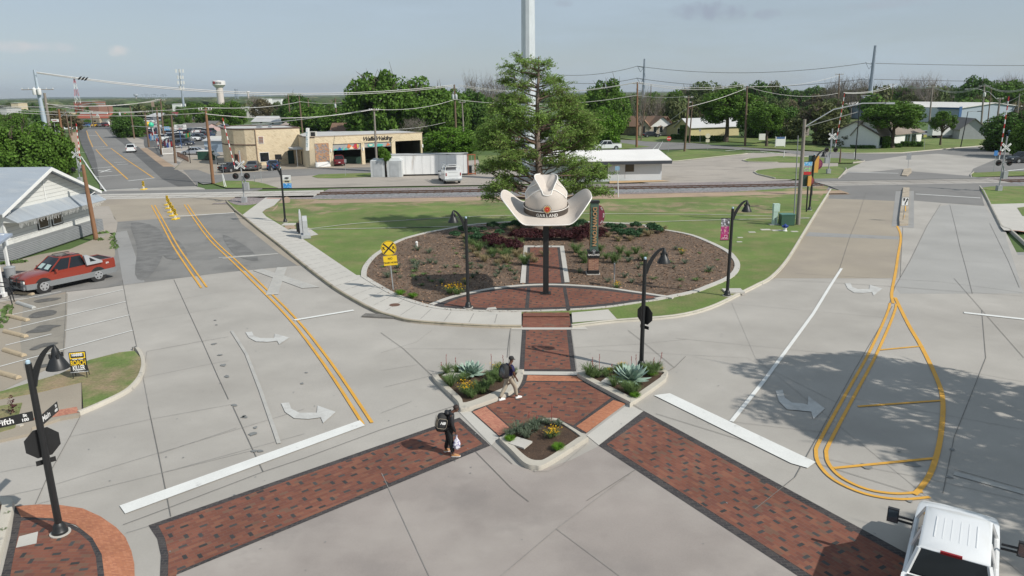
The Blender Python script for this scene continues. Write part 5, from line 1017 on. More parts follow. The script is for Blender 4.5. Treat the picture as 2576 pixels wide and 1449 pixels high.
text('lettering','Z71',.13,wht,face_mat((-L_/2+.55,1.012,1.12),(-1,0,0)),red,ext=.002,bold=.005)
# white pickup in front
p=Vector((9.48,13.85,0))+Vector((math.cos(R(56.5)),math.sin(R(56.5)),0))*.85
wp=car('pickup4','large white pickup driving up the right road with extended tow mirrors',CW,p,R(56.5),'pickup truck',sc=1.0); wp.scale=(1.0,.93,1.0)
for o in [c for c in wp.children if c.name.startswith('mirror')]: bpy.data.objects.remove(o)
L_=5.75
for s_ in (-1,1):
    b=MB(); x=L_/2-1.85; b.tube([(x,s_*.98,1.28),(x-.02,s_*1.36,1.30)],.03,8); b.tube([(x+.0,s_*.98,1.17),(x-.02,s_*1.36,1.19)],.03,8); arm_=b.build('mirror_arm',trimb,wp)
    b=MB(); b.box((x,s_*1.45,1.29),(.10,.27,.36)); b.build('mirror',trimb,arm_); b=MB(); b.box((x-.055,s_*1.45,1.29),(.008,.23,.31)); b.build('mirror_glass',mat('mirror_glass',(.25,.30,.34),.05,0,fvar=0,metal=.8),arm_)
b=MB()
for y in (-.42,-.25,-.08,.1,.27,.44): b.box((L_/2-3.0,y,1.925),(.95,.02,.012))
b.build('roof_rib',CW,wp)
b=MB(); b.box((L_/2-4.0,.05,1.895),(.06,.44,.055),rz=0); b.build('brake_light',redl,wp)
b=MB(); b.box((L_/2-4.95,0,1.285),(1.42,1.72,.03)); b.build('bed_cover',mat('bed_cover',(.075,.078,.08),.55,.1),wp)
# white service truck
p=(g('d',1140,1290)+g('d',380,1170))/2; a_=g('d',790,1290); c_=g('d',370,1180); hd_=R(112)
svc=car('pickup','white utility service truck with ladder rack parked beside the long white trailer',CW,Vector((g('d',1120,1250).x-.75,g('d',1120,1250).y+2.9,0)),R(105),'service truck',name='service_truck',sc=1.08)
b=MB(); b.box((-1.62,0,1.05),(2.45,2.1,1.15)); b.build('utility_body',CW,svc)
b=MB(); 
for z in (1.45,1.0,.75): b.box((-2.86,0,z),(.02,1.15,.02))
b.box((-2.86,0,.58),(.25,2.15,.16)); b.build('body_trim',galv,svc)
for s_ in (-1,1):
    b=MB(); b.box((-2.86,s_*.88,1.2),(.03,.12,.35)); b.build('taillight',redl,svc)
b=MB()
for x in (-2.6,-.5):
    for s_ in (-1,1): b.tube([(x,s_*.95,1.6),(x,s_*.9,2.1)],.04,6)
    b.tube([(x,-.9,2.1),(x,.9,2.1)],.04,6)
b.build('ladder_rack',wht,svc)
b=MB(); 
for y in (.45,.75): b.tube([(-2.2,y,2.18),(1.6,y,2.28)],.035,6)
for i in range(11): b.tube([(-2.1+.36*i,.45,2.19),(-2.1+.36*i,.75,2.19)],.02,5)
b.build('ladder',galv,svc)
b=MB(); b.box((-1.1,0,1.85),(.9,1.2,.5)); b.build('tool_load',mat('load_dark',(.06,.06,.065),.7,.3),svc)
# cars: kind, label, paint, ground px of near centre, heading deg
def gpos(k,x,y): return g(k,x,y,.02)
cars=[('sedan','dark sedan parked leftmost by the curved shop window',CK,('h',95,545),62),('sedan','dark grey sedan parked second from the left at the cream workshop',CG,('h',455,515),98),('sedan','dark blue sedan parked beside the entrance canopy of the workshop',CB,('h',805,500),104),
 ('suv','maroon van-like car parked in front of the open garage bay',CM,('B',1525,1300),108),('suv','white crossover driving away on the left road',CW,('O',240,1110),113),('sedan','silver coupe parked outside the white lot fence',CS,('O',1740,1165),176),
 ('sedan','white car beyond the bald cypress on the far street',CW,('C',1600,1000),178),('sedan','black sedan parked at the stone house with brown roof',CK,('D',470,975),5),('pickup','white pickup with black wheel arches parked on the far lawn',CW,('C',2260,1120),187),
 ('suv','large black car entering at the right edge behind the crossing signal',CK,('E',2560,1265),185),('pickup4','dark blue pickup half hidden behind the pole at the grey garage',CD,('E',2290,985),182),('pickup4','bright blue pickup parked under the tree by the grey garage',CBR,('E',2430,995),180),('sedan','grey car in the white house yard left of the box truck',CS,('E',1460,970),0),
 ('pickup','dark green pickup under the big bushes left of the road',CGR,('A',680,1290),5)]
for kd,lb,pt,px_,hd in cars:
    p=gpos(*px_); d=Vector((p.x,p.y,0)).normalized(); car(kd,lb,pt,p+d*(KINDS[kd]['L']*.5 if abs(math.sin(R(hd)))>.6 else .95),R(hd),'pickup truck' if 'pickup' in kd else 'car')
# box truck
p=g('E',1750,985,.02)+Vector((0,1,0)); bt=thing('box_truck','white box truck parked beside the white house','box truck',p,R(0)); b=MB(); b.box((-1.9,0,2.0),(5.4,2.3,2.6)); b.build('cargo_box',wht,bt)
b=MB(); b.loft([[(1.0,-1,.5),(1.0,1,.5),(1.0,1,2.1),(1.0,-1,2.1)],[(2.0,-1,.5),(2.0,1,.5),(2.0,1,2.15),(2.0,-1,2.15)],[(2.7,-1,.5),(2.7,1,.5),(2.7,.98,1.4),(2.7,-.98,1.4)],[(3.9,-.95,.5),(3.9,.95,.5),(3.9,.9,1.15),(3.9,-.9,1.15)]]); cb=b.build('cab',CW,bt,30)
b=MB(); b.add([(1.3,-1.02,1.35),(2.5,-1.02,1.35),(2.05,-1.02,2.0),(1.3,-1.02,2.0)],[(0,1,2,3)]); b.build('window',glass,bt); b=MB(); b.box((3.92,0,.9),(.06,1.7,.4)); b.build('grille',galvd,bt)
for x in (2.9,-2.9):
    for s_ in (-1,1):
        b=MB(); b.cyl((x,s_*.75,.45),(x,s_*1.08,.45),.45,n=18); w_=b.build('wheel',tyre,bt,40)
# dealer lot: copies of a few kinds
random.seed(11)
protos={}
lotc=[CW,CS,CG,CK,CB,CM,CW,CD]; lname=['white','silver','grey','black','dark blue','maroon','white','navy']
rows=[ # (k, x, y, n, dx, dy, heading, kind list)
 ('O',1150,1000,6,72,-12,28,('sedan','suv')),('O',1430,850,6,95,-8,5,('pickup4','suv')),('O',960,820,5,100,-14,20,('suv','sedan')),('O',1180,700,7,110,-10,95,('suv','sedan')),('O',620,690,4,90,-22,170,('sedan','suv')),('O',1640,640,5,130,5,95,('pickup4','suv')),('O',400,600,4,110,-16,178,('pickup4','suv')),('O',1900,740,3,120,-6,90,('sedan','suv')),('O',650,380,3,80,-12,5,('suv','sedan')),('O',2330,560,2,110,-20,178,('sedan','suv')),('O',560,500,3,130,8,4,('pickup4','sedan'))]
adj=['front row','second row','middle row','back row','far corner']
for ri,(k,x,y,n,dx,dy,hd,kk) in enumerate(rows):
    for i in range(n):
        kd=kk[i%len(kk)]; ci=random.randrange(8); key=(kd,ci); p=gpos(k,x+dx*i,y+dy*i); nm='pickup_truck' if 'pickup' in kd else 'parked_car'; lab=f"{lname[ci]} {'pickup' if 'pickup' in kd else kd if kd!='suv' else 'sport utility car'} standing in the used car lot"
        if ri==1 and i==2: ci=0; key=(kd,0)
        if key not in protos: protos[key]=car(kd,lab,lotc[ci],p,R(hd),'pickup truck' if 'pickup' in kd else 'car',detail=False,group='cars on the used car lot')
        else: dup(protos[key],p,R(hd),lab)
for i,(x,pt,lb) in enumerate(((900,CM,'red car parked leftmost before the red roofed restaurant'),(985,CD,'dark blue car parked under the round shrubs by the restaurant'),(1035,CBR,'bright blue car before the red roofed restaurant'),(1080,CY,'yellow car before the red roofed restaurant'),(1125,CG,'dark grey car parked right of the yellow car'),(1175,CM,'brown red car parked near the restaurant entrance'))): car('suv' if i%2 else 'sedan',lb,pt,gpos('A',x,855),R(20+i*25),detail=False)
car('pickup4','white pickup parked left of the far road',CW,gpos('A',745,895),R(10),'pickup truck',detail=False)
# ---------------------------------------------------------------- buildings
class Fac:
    def __init__(s,t,A,B):
        s.t=t; s.A=Vector((A.x,A.y,0)); s.B=Vector((B.x,B.y,0)); s.u=(s.B-s.A).normalized(); s.n=Vector((s.u.y,-s.u.x,0)); s.L=(s.B-s.A).length
        if s.n.dot(-s.A)<0: s.n=-s.n
        s.o=t.location.copy() if t else Vector()
    def sz(s,k,x,y):
        d=ray(*px(k,x,y)); C_=Vector((0,0,CH)); t=(s.A-C_).dot(s.n)/d.dot(s.n); p=C_+d*t; return (p-s.A).dot(s.u),p.z
    def w(s,a,z,out=0): return s.A+s.u*a+s.n*out+Vector((0,0,z))-s.o
    def box(s,name,m,a0,a1,z0,z1,out=.03,th=.06,parent=None):
        b=MB(); c=s.w((a0+a1)/2,(z0+z1)/2,out-th/2); b.box(c,(abs(a1-a0),th,abs(z1-z0)),rz=math.atan2(s.u.y,s.u.x)); return b.build(name,m,parent or s.t)
    def pan(s,name,m,k,x0,y0,x1,y1,out=.03,th=.06,parent=None):
        a0,z1=s.sz(k,x0,y0); a1,z0=s.sz(k,x1,y1); return s.box(name,m,a0,a1,z0,z1,out,th,parent)
    def window(s,k,x0,y0,x1,y1,frame=None,bars=1,g_=None):
        a0,z1=s.sz(k,x0,y0); a1,z0=s.sz(k,x1,y1); f=s.box('window',frame or wht,a0-.06,a1+.06,z0-.06,z1+.06,.03,.05); s.box('pane',g_ or glass,a0,a1,z0,z1,.045,.03,f)
        for i in range(1,bars+1):
            a=a0+(a1-a0)*i/(bars+1); s.box('mullion',frame or wht,a-.03,a+.03,z0,z1,.06,.03,f)
        return f
def plan(poly,t): return [(p[0]-t.location.x,p[1]-t.location.y) for p in poly]
def roofcap(mb,poly,z,th,o=.0):
    c=Vector((sum(p[0] for p in poly)/len(poly),sum(p[1] for p in poly)/len(poly))); P=[((p[0]-c.x)*(1+o)+c.x,(p[1]-c.y)*(1+o)+c.y) for p in poly]; mb.prism(P,z,z+th)
cream=brickmat('cream_brick',R(-32),[(0,(.68,.57,.40)),(.4,(.71,.60,.43)),(.7,(.64,.53,.37)),(.93,(.57,.46,.31))],.4,.13,(.50,.40,.25),.012,vert=True,dirt=.08)
creamp=mat('cream_wall',(.68,.57,.40),.85,.06,.4,6,.05,spots=((.46,.34,.2),.5,.62,.8)); flatroof=mat('flat_roof',(.50,.49,.47),.85,.1,.2,4,.08,spots=((.33,.32,.30),.3,.55,.75)); brownt=mat('trim_brown',(.12,.07,.05),.7)
p0=Vector((-43,127,0)); wk=thing('workshop_building','cream brick workshop with curved corner tower and three open garage bays','building',p0)
two=[(-52.3,141),(-51.2,133.8),(-50.6,131.4),(-49.2,129.2),(-47.1,127.5),(-44.9,126.8),(-43.1,126.9),(-36.6,130.5),(-42,141)]
b=MB(); b.prism(plan(two,wk),0,6.05); b.build('tower_wall',cream,wk)
b=MB(); P=plan(two,wk); cx,cy=sum(p[0] for p in P)/9,sum(p[1] for p in P)/9
b.loft([[Vector(((x-cx)*s+cx,(y-cy)*s+cy,z)) for x,y in P] for s,z in ((1.012,6.02),(1.012,6.22),(.965,6.22),(.965,6.06))],cap=False); b.build('parapet',brownt,wk)
b=MB(); b.prism([((x-cx)*.97+cx,(y-cy)*.97+cy) for x,y in P],6.05,6.10); rf=b.build('roof',flatroof,wk)
b=MB(); b.box((-1,5,6.3),(.8,.8,.4)); b.box((.7,5.5,6.3),(.5,.5,.4)); b.build('roof_vent',galvd,rf)
b=MB(); b.tube([Vector((p[0],p[1],3.5)) for p in [((x-cx)*1.006+cx,(y-cy)*1.006+cy) for x,y in P[1:7]]],.09,6); b.build('belt_course',brownt,wk)
F1=Fac(wk,Vector((-43.1,126.88,0)),Vector((-36.6,130.48,0))); Fc=Fac(wk,Vector((-47.1,127.48,0)),Vector((-43.1,126.85,0))); Fl=Fac(wk,Vector((-50.6,131.4,0)),Vector((-47.1,127.5,0)))
F1.window('B',622,968,680,1042,bars=0,g_=mat('window_brick',(.30,.14,.08),.6)); F1.window('B',638,1150,745,1245,bars=0); Fc.window('B',458,972,560,1050,bars=1); Fc.window('B',420,1155,585,1252,bars=1); Fl.window('B',300,1160,400,1255,bars=1,frame=mat('shop_red',(.3,.06,.05),.6)); Fl.pan('door',blkm,'B',250,1120,290,1250)
for (x0,x1) in ((622,680),(458,560)):
    f_=F1 if x0>600 else Fc
    for i in range(4):
        y=982+i*17; f_.pan('window_slat',galvd,'B',x0+3,y,x1-3,y+4,.09,.03)
b=MB(); q=F1.w(0.0,0,.06); b.tube([q,q+Vector((0,0,6.2))],.07,6); b.build('downpipe',mat('pipe_brown',(.35,.24,.16),.6),wk)
A_=Vector((-32.05,122.75,0)); B_=Vector((-15.7,133.3,0)); F2=Fac(wk,A_,B_)
# low block: left wall, rounded corner, header and piers, roof
b=MB(); lw=[(-36.9,130.4),(-34.9,125.6),(-34.5,124.3),(-33.9,123.3),(-33.1,122.75),(-32.05,122.75)]
n_=[]; 
for i,(x,y) in enumerate(lw): n_.append((x+.25,y+.18))
b.prism(plan(lw+[(lw[-1][0]+.15,lw[-1][1]+.35)]+n_[::-1][1:],wk),0,4.85); b.build('curved_wall',creamp,wk)
ops=[F2.sz('B',1458,1035)[0],F2.sz('B',1778,1035)[0],F2.sz('B',1815,1025)[0],F2.sz('B',2122,1025)[0],F2.sz('B',2162,1000)[0],F2.sz('B',2450,1000)[0]]; zh=3.62
edges=[0,ops[0],ops[1],ops[2],ops[3],ops[4],ops[5],F2.L]
for i in range(0,8,2):
    b=MB(); c=F2.w((edges[i]+edges[i+1])/2,zh/2,-.2); b.box(c,(edges[i+1]-edges[i],.4,zh),rz=math.atan2(F2.u.y,F2.u.x)); b.build('pier',cream,wk)
b=MB(); b.box(F2.w(F2.L/2,(zh+4.85)/2,-.2),(F2.L,.4,4.85-zh),rz=math.atan2(F2.u.y,F2.u.x)); b.build('header_wall',cream,wk)
low=[(-36.9,130.4),(-34.9,125.6),(-33.9,123.3),(-33.1,122.75),(-32.05,122.75),(-15.7,133.3),(-21,142),(-38,141)]
b=MB(); b.prism(plan(low,wk),4.72,4.9); b.build('low_roof',flatroof,wk)
b=MB(); b.box(F2.w(F2.L/2,4.93,-.12),(F2.L+.3,.3,.14),rz=math.atan2(F2.u.y,F2.u.x)); b.tube([Vector((x-wk.location.x,y-wk.location.y,4.93)) for x,y in lw],.1,4); b.build('low_parapet',mat('parapet_tan',(.36,.29,.22),.8),wk)
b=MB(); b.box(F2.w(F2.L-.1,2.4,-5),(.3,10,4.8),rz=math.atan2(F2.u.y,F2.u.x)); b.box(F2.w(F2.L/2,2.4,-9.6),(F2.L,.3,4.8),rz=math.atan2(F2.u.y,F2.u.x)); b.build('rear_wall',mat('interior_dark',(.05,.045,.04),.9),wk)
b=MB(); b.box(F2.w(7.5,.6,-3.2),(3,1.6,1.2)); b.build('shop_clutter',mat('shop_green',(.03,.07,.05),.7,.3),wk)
door=mat('roller_door',(.34,.34,.33),.6,.1); 
for i,(a0,a1,z0) in enumerate(((ops[0],ops[1],2.55),(ops[2],ops[3],2.8))):
    dr=F2.box('roller_door',door,a0,a1,z0,zh,-.18,.06); L_=a1-a0
    shapes=[[(.32,0),(.62,0),(.36,.55),(.26,.45),(.18,0)],[(.50,0),(.60,.62),(.72,.05)]] if i==0 else [[(.1,.3),(.34,.3),(.3,.75),(.14,.75)]]
    cols=[mat('mural_blue',(.03,.12,.32),.6),mat('mural_teal',(.06,.42,.36),.6),mat('mural_orange',(.6,.16,.05),.6),mat('mural_red',(.45,.03,.05),.6),mat('mural_cream',(.65,.58,.45),.6)]
    def tri(pts,m_,out): 
        b=MB(); P=[F2.w(a0+L_*x,z0+(zh-z0)*y,out) for x,y in pts]; b.face(P); b.build('mural_shape',m_,dr)
    if i==0:
        tri([(.02,.02),(.1,.3),(.18,.05)],cols[1],-.11); tri([(.14,.02),(.24,.5),(.36,.02)],cols[0],-.105); tri([(.28,.1),(.38,.6),(.34,.02)],cols[1],-.10); tri([(.38,.02),(.46,.4),(.54,.02)],cols[1],-.095)
        tri([(.5,.4),(.55,.95),(.78,.3),(.72,.1)],cols[2],-.09); tri([(.56,.1),(.66,.6),(.74,.1)],cols[4],-.085)
        tri([(.83+.1*math.cos(k*PI/8),.5+.42*math.sin(k*PI/8)) for k in range(16)],cols[3],-.10); tri([(.86+.06*math.cos(k*PI/8),.55+.3*math.sin(k*PI/8)) for k in range(-4,5)],mat('mural_yellow',(.7,.6,.15),.6),-.08)
    else:
        tri([(.24+.12*math.cos(k*PI/8),.42+.34*math.sin(k*PI/8)) for k in range(16)],cols[1],-.10); tri([(.24+.07*math.cos(k*PI/8),.45+.2*math.sin(k*PI/8)) for k in range(16)],cols[4],-.09); tri([(.8,.1),(.86,.8),(.97,.3)],cols[2],-.09); tri([(.45,.1),(.5,.7),(.7,.5),(.66,.1)],cols[1],-.08)
lt=brickmat('lattice_panel',R(-32),[(0,(.42,.19,.08)),(.3,(.25,.24,.25)),(.5,(.48,.26,.12)),(.75,(.16,.15,.16))],.3,.12,(.30,.24,.2),.02,vert=True)
F2.pan('lattice_panel',lt,'B',1256,1045,1428,1250,.02,.05); F2.pan('panel_sill',wht,'B',1265,1258,1435,1310,.04,.1)
for x,y in ((1437,1120),(1800,1105),(2470,1070)): F2.pan('wall_lamp',wht,'B',x-6,y-18,x+6,y+18,.15,.15)
a0,z_=F2.sz('B',1960,988); text('lettering','Wallis Welding',.98,blkm,Matrix.Translation((0,0,0))@face_mat(F2.w(a0,z_,.05),F2.u),wk,ext=.03,bold=.012,shear=.35,spacing=.9)
q=at('B',1165,870,122.4); q2=at('B',1190,1125,122.0); b=MB(); c=(q+q2)/2-wk.location; b.box((c.x,c.y,c.z),(.35,.9,q.z-q2.z),M=Matrix.Rotation(R(5),3,'Y')); bs=b.build('blade_sign',wht,wk)
for i,ch in enumerate('WELDING'): text('lettering',ch,.36,mat('sign_teal',(.1,.3,.36),.6),face_mat((c.x+.0-.02*(i-3),c.y-.47,c.z+1.05-i*.35),(1,0,0)),bs,ext=.005)
b=MB(); q=at('B',1238,942,124.5)-wk.location; b.box(q,(1.1,.9,.95)); ac=b.build('air_conditioner',mat('ac_beige',(.55,.53,.47),.6),wk); b=MB(); b.box((q.x+.1,q.y-.46,q.z),(.7,.02,.75)); b.build('grille',blkm,ac)
# canopy and door
b=MB(); Pc=[g('B',908,1092,2.75),g('B',1030,1078,2.75),g('B',1142,1105,2.75),g('B',1110,1120,2.75),g('B',940,1105,2.75)]; Pc=[Vector((-38.2,128.6,0)),Vector((-36.9,130.6,0)),Vector((-34.6,125.3,0)),Vector((-35.6,124.3,0)),Vector((-37.6,126.5,0))]; b.prism(plan([(p.x,p.y) for p in Pc],wk),2.75,2.95); b.build('canopy',mat('canopy_grey',(.45,.46,.47),.6),wk)
b=MB(); b.tube([(-35.7-wk.location.x,124.5-wk.location.y,0),(-35.7-wk.location.x,124.5-wk.location.y,2.75)],.06,6); b.build('canopy_post',wht,wk)
F1.pan('door',mat('door_dark_green',(.02,.05,.045),.5),'B',950,1125,1030,1270,.04,.06)
F3=Fac(wk,Vector((-36.8,130.2,0)),Vector((-34.9,125.6,0))); F3.box('door',blkm,2.4,3.6,.1,2.3,.05)
p=g('B',855,1290); t=thing('parcel_box','dark metal box on a post beside the workshop wall','mailbox',p); b=MB(); b.box((0,0,.5),(.15,.15,1.0)); b.build('post',blkm,t); b=MB(); b.box((0,0,1.4),(1.0,.5,.85)); b.build('box_body',blkm,t)
# long white trailer, two portable toilets
tm_=mat('trailer_white',(.78,.78,.77),.6,.07,.5,6,.05,stretch=(3,3,.6),spots=((.40,.33,.26),.35,.60,.78)); rustp=mat('rusted_frame',(.36,.11,.05),.8,.25,2,12,.3)
A_=g('B',2240,1412); B_=g('C',700,1398); C_=g('C',818,1382); t=thing('box_trailer','long white box trailer with rusty corner frame','trailer',A_); v=(B_-A_).normalized(); ang=heading(A_,B_); nn=Vector((-v.y,v.x,0)); h_=2.95; L_=(B_-A_).length
b=MB(); M3=Matrix.Rotation(ang,3,'Z'); b.box(M3@Vector((L_/2-1,1.3,h_/2+.12)),(L_+2,2.6,h_-.2),rz=ang); b.build('body',tm_,t)
b=MB(); b.box(M3@Vector((L_/2-1,1.3,h_+.05)),(L_+2.1,2.7,.08),rz=ang); b.build('roof',mat('trailer_roof',(.40,.40,.39),.8,.3,.6,5,.2,spots=((.1,.09,.085),.5,.55,.65)),t)
b=MB()
for a in (L_-.02,L_+1.0): 
    b.box(M3@Vector((a,-.02,h_/2)),(.14,.10,h_),rz=ang)
b.box(M3@Vector((L_+.5,-.02,.18)),(1.2,.12,.14),rz=ang); b.box(M3@Vector((L_+.5,-.02,h_-.02)),(1.2,.12,.12),rz=ang); b.build('rusty_frame',rustp,t)
b=MB(); 
for i in range(9): b.box(M3@Vector((.6+i*1.2,-.012,h_/2+.1)),(.03,.02,h_-.3),rz=ang)
b.build('seam',mat('seam_grey',(.5,.5,.5),.6),t)
for i,(x0,x1,lb) in enumerate(((1890,2050,'pale portable toilet left of the small tree'),(2075,2240,'pale portable toilet right of the small tree, against the trailer'))):
    a_,c_=g('B',x0,1425),g('B',x1,1425); w_=(c_-a_).length; t=thing('portable_toilet',lb,'portable toilet',(a_+c_)/2+Vector((0,.9,0)),0,'portable toilets'); m_=mat('toilet_shell',(.50,.52,.52),.6,.08)
    b=MB(); b.box((0,0,1.15),(w_*.96,1.7,2.3)); b.build('cabin',m_,t); b=MB(); b.loft([[(-w_*.5,-.88,2.3),(w_*.5,-.88,2.3),(w_*.5,.88,2.3),(-w_*.5,.88,2.3)],[(-w_*.3,-.5,2.62),(w_*.3,-.5,2.62),(w_*.3,.5,2.62),(-w_*.3,.5,2.62)]]); b.build('roof',m_,t)
    b=MB(); b.box((0,-.87,1.15),(w_*.62,.03,2.0)); b.box((0,-.885,1.9),(w_*.5,.02,.15)); b.build('door',mat('toilet_door',(.40,.42,.43),.6),t)
p=g('d',1800,760); t=thing('waste_bin','black ribbed waste container beside the rusty trailer end','waste bin',p+Vector((0,.7,0))); b=MB(); b.box((0,0,.6),(1.6,1.2,1.1)); b.build('body',blkm,t); b=MB(); b.box((0,0,1.2),(1.7,1.3,.08)); b.build('lid',trimb,t)
# white flat building behind the hat
wb=thing('flat_roof_building','low white building with white sloping roof and dark fascia behind the hat','building',Vector((13.2,98.9,0))); A_=Vector((4.0,98.6,0)); B_=Vector((20.3,99.5,0)); Fw=Fac(wb,A_,B_); sid=mat('white_cladding',(.60,.62,.63),.6,.05,.4,8,.03); L_=Fw.L; an=math.atan2(Fw.u.y,Fw.u.x)
b=MB(); b.box(Fw.w(L_/2,1.05,-3.4),(L_,6.8,2.3),rz=an); b.build('wall',sid,wb)
b=MB(); P=lambda a,d,z: Fw.w(a,z,d)
b.loft([[P(-1,.9,2.55),P(L_+1.1,.9,2.55),P(L_+1.1,.9,2.72),P(-1,.9,2.72)],[P(-1,-6.5,3.45),P(L_+1.1,-6.5,3.45),P(L_+1.1,-6.5,3.6),P(-1,-6.5,3.6)]]); b.build('roof',mat('roof_white',(.74,.72,.69),.8,.05,.3,5,.04),wb)
b=MB(); b.box(Fw.w(L_/2,2.42,.88),(L_+2.2,.08,.42),rz=an); b.box(Fw.w(L_+1.12,2.6,-2.4),(.06,6.6,.34),rz=an); b.build('fascia',mat('fascia_dark',(.05,.055,.065),.5),wb)
Fw.pan('door',blkm,'C',2215,1270,2270,1440,.03); Fw.pan('door_frame',wht,'C',2272,1270,2284,1445,.05); Fw.pan('window',mat('window_brown',(.075,.055,.03),.25),'D',178,1262,275,1362,.03); Fw.pan('dark_opening',blkm,'C',1500,1270,1900,1300,.03)
for x in (2280,2465): Fw.pan('seam',mat('seam_grey',(.5,.5,.5),.6),'C',x,1275,x+6,1440,.02,.03)
struct(sheet('dirt_strip',gs('I 0,178 580,170 690,180 0,205 ',.04)+[],mat('dirt_orange',(.5,.34,.18),.9)))
# depot building on the left
dep=thing('wooden_depot','white wooden depot with metal roof and awning on a grey platform','building',Vector((-37,59,0))); o_=dep.location
sidg=mat('white_siding',(.66,.66,.62),.75,.06,.5,14,.05,stretch=(1,1,6),spots=((.45,.44,.40),.6,.62,.8)); metr=mat('metal_roof',(.42,.46,.50),.45,.08,.3,10,.06,stretch=(1,5,1),metal=.3,spots=((.52,.54,.55),.4,.5,.7)); xw=-37.35; ya,yb=53.5,64.9; ym=(ya+yb)/2
b=MB(); L2=lambda x,y,z:(x-o_.x,y-o_.y,z)
b.loft([[L2(xw,ya,1.0),L2(xw,yb,1.0),L2(xw,yb,3.75),L2(xw,ym,6.05),L2(xw,ya,3.75)],[L2(-62,ya,1.0),L2(-62,yb,1.0),L2(-62,yb,3.75),L2(-62,ym,6.05),L2(-62,ya,3.75)]]); b.build('wall',sidg,dep)
b=MB(); z=1.35
while z<5.9:
    hw_=(yb-ya)/2 if z<3.75 else (yb-ya)/2*(6.05-z)/2.3
    b.box(L2(xw+.008,ym,z),(.02,hw_*2,.018)); z+=.30
b.build('siding_line',mat('siding_shadow',(.42,.42,.40),.8),dep)
b=MB()
for sg in (-1,1):
    ye=ym+sg*((yb-ya)/2+.9); ze=3.75-.9*2.3/5.2
    b.loft([[L2(xw+.75,ym,6.12),L2(xw+.75,ye,ze+.05),L2(xw+.75,ye,ze+.13),L2(xw+.75,ym,6.22)],[L2(-63,ym,6.12),L2(-63,ye,ze+.05),L2(-63,ye,ze+.13),L2(-63,ym,6.22)]])
b.build('roof',metr,dep)
b=MB()
for sg in (-1,1):
    ye=ym+sg*((yb-ya)/2+.92); ze=3.75-.9*2.3/5.2; b.loft([[L2(xw+.78,ym,5.92),L2(xw+.78,ye,ze-.12),L2(xw+.78,ye,ze+.12),L2(xw+.78,ym,6.18)],[L2(xw+.70,ym,5.92),L2(xw+.70,ye,ze-.12),L2(xw+.70,ye,ze+.12),L2(xw+.70,ym,6.18)]])
    b.tube([L2(xw,ym+sg*(yb-ya)*.47,3.0),L2(xw+.7,ym+sg*(yb-ya)*.5,3.5)],.04,4)
b.build('bargeboard',wht,dep)
b=MB(); 
b.loft([[L2(xw,ya-.4,3.42),L2(xw,yb+.6,3.42),L2(xw,yb+.6,3.48),L2(xw,ya-.4,3.48)],[L2(xw+1.25,ya-.2,2.68),L2(xw+1.25,yb+.6,2.68),L2(xw+1.25,yb+.6,2.73),L2(xw+1.25,ya-.2,2.73)]]); aw=b.build('awning',metr,dep)
b=MB(); 
for y in (ya-.15,yb+.2): b.face([L2(xw,y,2.7),L2(xw+1.2,y,2.7),L2(xw,y,3.4)])
b.build('awning_end',sidg,dep)
random.seed(5); b=MB(); y=ya
while y<yb+.2:
    b.tube([L2(xw+1.22,y,2.69),L2(xw+1.22,y+random.uniform(-.03,.03),2.69-random.uniform(.1,.45))],.008,3); y+=.11
b.tube([L2(xw+1.22,ya,2.68),L2(xw+1.22,yb+.2,2.68)],.01,3); b.build('icicle_lights',wht,dep)
Fd=Fac(dep,Vector((xw,ya,0)),Vector((xw,yb,0)))
for a0,a1 in ((3.85,5.4),(5.7,7.2)):
    f=Fd.box('window',blkm,a0,a1,1.42,2.62,.04,.06); Fd.box('frame',wht,a0+.12,a1-.12,1.5,2.55,.055,.03,f); Fd.box('pane',mat('window_brown',(.075,.055,.03),.25),a0+.22,a1-.22,1.58,2.48,.07,.03,f)
b=MB(); b.box(L2(xw-.9,ym-.3,.5),(3.2,yb-ya+1.5,1.0)); b.build('platform',mat('platform_grey',(.21,.22,.225),.7,.08),dep)
b=MB(); z=.1
while z<.95: b.box(L2(xw+.71,ym-.3,z),(.03,yb-ya+1.5,.05)); b.box(L2(xw-.9,ya-1.06,z),(3.1,.03,.05)); z+=.13
b.build('corrugation',mat('platform_grey_light',(.30,.31,.32),.5),dep)
b=MB(); b.box(L2(xw+.02,ya+.03,2.4),(.1,.14,2.8)); b.box(L2(xw+.02,yb-.03,2.4),(.1,.14,2.8)); b.build('corner_board',wht,dep)
b=MB(); q=at('F',500,225,yb-5)-o_; b.tube([L2(xw+.06,ym-.3,5.3),L2(xw+.06,ym-.3,3.7)],.03,5); b.build('conduit',wht,dep)
# porch at the left edge
pp=g('S',60,1110,.02); po=thing('porch','white porch columns with blue-grey canopy corner at the left edge','porch',pp); c1=g('S',150,700,.35)
b=MB(); 
z_=2.75
b.box((0,0,z_/2),(.16,.16,z_)); b.box((0,0,.12),(.3,.3,.24)); q=c1-pp; b.box((q.x,q.y,z_/2+.1),(.16,.16,z_)); b.build('column',wht,po)
a_=at('S',80,165,c1.y)-pp; b=MB(); 
b.loft([[(-4,-2.5,a_.z+.1),(.4,-2.2,a_.z+.1),(q.x+.35,q.y+.5,a_.z+.1),(-4,q.y+.7,a_.z+.1)],[(-4,-2.5,a_.z+.25),(.4,-2.2,a_.z+.25),(q.x+.35,q.y+.5,a_.z+.25),(-4,q.y+.7,a_.z+.25)]]); b.build('canopy',mat('porch_roof',(.33,.38,.46),.7),po)
b=MB(); b.prism([(-4,-5),(-.35,-5),(-.1,-1),(.3,1.6),(q.x+.6,q.y+.9),(-4,q.y+1)],0,.16); b.build('porch_deck',mat('deck_dark',(.045,.045,.048),.8),po)
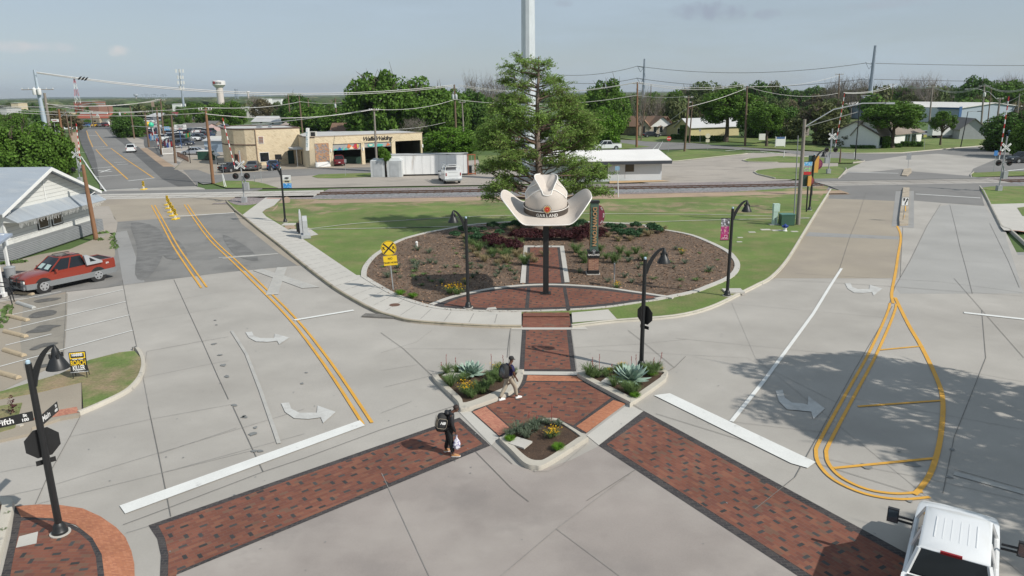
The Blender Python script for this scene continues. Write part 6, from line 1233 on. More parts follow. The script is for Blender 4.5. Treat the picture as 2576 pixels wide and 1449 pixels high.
for i,(x0,y0,x1,y1,lb) in enumerate(((0,870,235,1190,'farther black handrail at the porch ramp'),(0,940,205,1255,'nearer black handrail at the porch ramp'),(0,540,230,770,'black railing behind the trash can'))):
    e_=g('S',x1,y1,.0); h1=at('S',x1-85,y0+10,e_.y).z; t=thing('handrail',lb,'handrail',e_,0,'black handrails'); b=MB(); d=Vector((-.9,.1,0)); b.tube([(0,0,0),(-.1,.02,1.0),(-.25,.03,1.12),(-1.9,.3,1.18)],.03,6); b.tube([(-1.6,.25,0),(-1.6,.25,1.15)],.03,6); b.build('rail',blk,t)
p=g('S',150,850,.02); t=thing('trash_can','galvanised trash can in front of the red pickup bumper','trash can',p+Vector((-.05,.3,0))); b=MB(); b.lathe([(.28,0),(.33,.8),(.35,.82)],18); b.build('body',galv,t,40); b=MB(); b.lathe([(.36,.82),(.3,.88),(0,.92)],18); b.build('lid',galv,t,40)
# ---- generic houses
def house(label,A,B,depth,hw,rise,wallm,roofm,axis='u',cat='house',wins=(),over=.45,name='house',gablem=None):
    """gable roof; axis 'u': ridge parallel to the facade A-B, 'n': gable end faces the camera"""
    t=thing(name,label,cat,A); F_=Fac(t,A,B); L_=F_.L; W=lambda a,d,z:F_.w(a,z,-d)
    if axis=='u': prof=[(0,hw),(depth/2,hw+rise),(depth,hw)]; ends=[[W(a,0,0),W(a,depth,0),W(a,depth,hw),W(a,depth/2,hw+rise),W(a,0,hw)] for a in (0,L_)]
    else: ends=[[W(0,d,0),W(L_,d,0),W(L_,d,hw),W(L_/2,d,hw+rise),W(0,d,hw)] for d in (0,depth)]
    b=MB(); b.loft(ends); b.build('wall',wallm,t)
    b=MB(); k=rise/(depth/2 if axis=='u' else L_/2); o=over
    for sg in (0,1):
        if axis=='u':
            e=-o if sg==0 else depth+o; pr=lambda a:[W(a,depth/2,hw+rise+.06),W(a,e,hw-k*o+.06),W(a,e,hw-k*o+.18),W(a,depth/2,hw+rise+.2)]; b.loft([pr(-o),pr(L_+o)])
        else:
            e=-o if sg==0 else L_+o; pr=lambda d:[W(L_/2,d,hw+rise+.06),W(e,d,hw-k*o+.06),W(e,d,hw-k*o+.18),W(L_/2,d,hw+rise+.2)]; b.loft([pr(-o),pr(depth+o)])
    b.build('roof',roofm,t)
    if gablem and axis=='n':
        b=MB(); b.face([W(.1,-.03,hw),W(L_-.1,-.03,hw),W(L_/2,-.03,hw+rise-.1)]); b.build('gable',gablem,t)
    for w_ in wins: F_.window(*w_,bars=1 if abs(w_[3]-w_[1])>60 else 0)
    return t,F_
roofb=mat('roof_brown',(.17,.105,.07),.9,.12,.3,4,.15); roofg=mat('roof_grey',(.16,.15,.14),.9,.12,.3,4,.15); roofw=mat('roof_pale',(.50,.50,.50),.6,.08,.3,6,.06); stone=mat('stone_wall',(.42,.36,.28),.9,.12,.6,2.5,.35); yelw=mat('yellow_wall',(.50,.44,.24),.8,.06); greyw=mat('grey_wall',(.36,.37,.38),.8,.08)
A_=g('D',450,955); B_=g('D',728,950); t,F_=house('stone house with brown shingle roof and white gable','x' and A_,B_,9,2.3,2.6,stone,roofb,'n',wins=(('D',498,855,528,920),('D',567,850,597,918)),gablem=wht)
A_=g('D',150,948); b=MB(); L_=12.5; F_2=Fac(t,A_+Vector((0,2,0)),g('D',455,955)+Vector((0,2,0))); 
ends=[[F_2.w(a,z,-d) for d,z in ((0,0),(9,0),(9,2.3),(4.5,4.7),(0,2.3))] for a in (0,F_2.L)]; b.loft(ends); b.build('wing_wall',stone,t)
b=MB(); 
for e in (-.5,9.5): b.loft([[F_2.w(a,4.8,-4.5),F_2.w(a,2.1,-e),F_2.w(a,2.25,-e),F_2.w(a,4.95,-4.5)] for a in (-.6,F_2.L+3.5)])
b.build('wing_roof',roofb,t)
A3=g('D',325,955)-Vector((0,.3,0)); t3=Fac(t,A3,g('D',450,955)-Vector((0,.3,0))); b=MB(); b.loft([[t3.w(0,0,-d),t3.w(t3.L,0,-d),t3.w(t3.L,2.2,-d),t3.w(t3.L/2,3.9,-d),t3.w(0,2.2,-d)] for d in (0,4)]); b.build('porch_wall',stone,t)
b=MB(); 
for e in (-.4,t3.L+.4): b.loft([[t3.w(t3.L/2,3.95,-d),t3.w(e,1.95,-d),t3.w(e,2.08,-d),t3.w(t3.L/2,4.1,-d)] for d in (-.3,4.4)])
b.build('porch_roof',mat('roof_brown_pale',(.34,.20,.13),.9),t); t3.pan('door',blkm,'D',372,850,400,935)
A_=g('D',738,962); B_=g('D',905,975); house('yellow house with pale metal roof under the old oak',A_,B_,16,2.5,2.0,yelw,roofw,'n',wins=(('D',770,875,795,935),))
A_=g('D',905,968); B_=g('D',1260,950); t,F_=house('yellow bungalow porch wing with dark shingle roof behind the hedge',A_,B_,9,2.2,1.6,yelw,roofg,'u',wins=(('D',1035,895,1085,945),('D',1150,890,1180,940)))
A_=g('E',615,1082); B_=g('E',930,1108); tl=mat('teal_trim',(.15,.38,.36),.6)
t,F_=house('white house with teal window frames and long grey-brown roof beside the road',g('E',930,1100),g('E',1412,1042),10,2.5,2.6,wht,mat('roof_taupe',(.24,.20,.165),.9,.1,.4,4,.15),'u',wins=())
for (x0,y0,x1,y1) in ((1240,950,1280,1030),(1315,945,1350,1015),(955,965,990,1060)): F_.window('E',x0,y0,x1,y1,frame=tl,bars=1)
F4=Fac(t,g('E',640,1085),g('E',935,1098)); b=MB(); b.loft([[F4.w(0,0,-d),F4.w(F4.L,0,-d),F4.w(F4.L,2.6,-d),F4.w(F4.L*.5,6.2,-d),F4.w(0,2.6,-d)] for d in (0,11)]); b.build('wing_wall',wht,t)
b=MB()
for e in (-.5,F4.L+.5): b.loft([[F4.w(F4.L/2,6.3,-d),F4.w(e,2.3,-d),F4.w(e,2.45,-d),F4.w(F4.L/2,6.45,-d)] for d in (-.6,11.4)])
b.build('wing_roof',MATS['roof_taupe'],t); F4.window('E',850,955,905,1060,frame=tl,bars=1)
A_=g('E',1960,997); B_=g('E',2135,998)
t,F_=house('grey garage with dark roof and white door',g('E',1840,998),g('E',2135,998),10,2.4,2.2,greyw,roofg,'n',cat='garage',name='garage'); F5=Fac(t,g('E',2135,998),g('E',2255,985)); F5.box('door',wht,.2,F5.L,.05,2.3,.05); 
# white warehouse
wa=mat('warehouse_white',(.72,.76,.80),.5,.03,.1,3,.02); A_=g('E',440,750); B_=g('E',1845,815); t=thing('warehouse','long white metal warehouse with blue roof edge at the right','warehouse',A_); F_=Fac(t,A_,B_); bl=mat('trim_blue',(.03,.09,.22),.5)
zt=F_.sz('E',1500,640)[1]; b=MB(); L_=F_.L; b.loft([[F_.w(a,z,-d) for d,z in ((0,0),(26,0),(26,zt),(13,zt+1.4),(0,zt))] for a in (0,L_)]); b.build('wall',mat('warehouse_grey',(.36,.42,.48),.6,.04,.1,2,.03),t)
b=MB(); 
for e in (-.2,26.2): b.loft([[F_.w(a,zt+1.5,-13),F_.w(a,zt,-e),F_.w(a,zt+.25,-e),F_.w(a,zt+1.75,-13)] for a in (-.5,L_+.5)])
b.build('roof',mat('warehouse_roof',(.66,.64,.60),.6),t)
b=MB(); b.box(F_.w(L_/2,zt-.05,.25),(L_+1,.15,.5),rz=math.atan2(F_.u.y,F_.u.x)); b.build('blue_fascia',bl,t)
A2=g('E',1850,805)-Vector((0,3,0)); B2=g('E',2205,760)-Vector((0,3,0)); t,F_=house('bright white gabled warehouse end with blue trim and round emblem',A2,B2,30,F_.sz('E',1860,640)[1]-.2,1.3,wa,mat('warehouse_roof',(.66,.64,.60),.6),'n',cat='warehouse',name='warehouse',over=.2)
F_.pan('emblem_panel',wht,'E',1998,652,2048,694,.1,.1); F_.pan('emblem',bl,'E',2018,660,2034,682,.16,.1); F_.pan('corner_trim',bl,'E',1850,630,1860,770,.1,.1)
F6=Fac(None,g('E',2205,770),g('E',2330,750)); t,F_=house('pale side building right of the white warehouse',g('E',2205,765)+Vector((0,-1,0)),g('E',2335,745)+Vector((0,-1,0)),12,4.6,.3,wa,flatroof,'u',cat='warehouse',name='warehouse')
# background buildings, left half
A_=g('A',875,835); B_=g('A',1225,835); t=thing('restaurant','white restaurant with sloping red roof band at the road bend','restaurant',A_); F_=Fac(t,A_,B_); an=math.atan2(F_.u.y,F_.u.x); L_=F_.L; z1=F_.sz('A',1000,755)[1]; z2=F_.sz('A',1000,710)[1]
b=MB(); b.box(F_.w(L_/2,z1/2,-7),(L_,14,z1),rz=an); b.build('wall',wht,t)
b=MB(); b.loft([[F_.w(-.6,z1-.2,.6),F_.w(L_+.6,z1-.2,.6),F_.w(L_-1,z2,-1.5),F_.w(1,z2,-1.5)],[F_.w(-.6,z1-.2,-14),F_.w(L_+.6,z1-.2,-14),F_.w(L_-1,z2,-12),F_.w(1,z2,-12)]]); b.build('red_roof',mat('roof_red_tile',(.34,.10,.065),.8,.1),t)
b=MB(); b.box(F_.w(L_/2,z2+.3,-1.4),(L_-2,.4,.8),rz=an); b.build('parapet',wht,t)
F_.pan('entrance',mat('entrance_tan',(.40,.33,.25),.8),'A',1060,765,1160,832,1.6,1.6); F_.pan('entrance_sign',mat('sign_cream',(.70,.62,.50),.6),'A',1055,738,1155,756,1.7,.2); F_.pan('doorway',blkm,'A',1090,785,1115,815,1.65,.1)
a0,z_=F_.sz('A',1103,730); b=MB(); b.lathe([(0,-.05),(.7,-.05),(.7,.05),(0,.05)],16); M_=face_mat(F_.w(a0,z_,.2),F_.u); b.v=[tuple(M_@Vector(v)) for v in b.v]; b.build('round_sign',wht,t)
def bgbox(label,k,x0,y0,x1,ytop,m,roofm=None,depth=12,cat='building',dist=None,rise=0,name='building',axis='u'):
    if dist: A=at(k,x0,y0,dist); A.z=0; B=at(k,x1,y0,dist); B.z=0
    else: A=g(k,x0,y0); B=g(k,x1,y0)
    h=at(k,x0,ytop,A.y).z
    t,F=house(label,A,B,depth,max(1,h-rise),rise or .15,m,roofm or flatroof,axis,cat=cat,name=name,over=.3); return t,F
brk=mat('brick_far',(.27,.14,.105),.9,.08)  # dulled brick red, with distance haze put into the base colour
bgbox('long red brick building below the lattice mast','A',835,640,1050,575,brk,depth=20,dist=620); bgbox('low red brick wing right of the long brick building','A',1000,640,1110,622,brk,depth=20,dist=560)
t,F_=bgbox('white shed with grey metal roof and two dark windows','B',548,835,875,745,wht,roofw,9,rise=2.0)
for x in (655,783): F_.window('B',x-14,800,x+12,822,bars=0)
bgbox('pale carport shed with tin awning behind the workshop','B',880,890,1230,815,mat('tin_grey',(.36,.35,.33),.7),mat('tin_roof',(.36,.30,.26),.7),8,rise=.8,cat='shed',name='shed')
bgbox('brown roofed house under the big pecan trees','B',1430,925,1640,850,mat('tan_wall',(.4,.33,.24),.8),roofb,9,rise=2.5,dist=215)
bgbox('small house with blue-grey gable behind the workshop roof','B',1290,955,1450,935,mat('pale_blue_wall',(.40,.48,.56),.7),mat('roof_dark_blue',(.05,.06,.08),.8),7,rise=1.6,dist=185,axis='n')
bgbox('blue-grey lot office with wooden fence front','A',2310,1140,2580,985,mat('office_blue',(.33,.42,.52),.7),roofw,6,rise=.6,name='lot_office',cat='office')
t,F_=bgbox('tan two storey house with grey hipped roof beyond the car lot','A',2135,800,2385,722,mat('house_tan',(.42,.31,.20),.8),roofg,10,rise=2.4)
for x in (2180,2285,2225): F_.window('A',x-12,738,x+12,768,bars=0)
bgbox('small dark roofed house behind the white cars','A',2270,880,2400,800,mat('house_dark_tan',(.25,.20,.15),.8),roofg,8,rise=1.5)
bgbox('pink walled office with grey roof at the back of the car lot','A',1990,915,2290,860,mat('pink_wall',(.50,.36,.34),.8),roofg,10,rise=1.6)
bgbox('dark fronted shop with pale flat roof','A',1650,790,1820,708,mat('shop_dark',(.10,.11,.16),.7),roofw,14,rise=1.6); bgbox('dark red roofed shop beside the pale roof','A',1840,760,1990,735,mat('shop_tan',(.28,.25,.22),.8),mat('roof_maroon',(.22,.035,.045),.8),12,rise=2.0)
bgbox('maroon fascia building behind the brown roofed house','D',590,720,900,650,mat('shop_brown',(.12,.09,.09),.8),mat('roof_maroon',(.22,.035,.045),.8),12,dist=250)
for i,(k,x0,x1,y0,y1,d,m_,lb) in enumerate((('B',640,740,565,540,700,wht,'distant cream building left of the white tank'),('B',745,880,565,545,800,wht,'distant long white tank-like building on the horizon'),('A',130,210,640,590,520,mat('cream_far',(.6,.5,.36),.8),'far cream gabled house among trees at the left'),('B',420,640,690,640,420,mat('pale_far',(.62,.60,.56),.8),'pale building hidden behind bare trees'),('A',0,75,670,650,330,roofw,'pale blue canopy roof at the far left'),('A',620,740,740,700,420,mat('cream_far',(.6,.5,.36),.8),'cream wall behind the round shrubs at far left'),('A',1940,2040,620,600,640,wht,'tiny white roofed building beyond the tan house'),('E',1100,1400,560,545,520,roofw,'pale roof beyond the warehouse'),('C',2040,2300,860,800,240,wht,'white house glimpsed behind the bright green tree'),('C',1700,1850,900,800,225,greyw,'grey house glimpsed behind the bald cypress'))):
    bgbox(lb,k,x0,y0,x1,y1,m_,roofw if i%2 else flatroof,10,dist=d)
# fences
def fence(label,A,B,h,m,slat=1.2,rails=False,name='fence',mesh=False):
    t=thing(name,label,'fence',A); F_=Fac(t,A,B); n=max(1,int(F_.L/slat)); b=MB()
    if rails:
        for z in (h*.98,h*.12): b.box(F_.w(F_.L/2,z,0),(F_.L,.07,.09),rz=math.atan2(F_.u.y,F_.u.x))
        if mesh:
            for i in range(1,6): b.box(F_.w(F_.L/2,h*i/6,0),(F_.L,.015,.02),rz=math.atan2(F_.u.y,F_.u.x))
        b.build('rail',m,t); b=MB()
        for i in range(n+1): b.box(F_.w(F_.L*i/n,h/2,0),(.09,.09,h),rz=0)
        b.build('fence_post',m,t)
    else:
        b.box(F_.w(F_.L/2,h/2,0),(F_.L,.06,h),rz=math.atan2(F_.u.y,F_.u.x)); b.build('boards',m,t); b=MB()
        for i in range(n+1): b.box(F_.w(F_.L*i/n,h*.5,.05),(.03,.03,h*1.02),rz=0)
        b.build('fence_post',m,t)
    return t
fw=mat('fence_wood',(.24,.21,.185),.9,.2,1,8,.2,stretch=(4,4,.6))
fence('grey board fence beside the lot office',g('A',2370,1140),g('A',2525,1135),at('A',2400,1010,g('A',2370,1140).y).z,fw,.5)
fence('weathered board fence beyond the road at the right',g('D',1800,975),g('D',2245,955),1.9,fw,.6)
fence('white mesh fence along the car lot side',g('A',1835,1172),g('A',1955,1162),1.3,wht,2,True,mesh=True); fence('long white mesh fence behind the silver coupe',g('A',1960,1145),g('A',2345,1140),1.3,wht,3,True,mesh=True); fence('white rail fence running back along the car lot',g('A',1830,1165),g('A',1780,1075),1.2,wht,3,True)
fence('low rusty rail fence on the verge',g('A',2000,1190),g('A',2125,1250),.9,rust,1,True)
fence('white rail along the restaurant frontage',g('V',790,745),g('V',1080,748),.8,wht,5,True)
p=g('A',2235,1235)+Vector((1.5,1,0)); t=thing('dumpster','dark green dumpster with white bags behind the leaning pole','dumpster',p); b=MB(); b.loft([[(-1.6,-.9,.15),(1.4,-.9,.15),(1.4,.9,.15),(-1.6,.9,.15)],[(-1.6,-.9,1.6),(.9,-.9,1.6),(.9,.9,1.6),(-1.6,.9,1.6)]]); b.build('body',CGR,t); b=MB(); b.box((-.3,0,1.7),(2.6,1.8,.15)); b.box((1.6,0,1.0),(.9,1.5,.3),M=Matrix.Rotation(R(40),3,'Y')); b.build('bags',wht,t)
# billboards and shop signs
def board(label,k,x0,y0,x1,y1,ybase,m_,txts=(),legs=1,dist=None,cat='sign',lm=None,lname='pole'):
    xm=(x0+x1)/2; P_=g(k,xm,ybase) if not dist else Vector((at(k,xm,ybase,dist).x,dist,0)); a_=at(k,x0,y0,P_.y); c_=at(k,x1,y1,P_.y); t=thing('shop_sign',label,cat,P_); W_=c_.x-a_.x; H_=a_.z-c_.z; zc=(a_.z+c_.z)/2; off=(a_.x+c_.x)/2-P_.x
    b=MB(); b.box((off,0,zc),(W_,.3,H_)); o=b.build('board',m_,t)
    for i in range(legs):
        b=MB(); x=off*(.5 if legs==1 else 1)+(0 if legs==1 else (i-.5)*W_*.8); b.tube([(x,.05,0),(x,.05,zc-H_/2+.1)],.09,6); b.build(lname,lm or galvd,t)
    for (tx,sz,dy,mm) in txts: text('lettering',tx,sz*H_,mm,face_mat((off,-.17,zc+dy*H_),(1,0,0)),o,ext=.003,bold=.01*H_)
    return t
tr=mat('letter_red',(.5,.03,.06),.5); tb_=mat('letter_blue',(.05,.1,.4),.5)
board('white dealer board with red emblem and dark lettering on a blue pole','O',1265,435,1555,548,1010,wht,(('TEXCAR',.36,.2,blkm),('SALES LLC',.30,-.12,blkm),('RENTALS',.17,-.38,tr)),lm=mat('pole_blue',(.05,.1,.22),.5))
board('blue and white board left of the dealer sign','O',962,482,1150,570,760,skyb,(('BEST AUTO CARE',.26,.0,wht),),lm=rust)
board('upper white name board of the stacked pair','O',695,362,858,408,700,wht,(('CLASSIC',.62,0,blkm),),2,lm=wht); board('lower white name board of the stacked pair','O',712,440,935,490,705,wht,(('AUTO SALES',.6,0,blkm),),2,lm=wht)
board('small pale sign above the car roofs','O',750,258,850,315,520,galvd,(),1); board('white and red oval sign over the left tree','A',578,770,660,800,960,wht,(('PREMIER',.42,0,tr),),1,dist=190); board('square brown sign with round mark on a tall pole','A',1700,568,1740,632,800,mat('sign_brown',(.35,.26,.2),.7),(),1); board('small white board on a pole before the restaurant','A',1010,682,1040,697,860,wht,(),1)
board('white shed top sign of the lot office','A',2345,962,2515,992,1145,wht,(),2)
for lb,x,y,c in (('yellow balloon on the car lot',625,430,CY),('green balloon on the car lot',705,445,mat('balloon_green',(.05,.5,.3),.4))):
    p=at('O',x,y,190); b=MB(); b.lathe([(0,-.75),(.35,-.6),(.62,-.2),(.68,.15),(.5,.5),(.2,.68),(0,.72)],14); o=b.build('balloon',c,None,60,loc=p); tag(o,lb,'balloon')
# flags
for lb,x,y,cs in (('red white and blue striped flag on the lot',765,705,(redp,wht,tb_)),('light blue and white flag, first of two',810,750,(skyb,wht,skyb)),('light blue and white flag, second of two',870,745,(skyb,wht,skyb)),('yellow blue and red flag',960,800,(CY,tb_,redp)),('green white and red flag',1065,850,(greenp,wht,redp)),('dark red flag with white stripe leaning',1150,870,(maroon,wht,maroon)),('striped flag nearest the mesh fence',1225,920,(redp,wht,tb_)),('green flag with yellow centre',1660,690,(mat('flag_green',(.03,.4,.12),.6),CY,MATS.get('flag_green')))):
    p=g('O',x+20,y+150 if x<1300 else 860); q=at('O',x,y,p.y)-p; t=thing('flag',lb,'flag',p,0,'flags around the car lot'); b=MB(); b.tube([(0,0,0),(0,0,q.z+.9)],.03,5); b.build('pole',galv,t)
    for i,m_ in enumerate(cs):
        b=MB(); b.loft([[(-.05-.45*i,0,q.z+.8-.15*i),(-.05-.45*i,.03,q.z-.2-.2*i)],[(-.5-.45*i,.15,q.z+.6-.15*i),(-.5-.45*i,.18,q.z-.45-.2*i)]],cap=False,closed=False); b.build('cloth',m_,t)
# ---------------------------------------------------------------- foliage
import numpy as np
def leaf_mesh(name,cent,size,mats,norm=None,aspect=1.6,dirs=None,rng=None,tilt=.7):
    n=len(cent); r=rng
    a=r.normal(size=(n,3)); 
    if norm is not None: a=a*tilt+norm
    a/=np.linalg.norm(a,axis=1)[:,None]+1e-9
    t=r.normal(size=(n,3)) if dirs is None else dirs+r.normal(size=(n,3))*.25
    u=np.cross(a,t); u/=np.linalg.norm(u,axis=1)[:,None]+1e-9; v=np.cross(u,a)
    s=(size*(r.uniform(.6,1.4,n)))[:,None]; U=u*s*.5; V=v*s*.5*aspect
    P=np.stack([cent-V,cent+U*.9-V*.1,cent+V,cent-U*.9+V*.1],1).reshape(-1,3)
    me=bpy.data.meshes.new(name); me.vertices.add(4*n); me.vertices.foreach_set('co',P.ravel()); me.loops.add(4*n); me.loops.foreach_set('vertex_index',np.arange(4*n)); me.polygons.add(n)
    me.polygons.foreach_set('loop_start',np.arange(0,4*n,4)); me.polygons.foreach_set('loop_total',np.full(n,4)); 
    for m_ in mats: me.materials.append(m_)
    me.update(calc_edges=True); return me
def crown_pts(r,n,lobes,spread=(1,1,1),rl=(.22,.42),shell=.55,low=-.9,flat=0):
    """unit crown: lobes on an ellipsoid shell; returns points and outward normals; x,y in -1..1, z in 0..1 (bottom to top)"""
    L=[];
    for i in range(lobes):
        while True:
            v=r.normal(size=3); v/=np.linalg.norm(v)
            if v[2]>low: break
        rad=r.uniform(.35,.78)**.6*.80; L.append((v*rad,r.uniform(*rl)))
    P=[];Nn=[]; k=n//lobes
    for c_,rr in L:
        v=r.normal(size=(k,3)); v/=np.linalg.norm(v,axis=1)[:,None]; q=c_+v*(rr*(shell+(1-shell)*r.uniform(size=(k,1))**.5)); P.append(q); Nn.append(v*.8+c_/(np.linalg.norm(c_)+.1)*.5)
    P=np.concatenate(P); Nn=np.concatenate(Nn); P[:,2]=P[:,2]*.5+.5
    return P,Nn
lg_oak=leafmat('leaf_oak',(.10,.19,.026),.4,.25,warm=((.10,.165,.02),.25,.5,.7)); lg_dark=leafmat('leaf_dark',(.07,.145,.025),.4,.2); lg_bright=leafmat('leaf_bright',(.12,.24,.025),.35,.35); lg_olive=leafmat('leaf_olive',(.12,.14,.05),.4,.25); lg_brown=leafmat('leaf_sparse_brown',(.15,.13,.07),.4,.2); lg_pale=leafmat('leaf_pale',(.12,.165,.055),.35,.3); lg_cyp=leafmat('leaf_cypress',(.19,.30,.065),.4,.35,warm=((.22,.29,.07),.5,.5,.7))
bark=mat('bark',(.11,.085,.065),.95,.25,2,14,.3,stretch=(2,2,.5)); barkg=mat('bark_grey',(.21,.185,.16),.95,.2,2,14,.3)
rng=np.random.default_rng(4)
def limbs(seed,n=9,h0=.28,spread=.62,r0=.035,sub=4,bare=False):
    """unit tree skeleton: height 1, crown half width 1 in xy before scaling"""
    rd=random.Random(seed); b=MB(); b.tube([(0,0,0),(.02,.01,h0*.6),(.0,.02,h0*1.2),(.03,0,.6),(.02,.03,.85)],[r0*2.2,r0*1.6,r0*1.3,r0*.7,r0*.25],7)
    for i in range(n):
        a=i*2.4+rd.uniform(-.4,.4); z=h0+rd.uniform(0,.35); l=spread*rd.uniform(.6,1.1)*(1 if z<.45 else .7); p=Vector((0,0,z)); pts=[p]; d=Vector((math.cos(a),math.sin(a),.5))
        for k in range(4): p=p+Vector((d.x*l/4,d.y*l/4,d.z*l/4*.55))+Vector((rd.uniform(-.03,.03),rd.uniform(-.03,.03),rd.uniform(0,.03))); pts.append(p)
        b.tube(pts,[r0*.9,r0*.7,r0*.5,r0*.35,r0*.12],5,cap=False)
        for q in range(sub):
            s=pts[rd.randint(1,4)]; e=s+Vector((rd.uniform(-.3,.3),rd.uniform(-.3,.3),rd.uniform(.08,.3)))*(1.0 if not bare else 1.1); m_=s.lerp(e,.5)+Vector((rd.uniform(-.04,.04),rd.uniform(-.04,.04),0)); b.tube([s,m_,e],[r0*.35,r0*.22,r0*.06],4,cap=False)
            if bare:
                for w_ in range(3):
                    s2=m_.lerp(e,rd.random()); e2=s2+Vector((rd.uniform(-.16,.16),rd.uniform(-.16,.16),rd.uniform(.04,.18))); b.tube([s2,e2],[r0*.15,r0*.05],3,cap=False)
    return b
PR={}; Z2=np.array((1,1,2.))
def proto(kind):
    if kind in PR: return PR[kind]
    r=np.random.default_rng(abs(sum(map(ord,kind)))*7)
    if kind.startswith('oak'): P,Nn=crown_pts(r,15000,85,rl=(.12,.27)); me=leaf_mesh('crown',P*Z2,.055,[lg_oak],Nn,1.2,rng=r,tilt=1.0); tr=limbs(len(kind)+3)
    elif kind.startswith('round'): P,Nn=crown_pts(r,8000,50,rl=(.14,.30)); me=leaf_mesh('crown',P*Z2,.07,[lg_oak],Nn,1.2,rng=r,tilt=1.0); tr=limbs(8)
    elif kind.startswith('far'): P,Nn=crown_pts(r,1500,16,rl=(.25,.42)); me=leaf_mesh('crown',P*Z2,.15,[lg_dark],Nn,1.2,rng=r,tilt=.7); tr=limbs(2,5,sub=1)
    elif kind.startswith('airy'): P,Nn=crown_pts(r,7000,60,rl=(.10,.22),low=-.6); me=leaf_mesh('crown',P*Z2,.055,[lg_olive],Nn,1.3,rng=r,tilt=1.2); tr=limbs(21,12,sub=8)
    elif kind.startswith('bare'): P,Nn=crown_pts(r,500,40,rl=(.1,.2)); me=leaf_mesh('crown',P*Z2,.03,[lg_brown],Nn,2,rng=r,tilt=2); tr=limbs(31,14,.25,.7,.022,9,True)
    o=tr.build('trunk',bark,smooth=60); PR[kind]=(me,o.data); bpy.data.objects.remove(o)
    return PR[kind]
def tree(kind,label,loc,h,w_,leaf=None,zc=.22,group=None,name='tree',rz=None,trunkm=None,cat='tree',depthf=1.0):
    me,tm_2=proto(kind); t=thing(name,label,cat,loc,random.uniform(0,6.28) if rz is None else rz,group)
    c=bpy.data.objects.new('crown',me); COL.objects.link(c); c.parent=t; c.location=(0,0,h*zc); c.scale=(w_/2*.98,w_/2*.98*depthf,h*(1-zc)/2)
    if zc<=.12 and not kind.startswith('bare'): c.location.z=-h*.28; c.scale.z=h*.64
    if leaf: c.material_slots[0].link='OBJECT'; c.material_slots[0].material=leaf
    k=bpy.data.objects.new('trunk',tm_2); COL.objects.link(k); k.parent=t; k.scale=(w_/2*.9,w_/2*.9,h*.93) if w_<h*1.6 else (h*.7,h*.7,h*.9)
    if trunkm: k.material_slots[0].link='OBJECT'; k.material_slots[0].material=trunkm
    return t
def tpx(kind,label,xc,depth,ytop,wpx,**k):
    """xc, ytop, wpx on the whole photo (2576 wide); depth in metres"""
    p=at('Y',xc*1.0,ytop,depth); d=ray(xc,ytop); # Y keys are whole-photo pixels
    return tree(kind,label,Vector((p.x,depth,-.1)),p.z+.1,wpx*depth/FPX*1.18,**k)
random.seed(21)
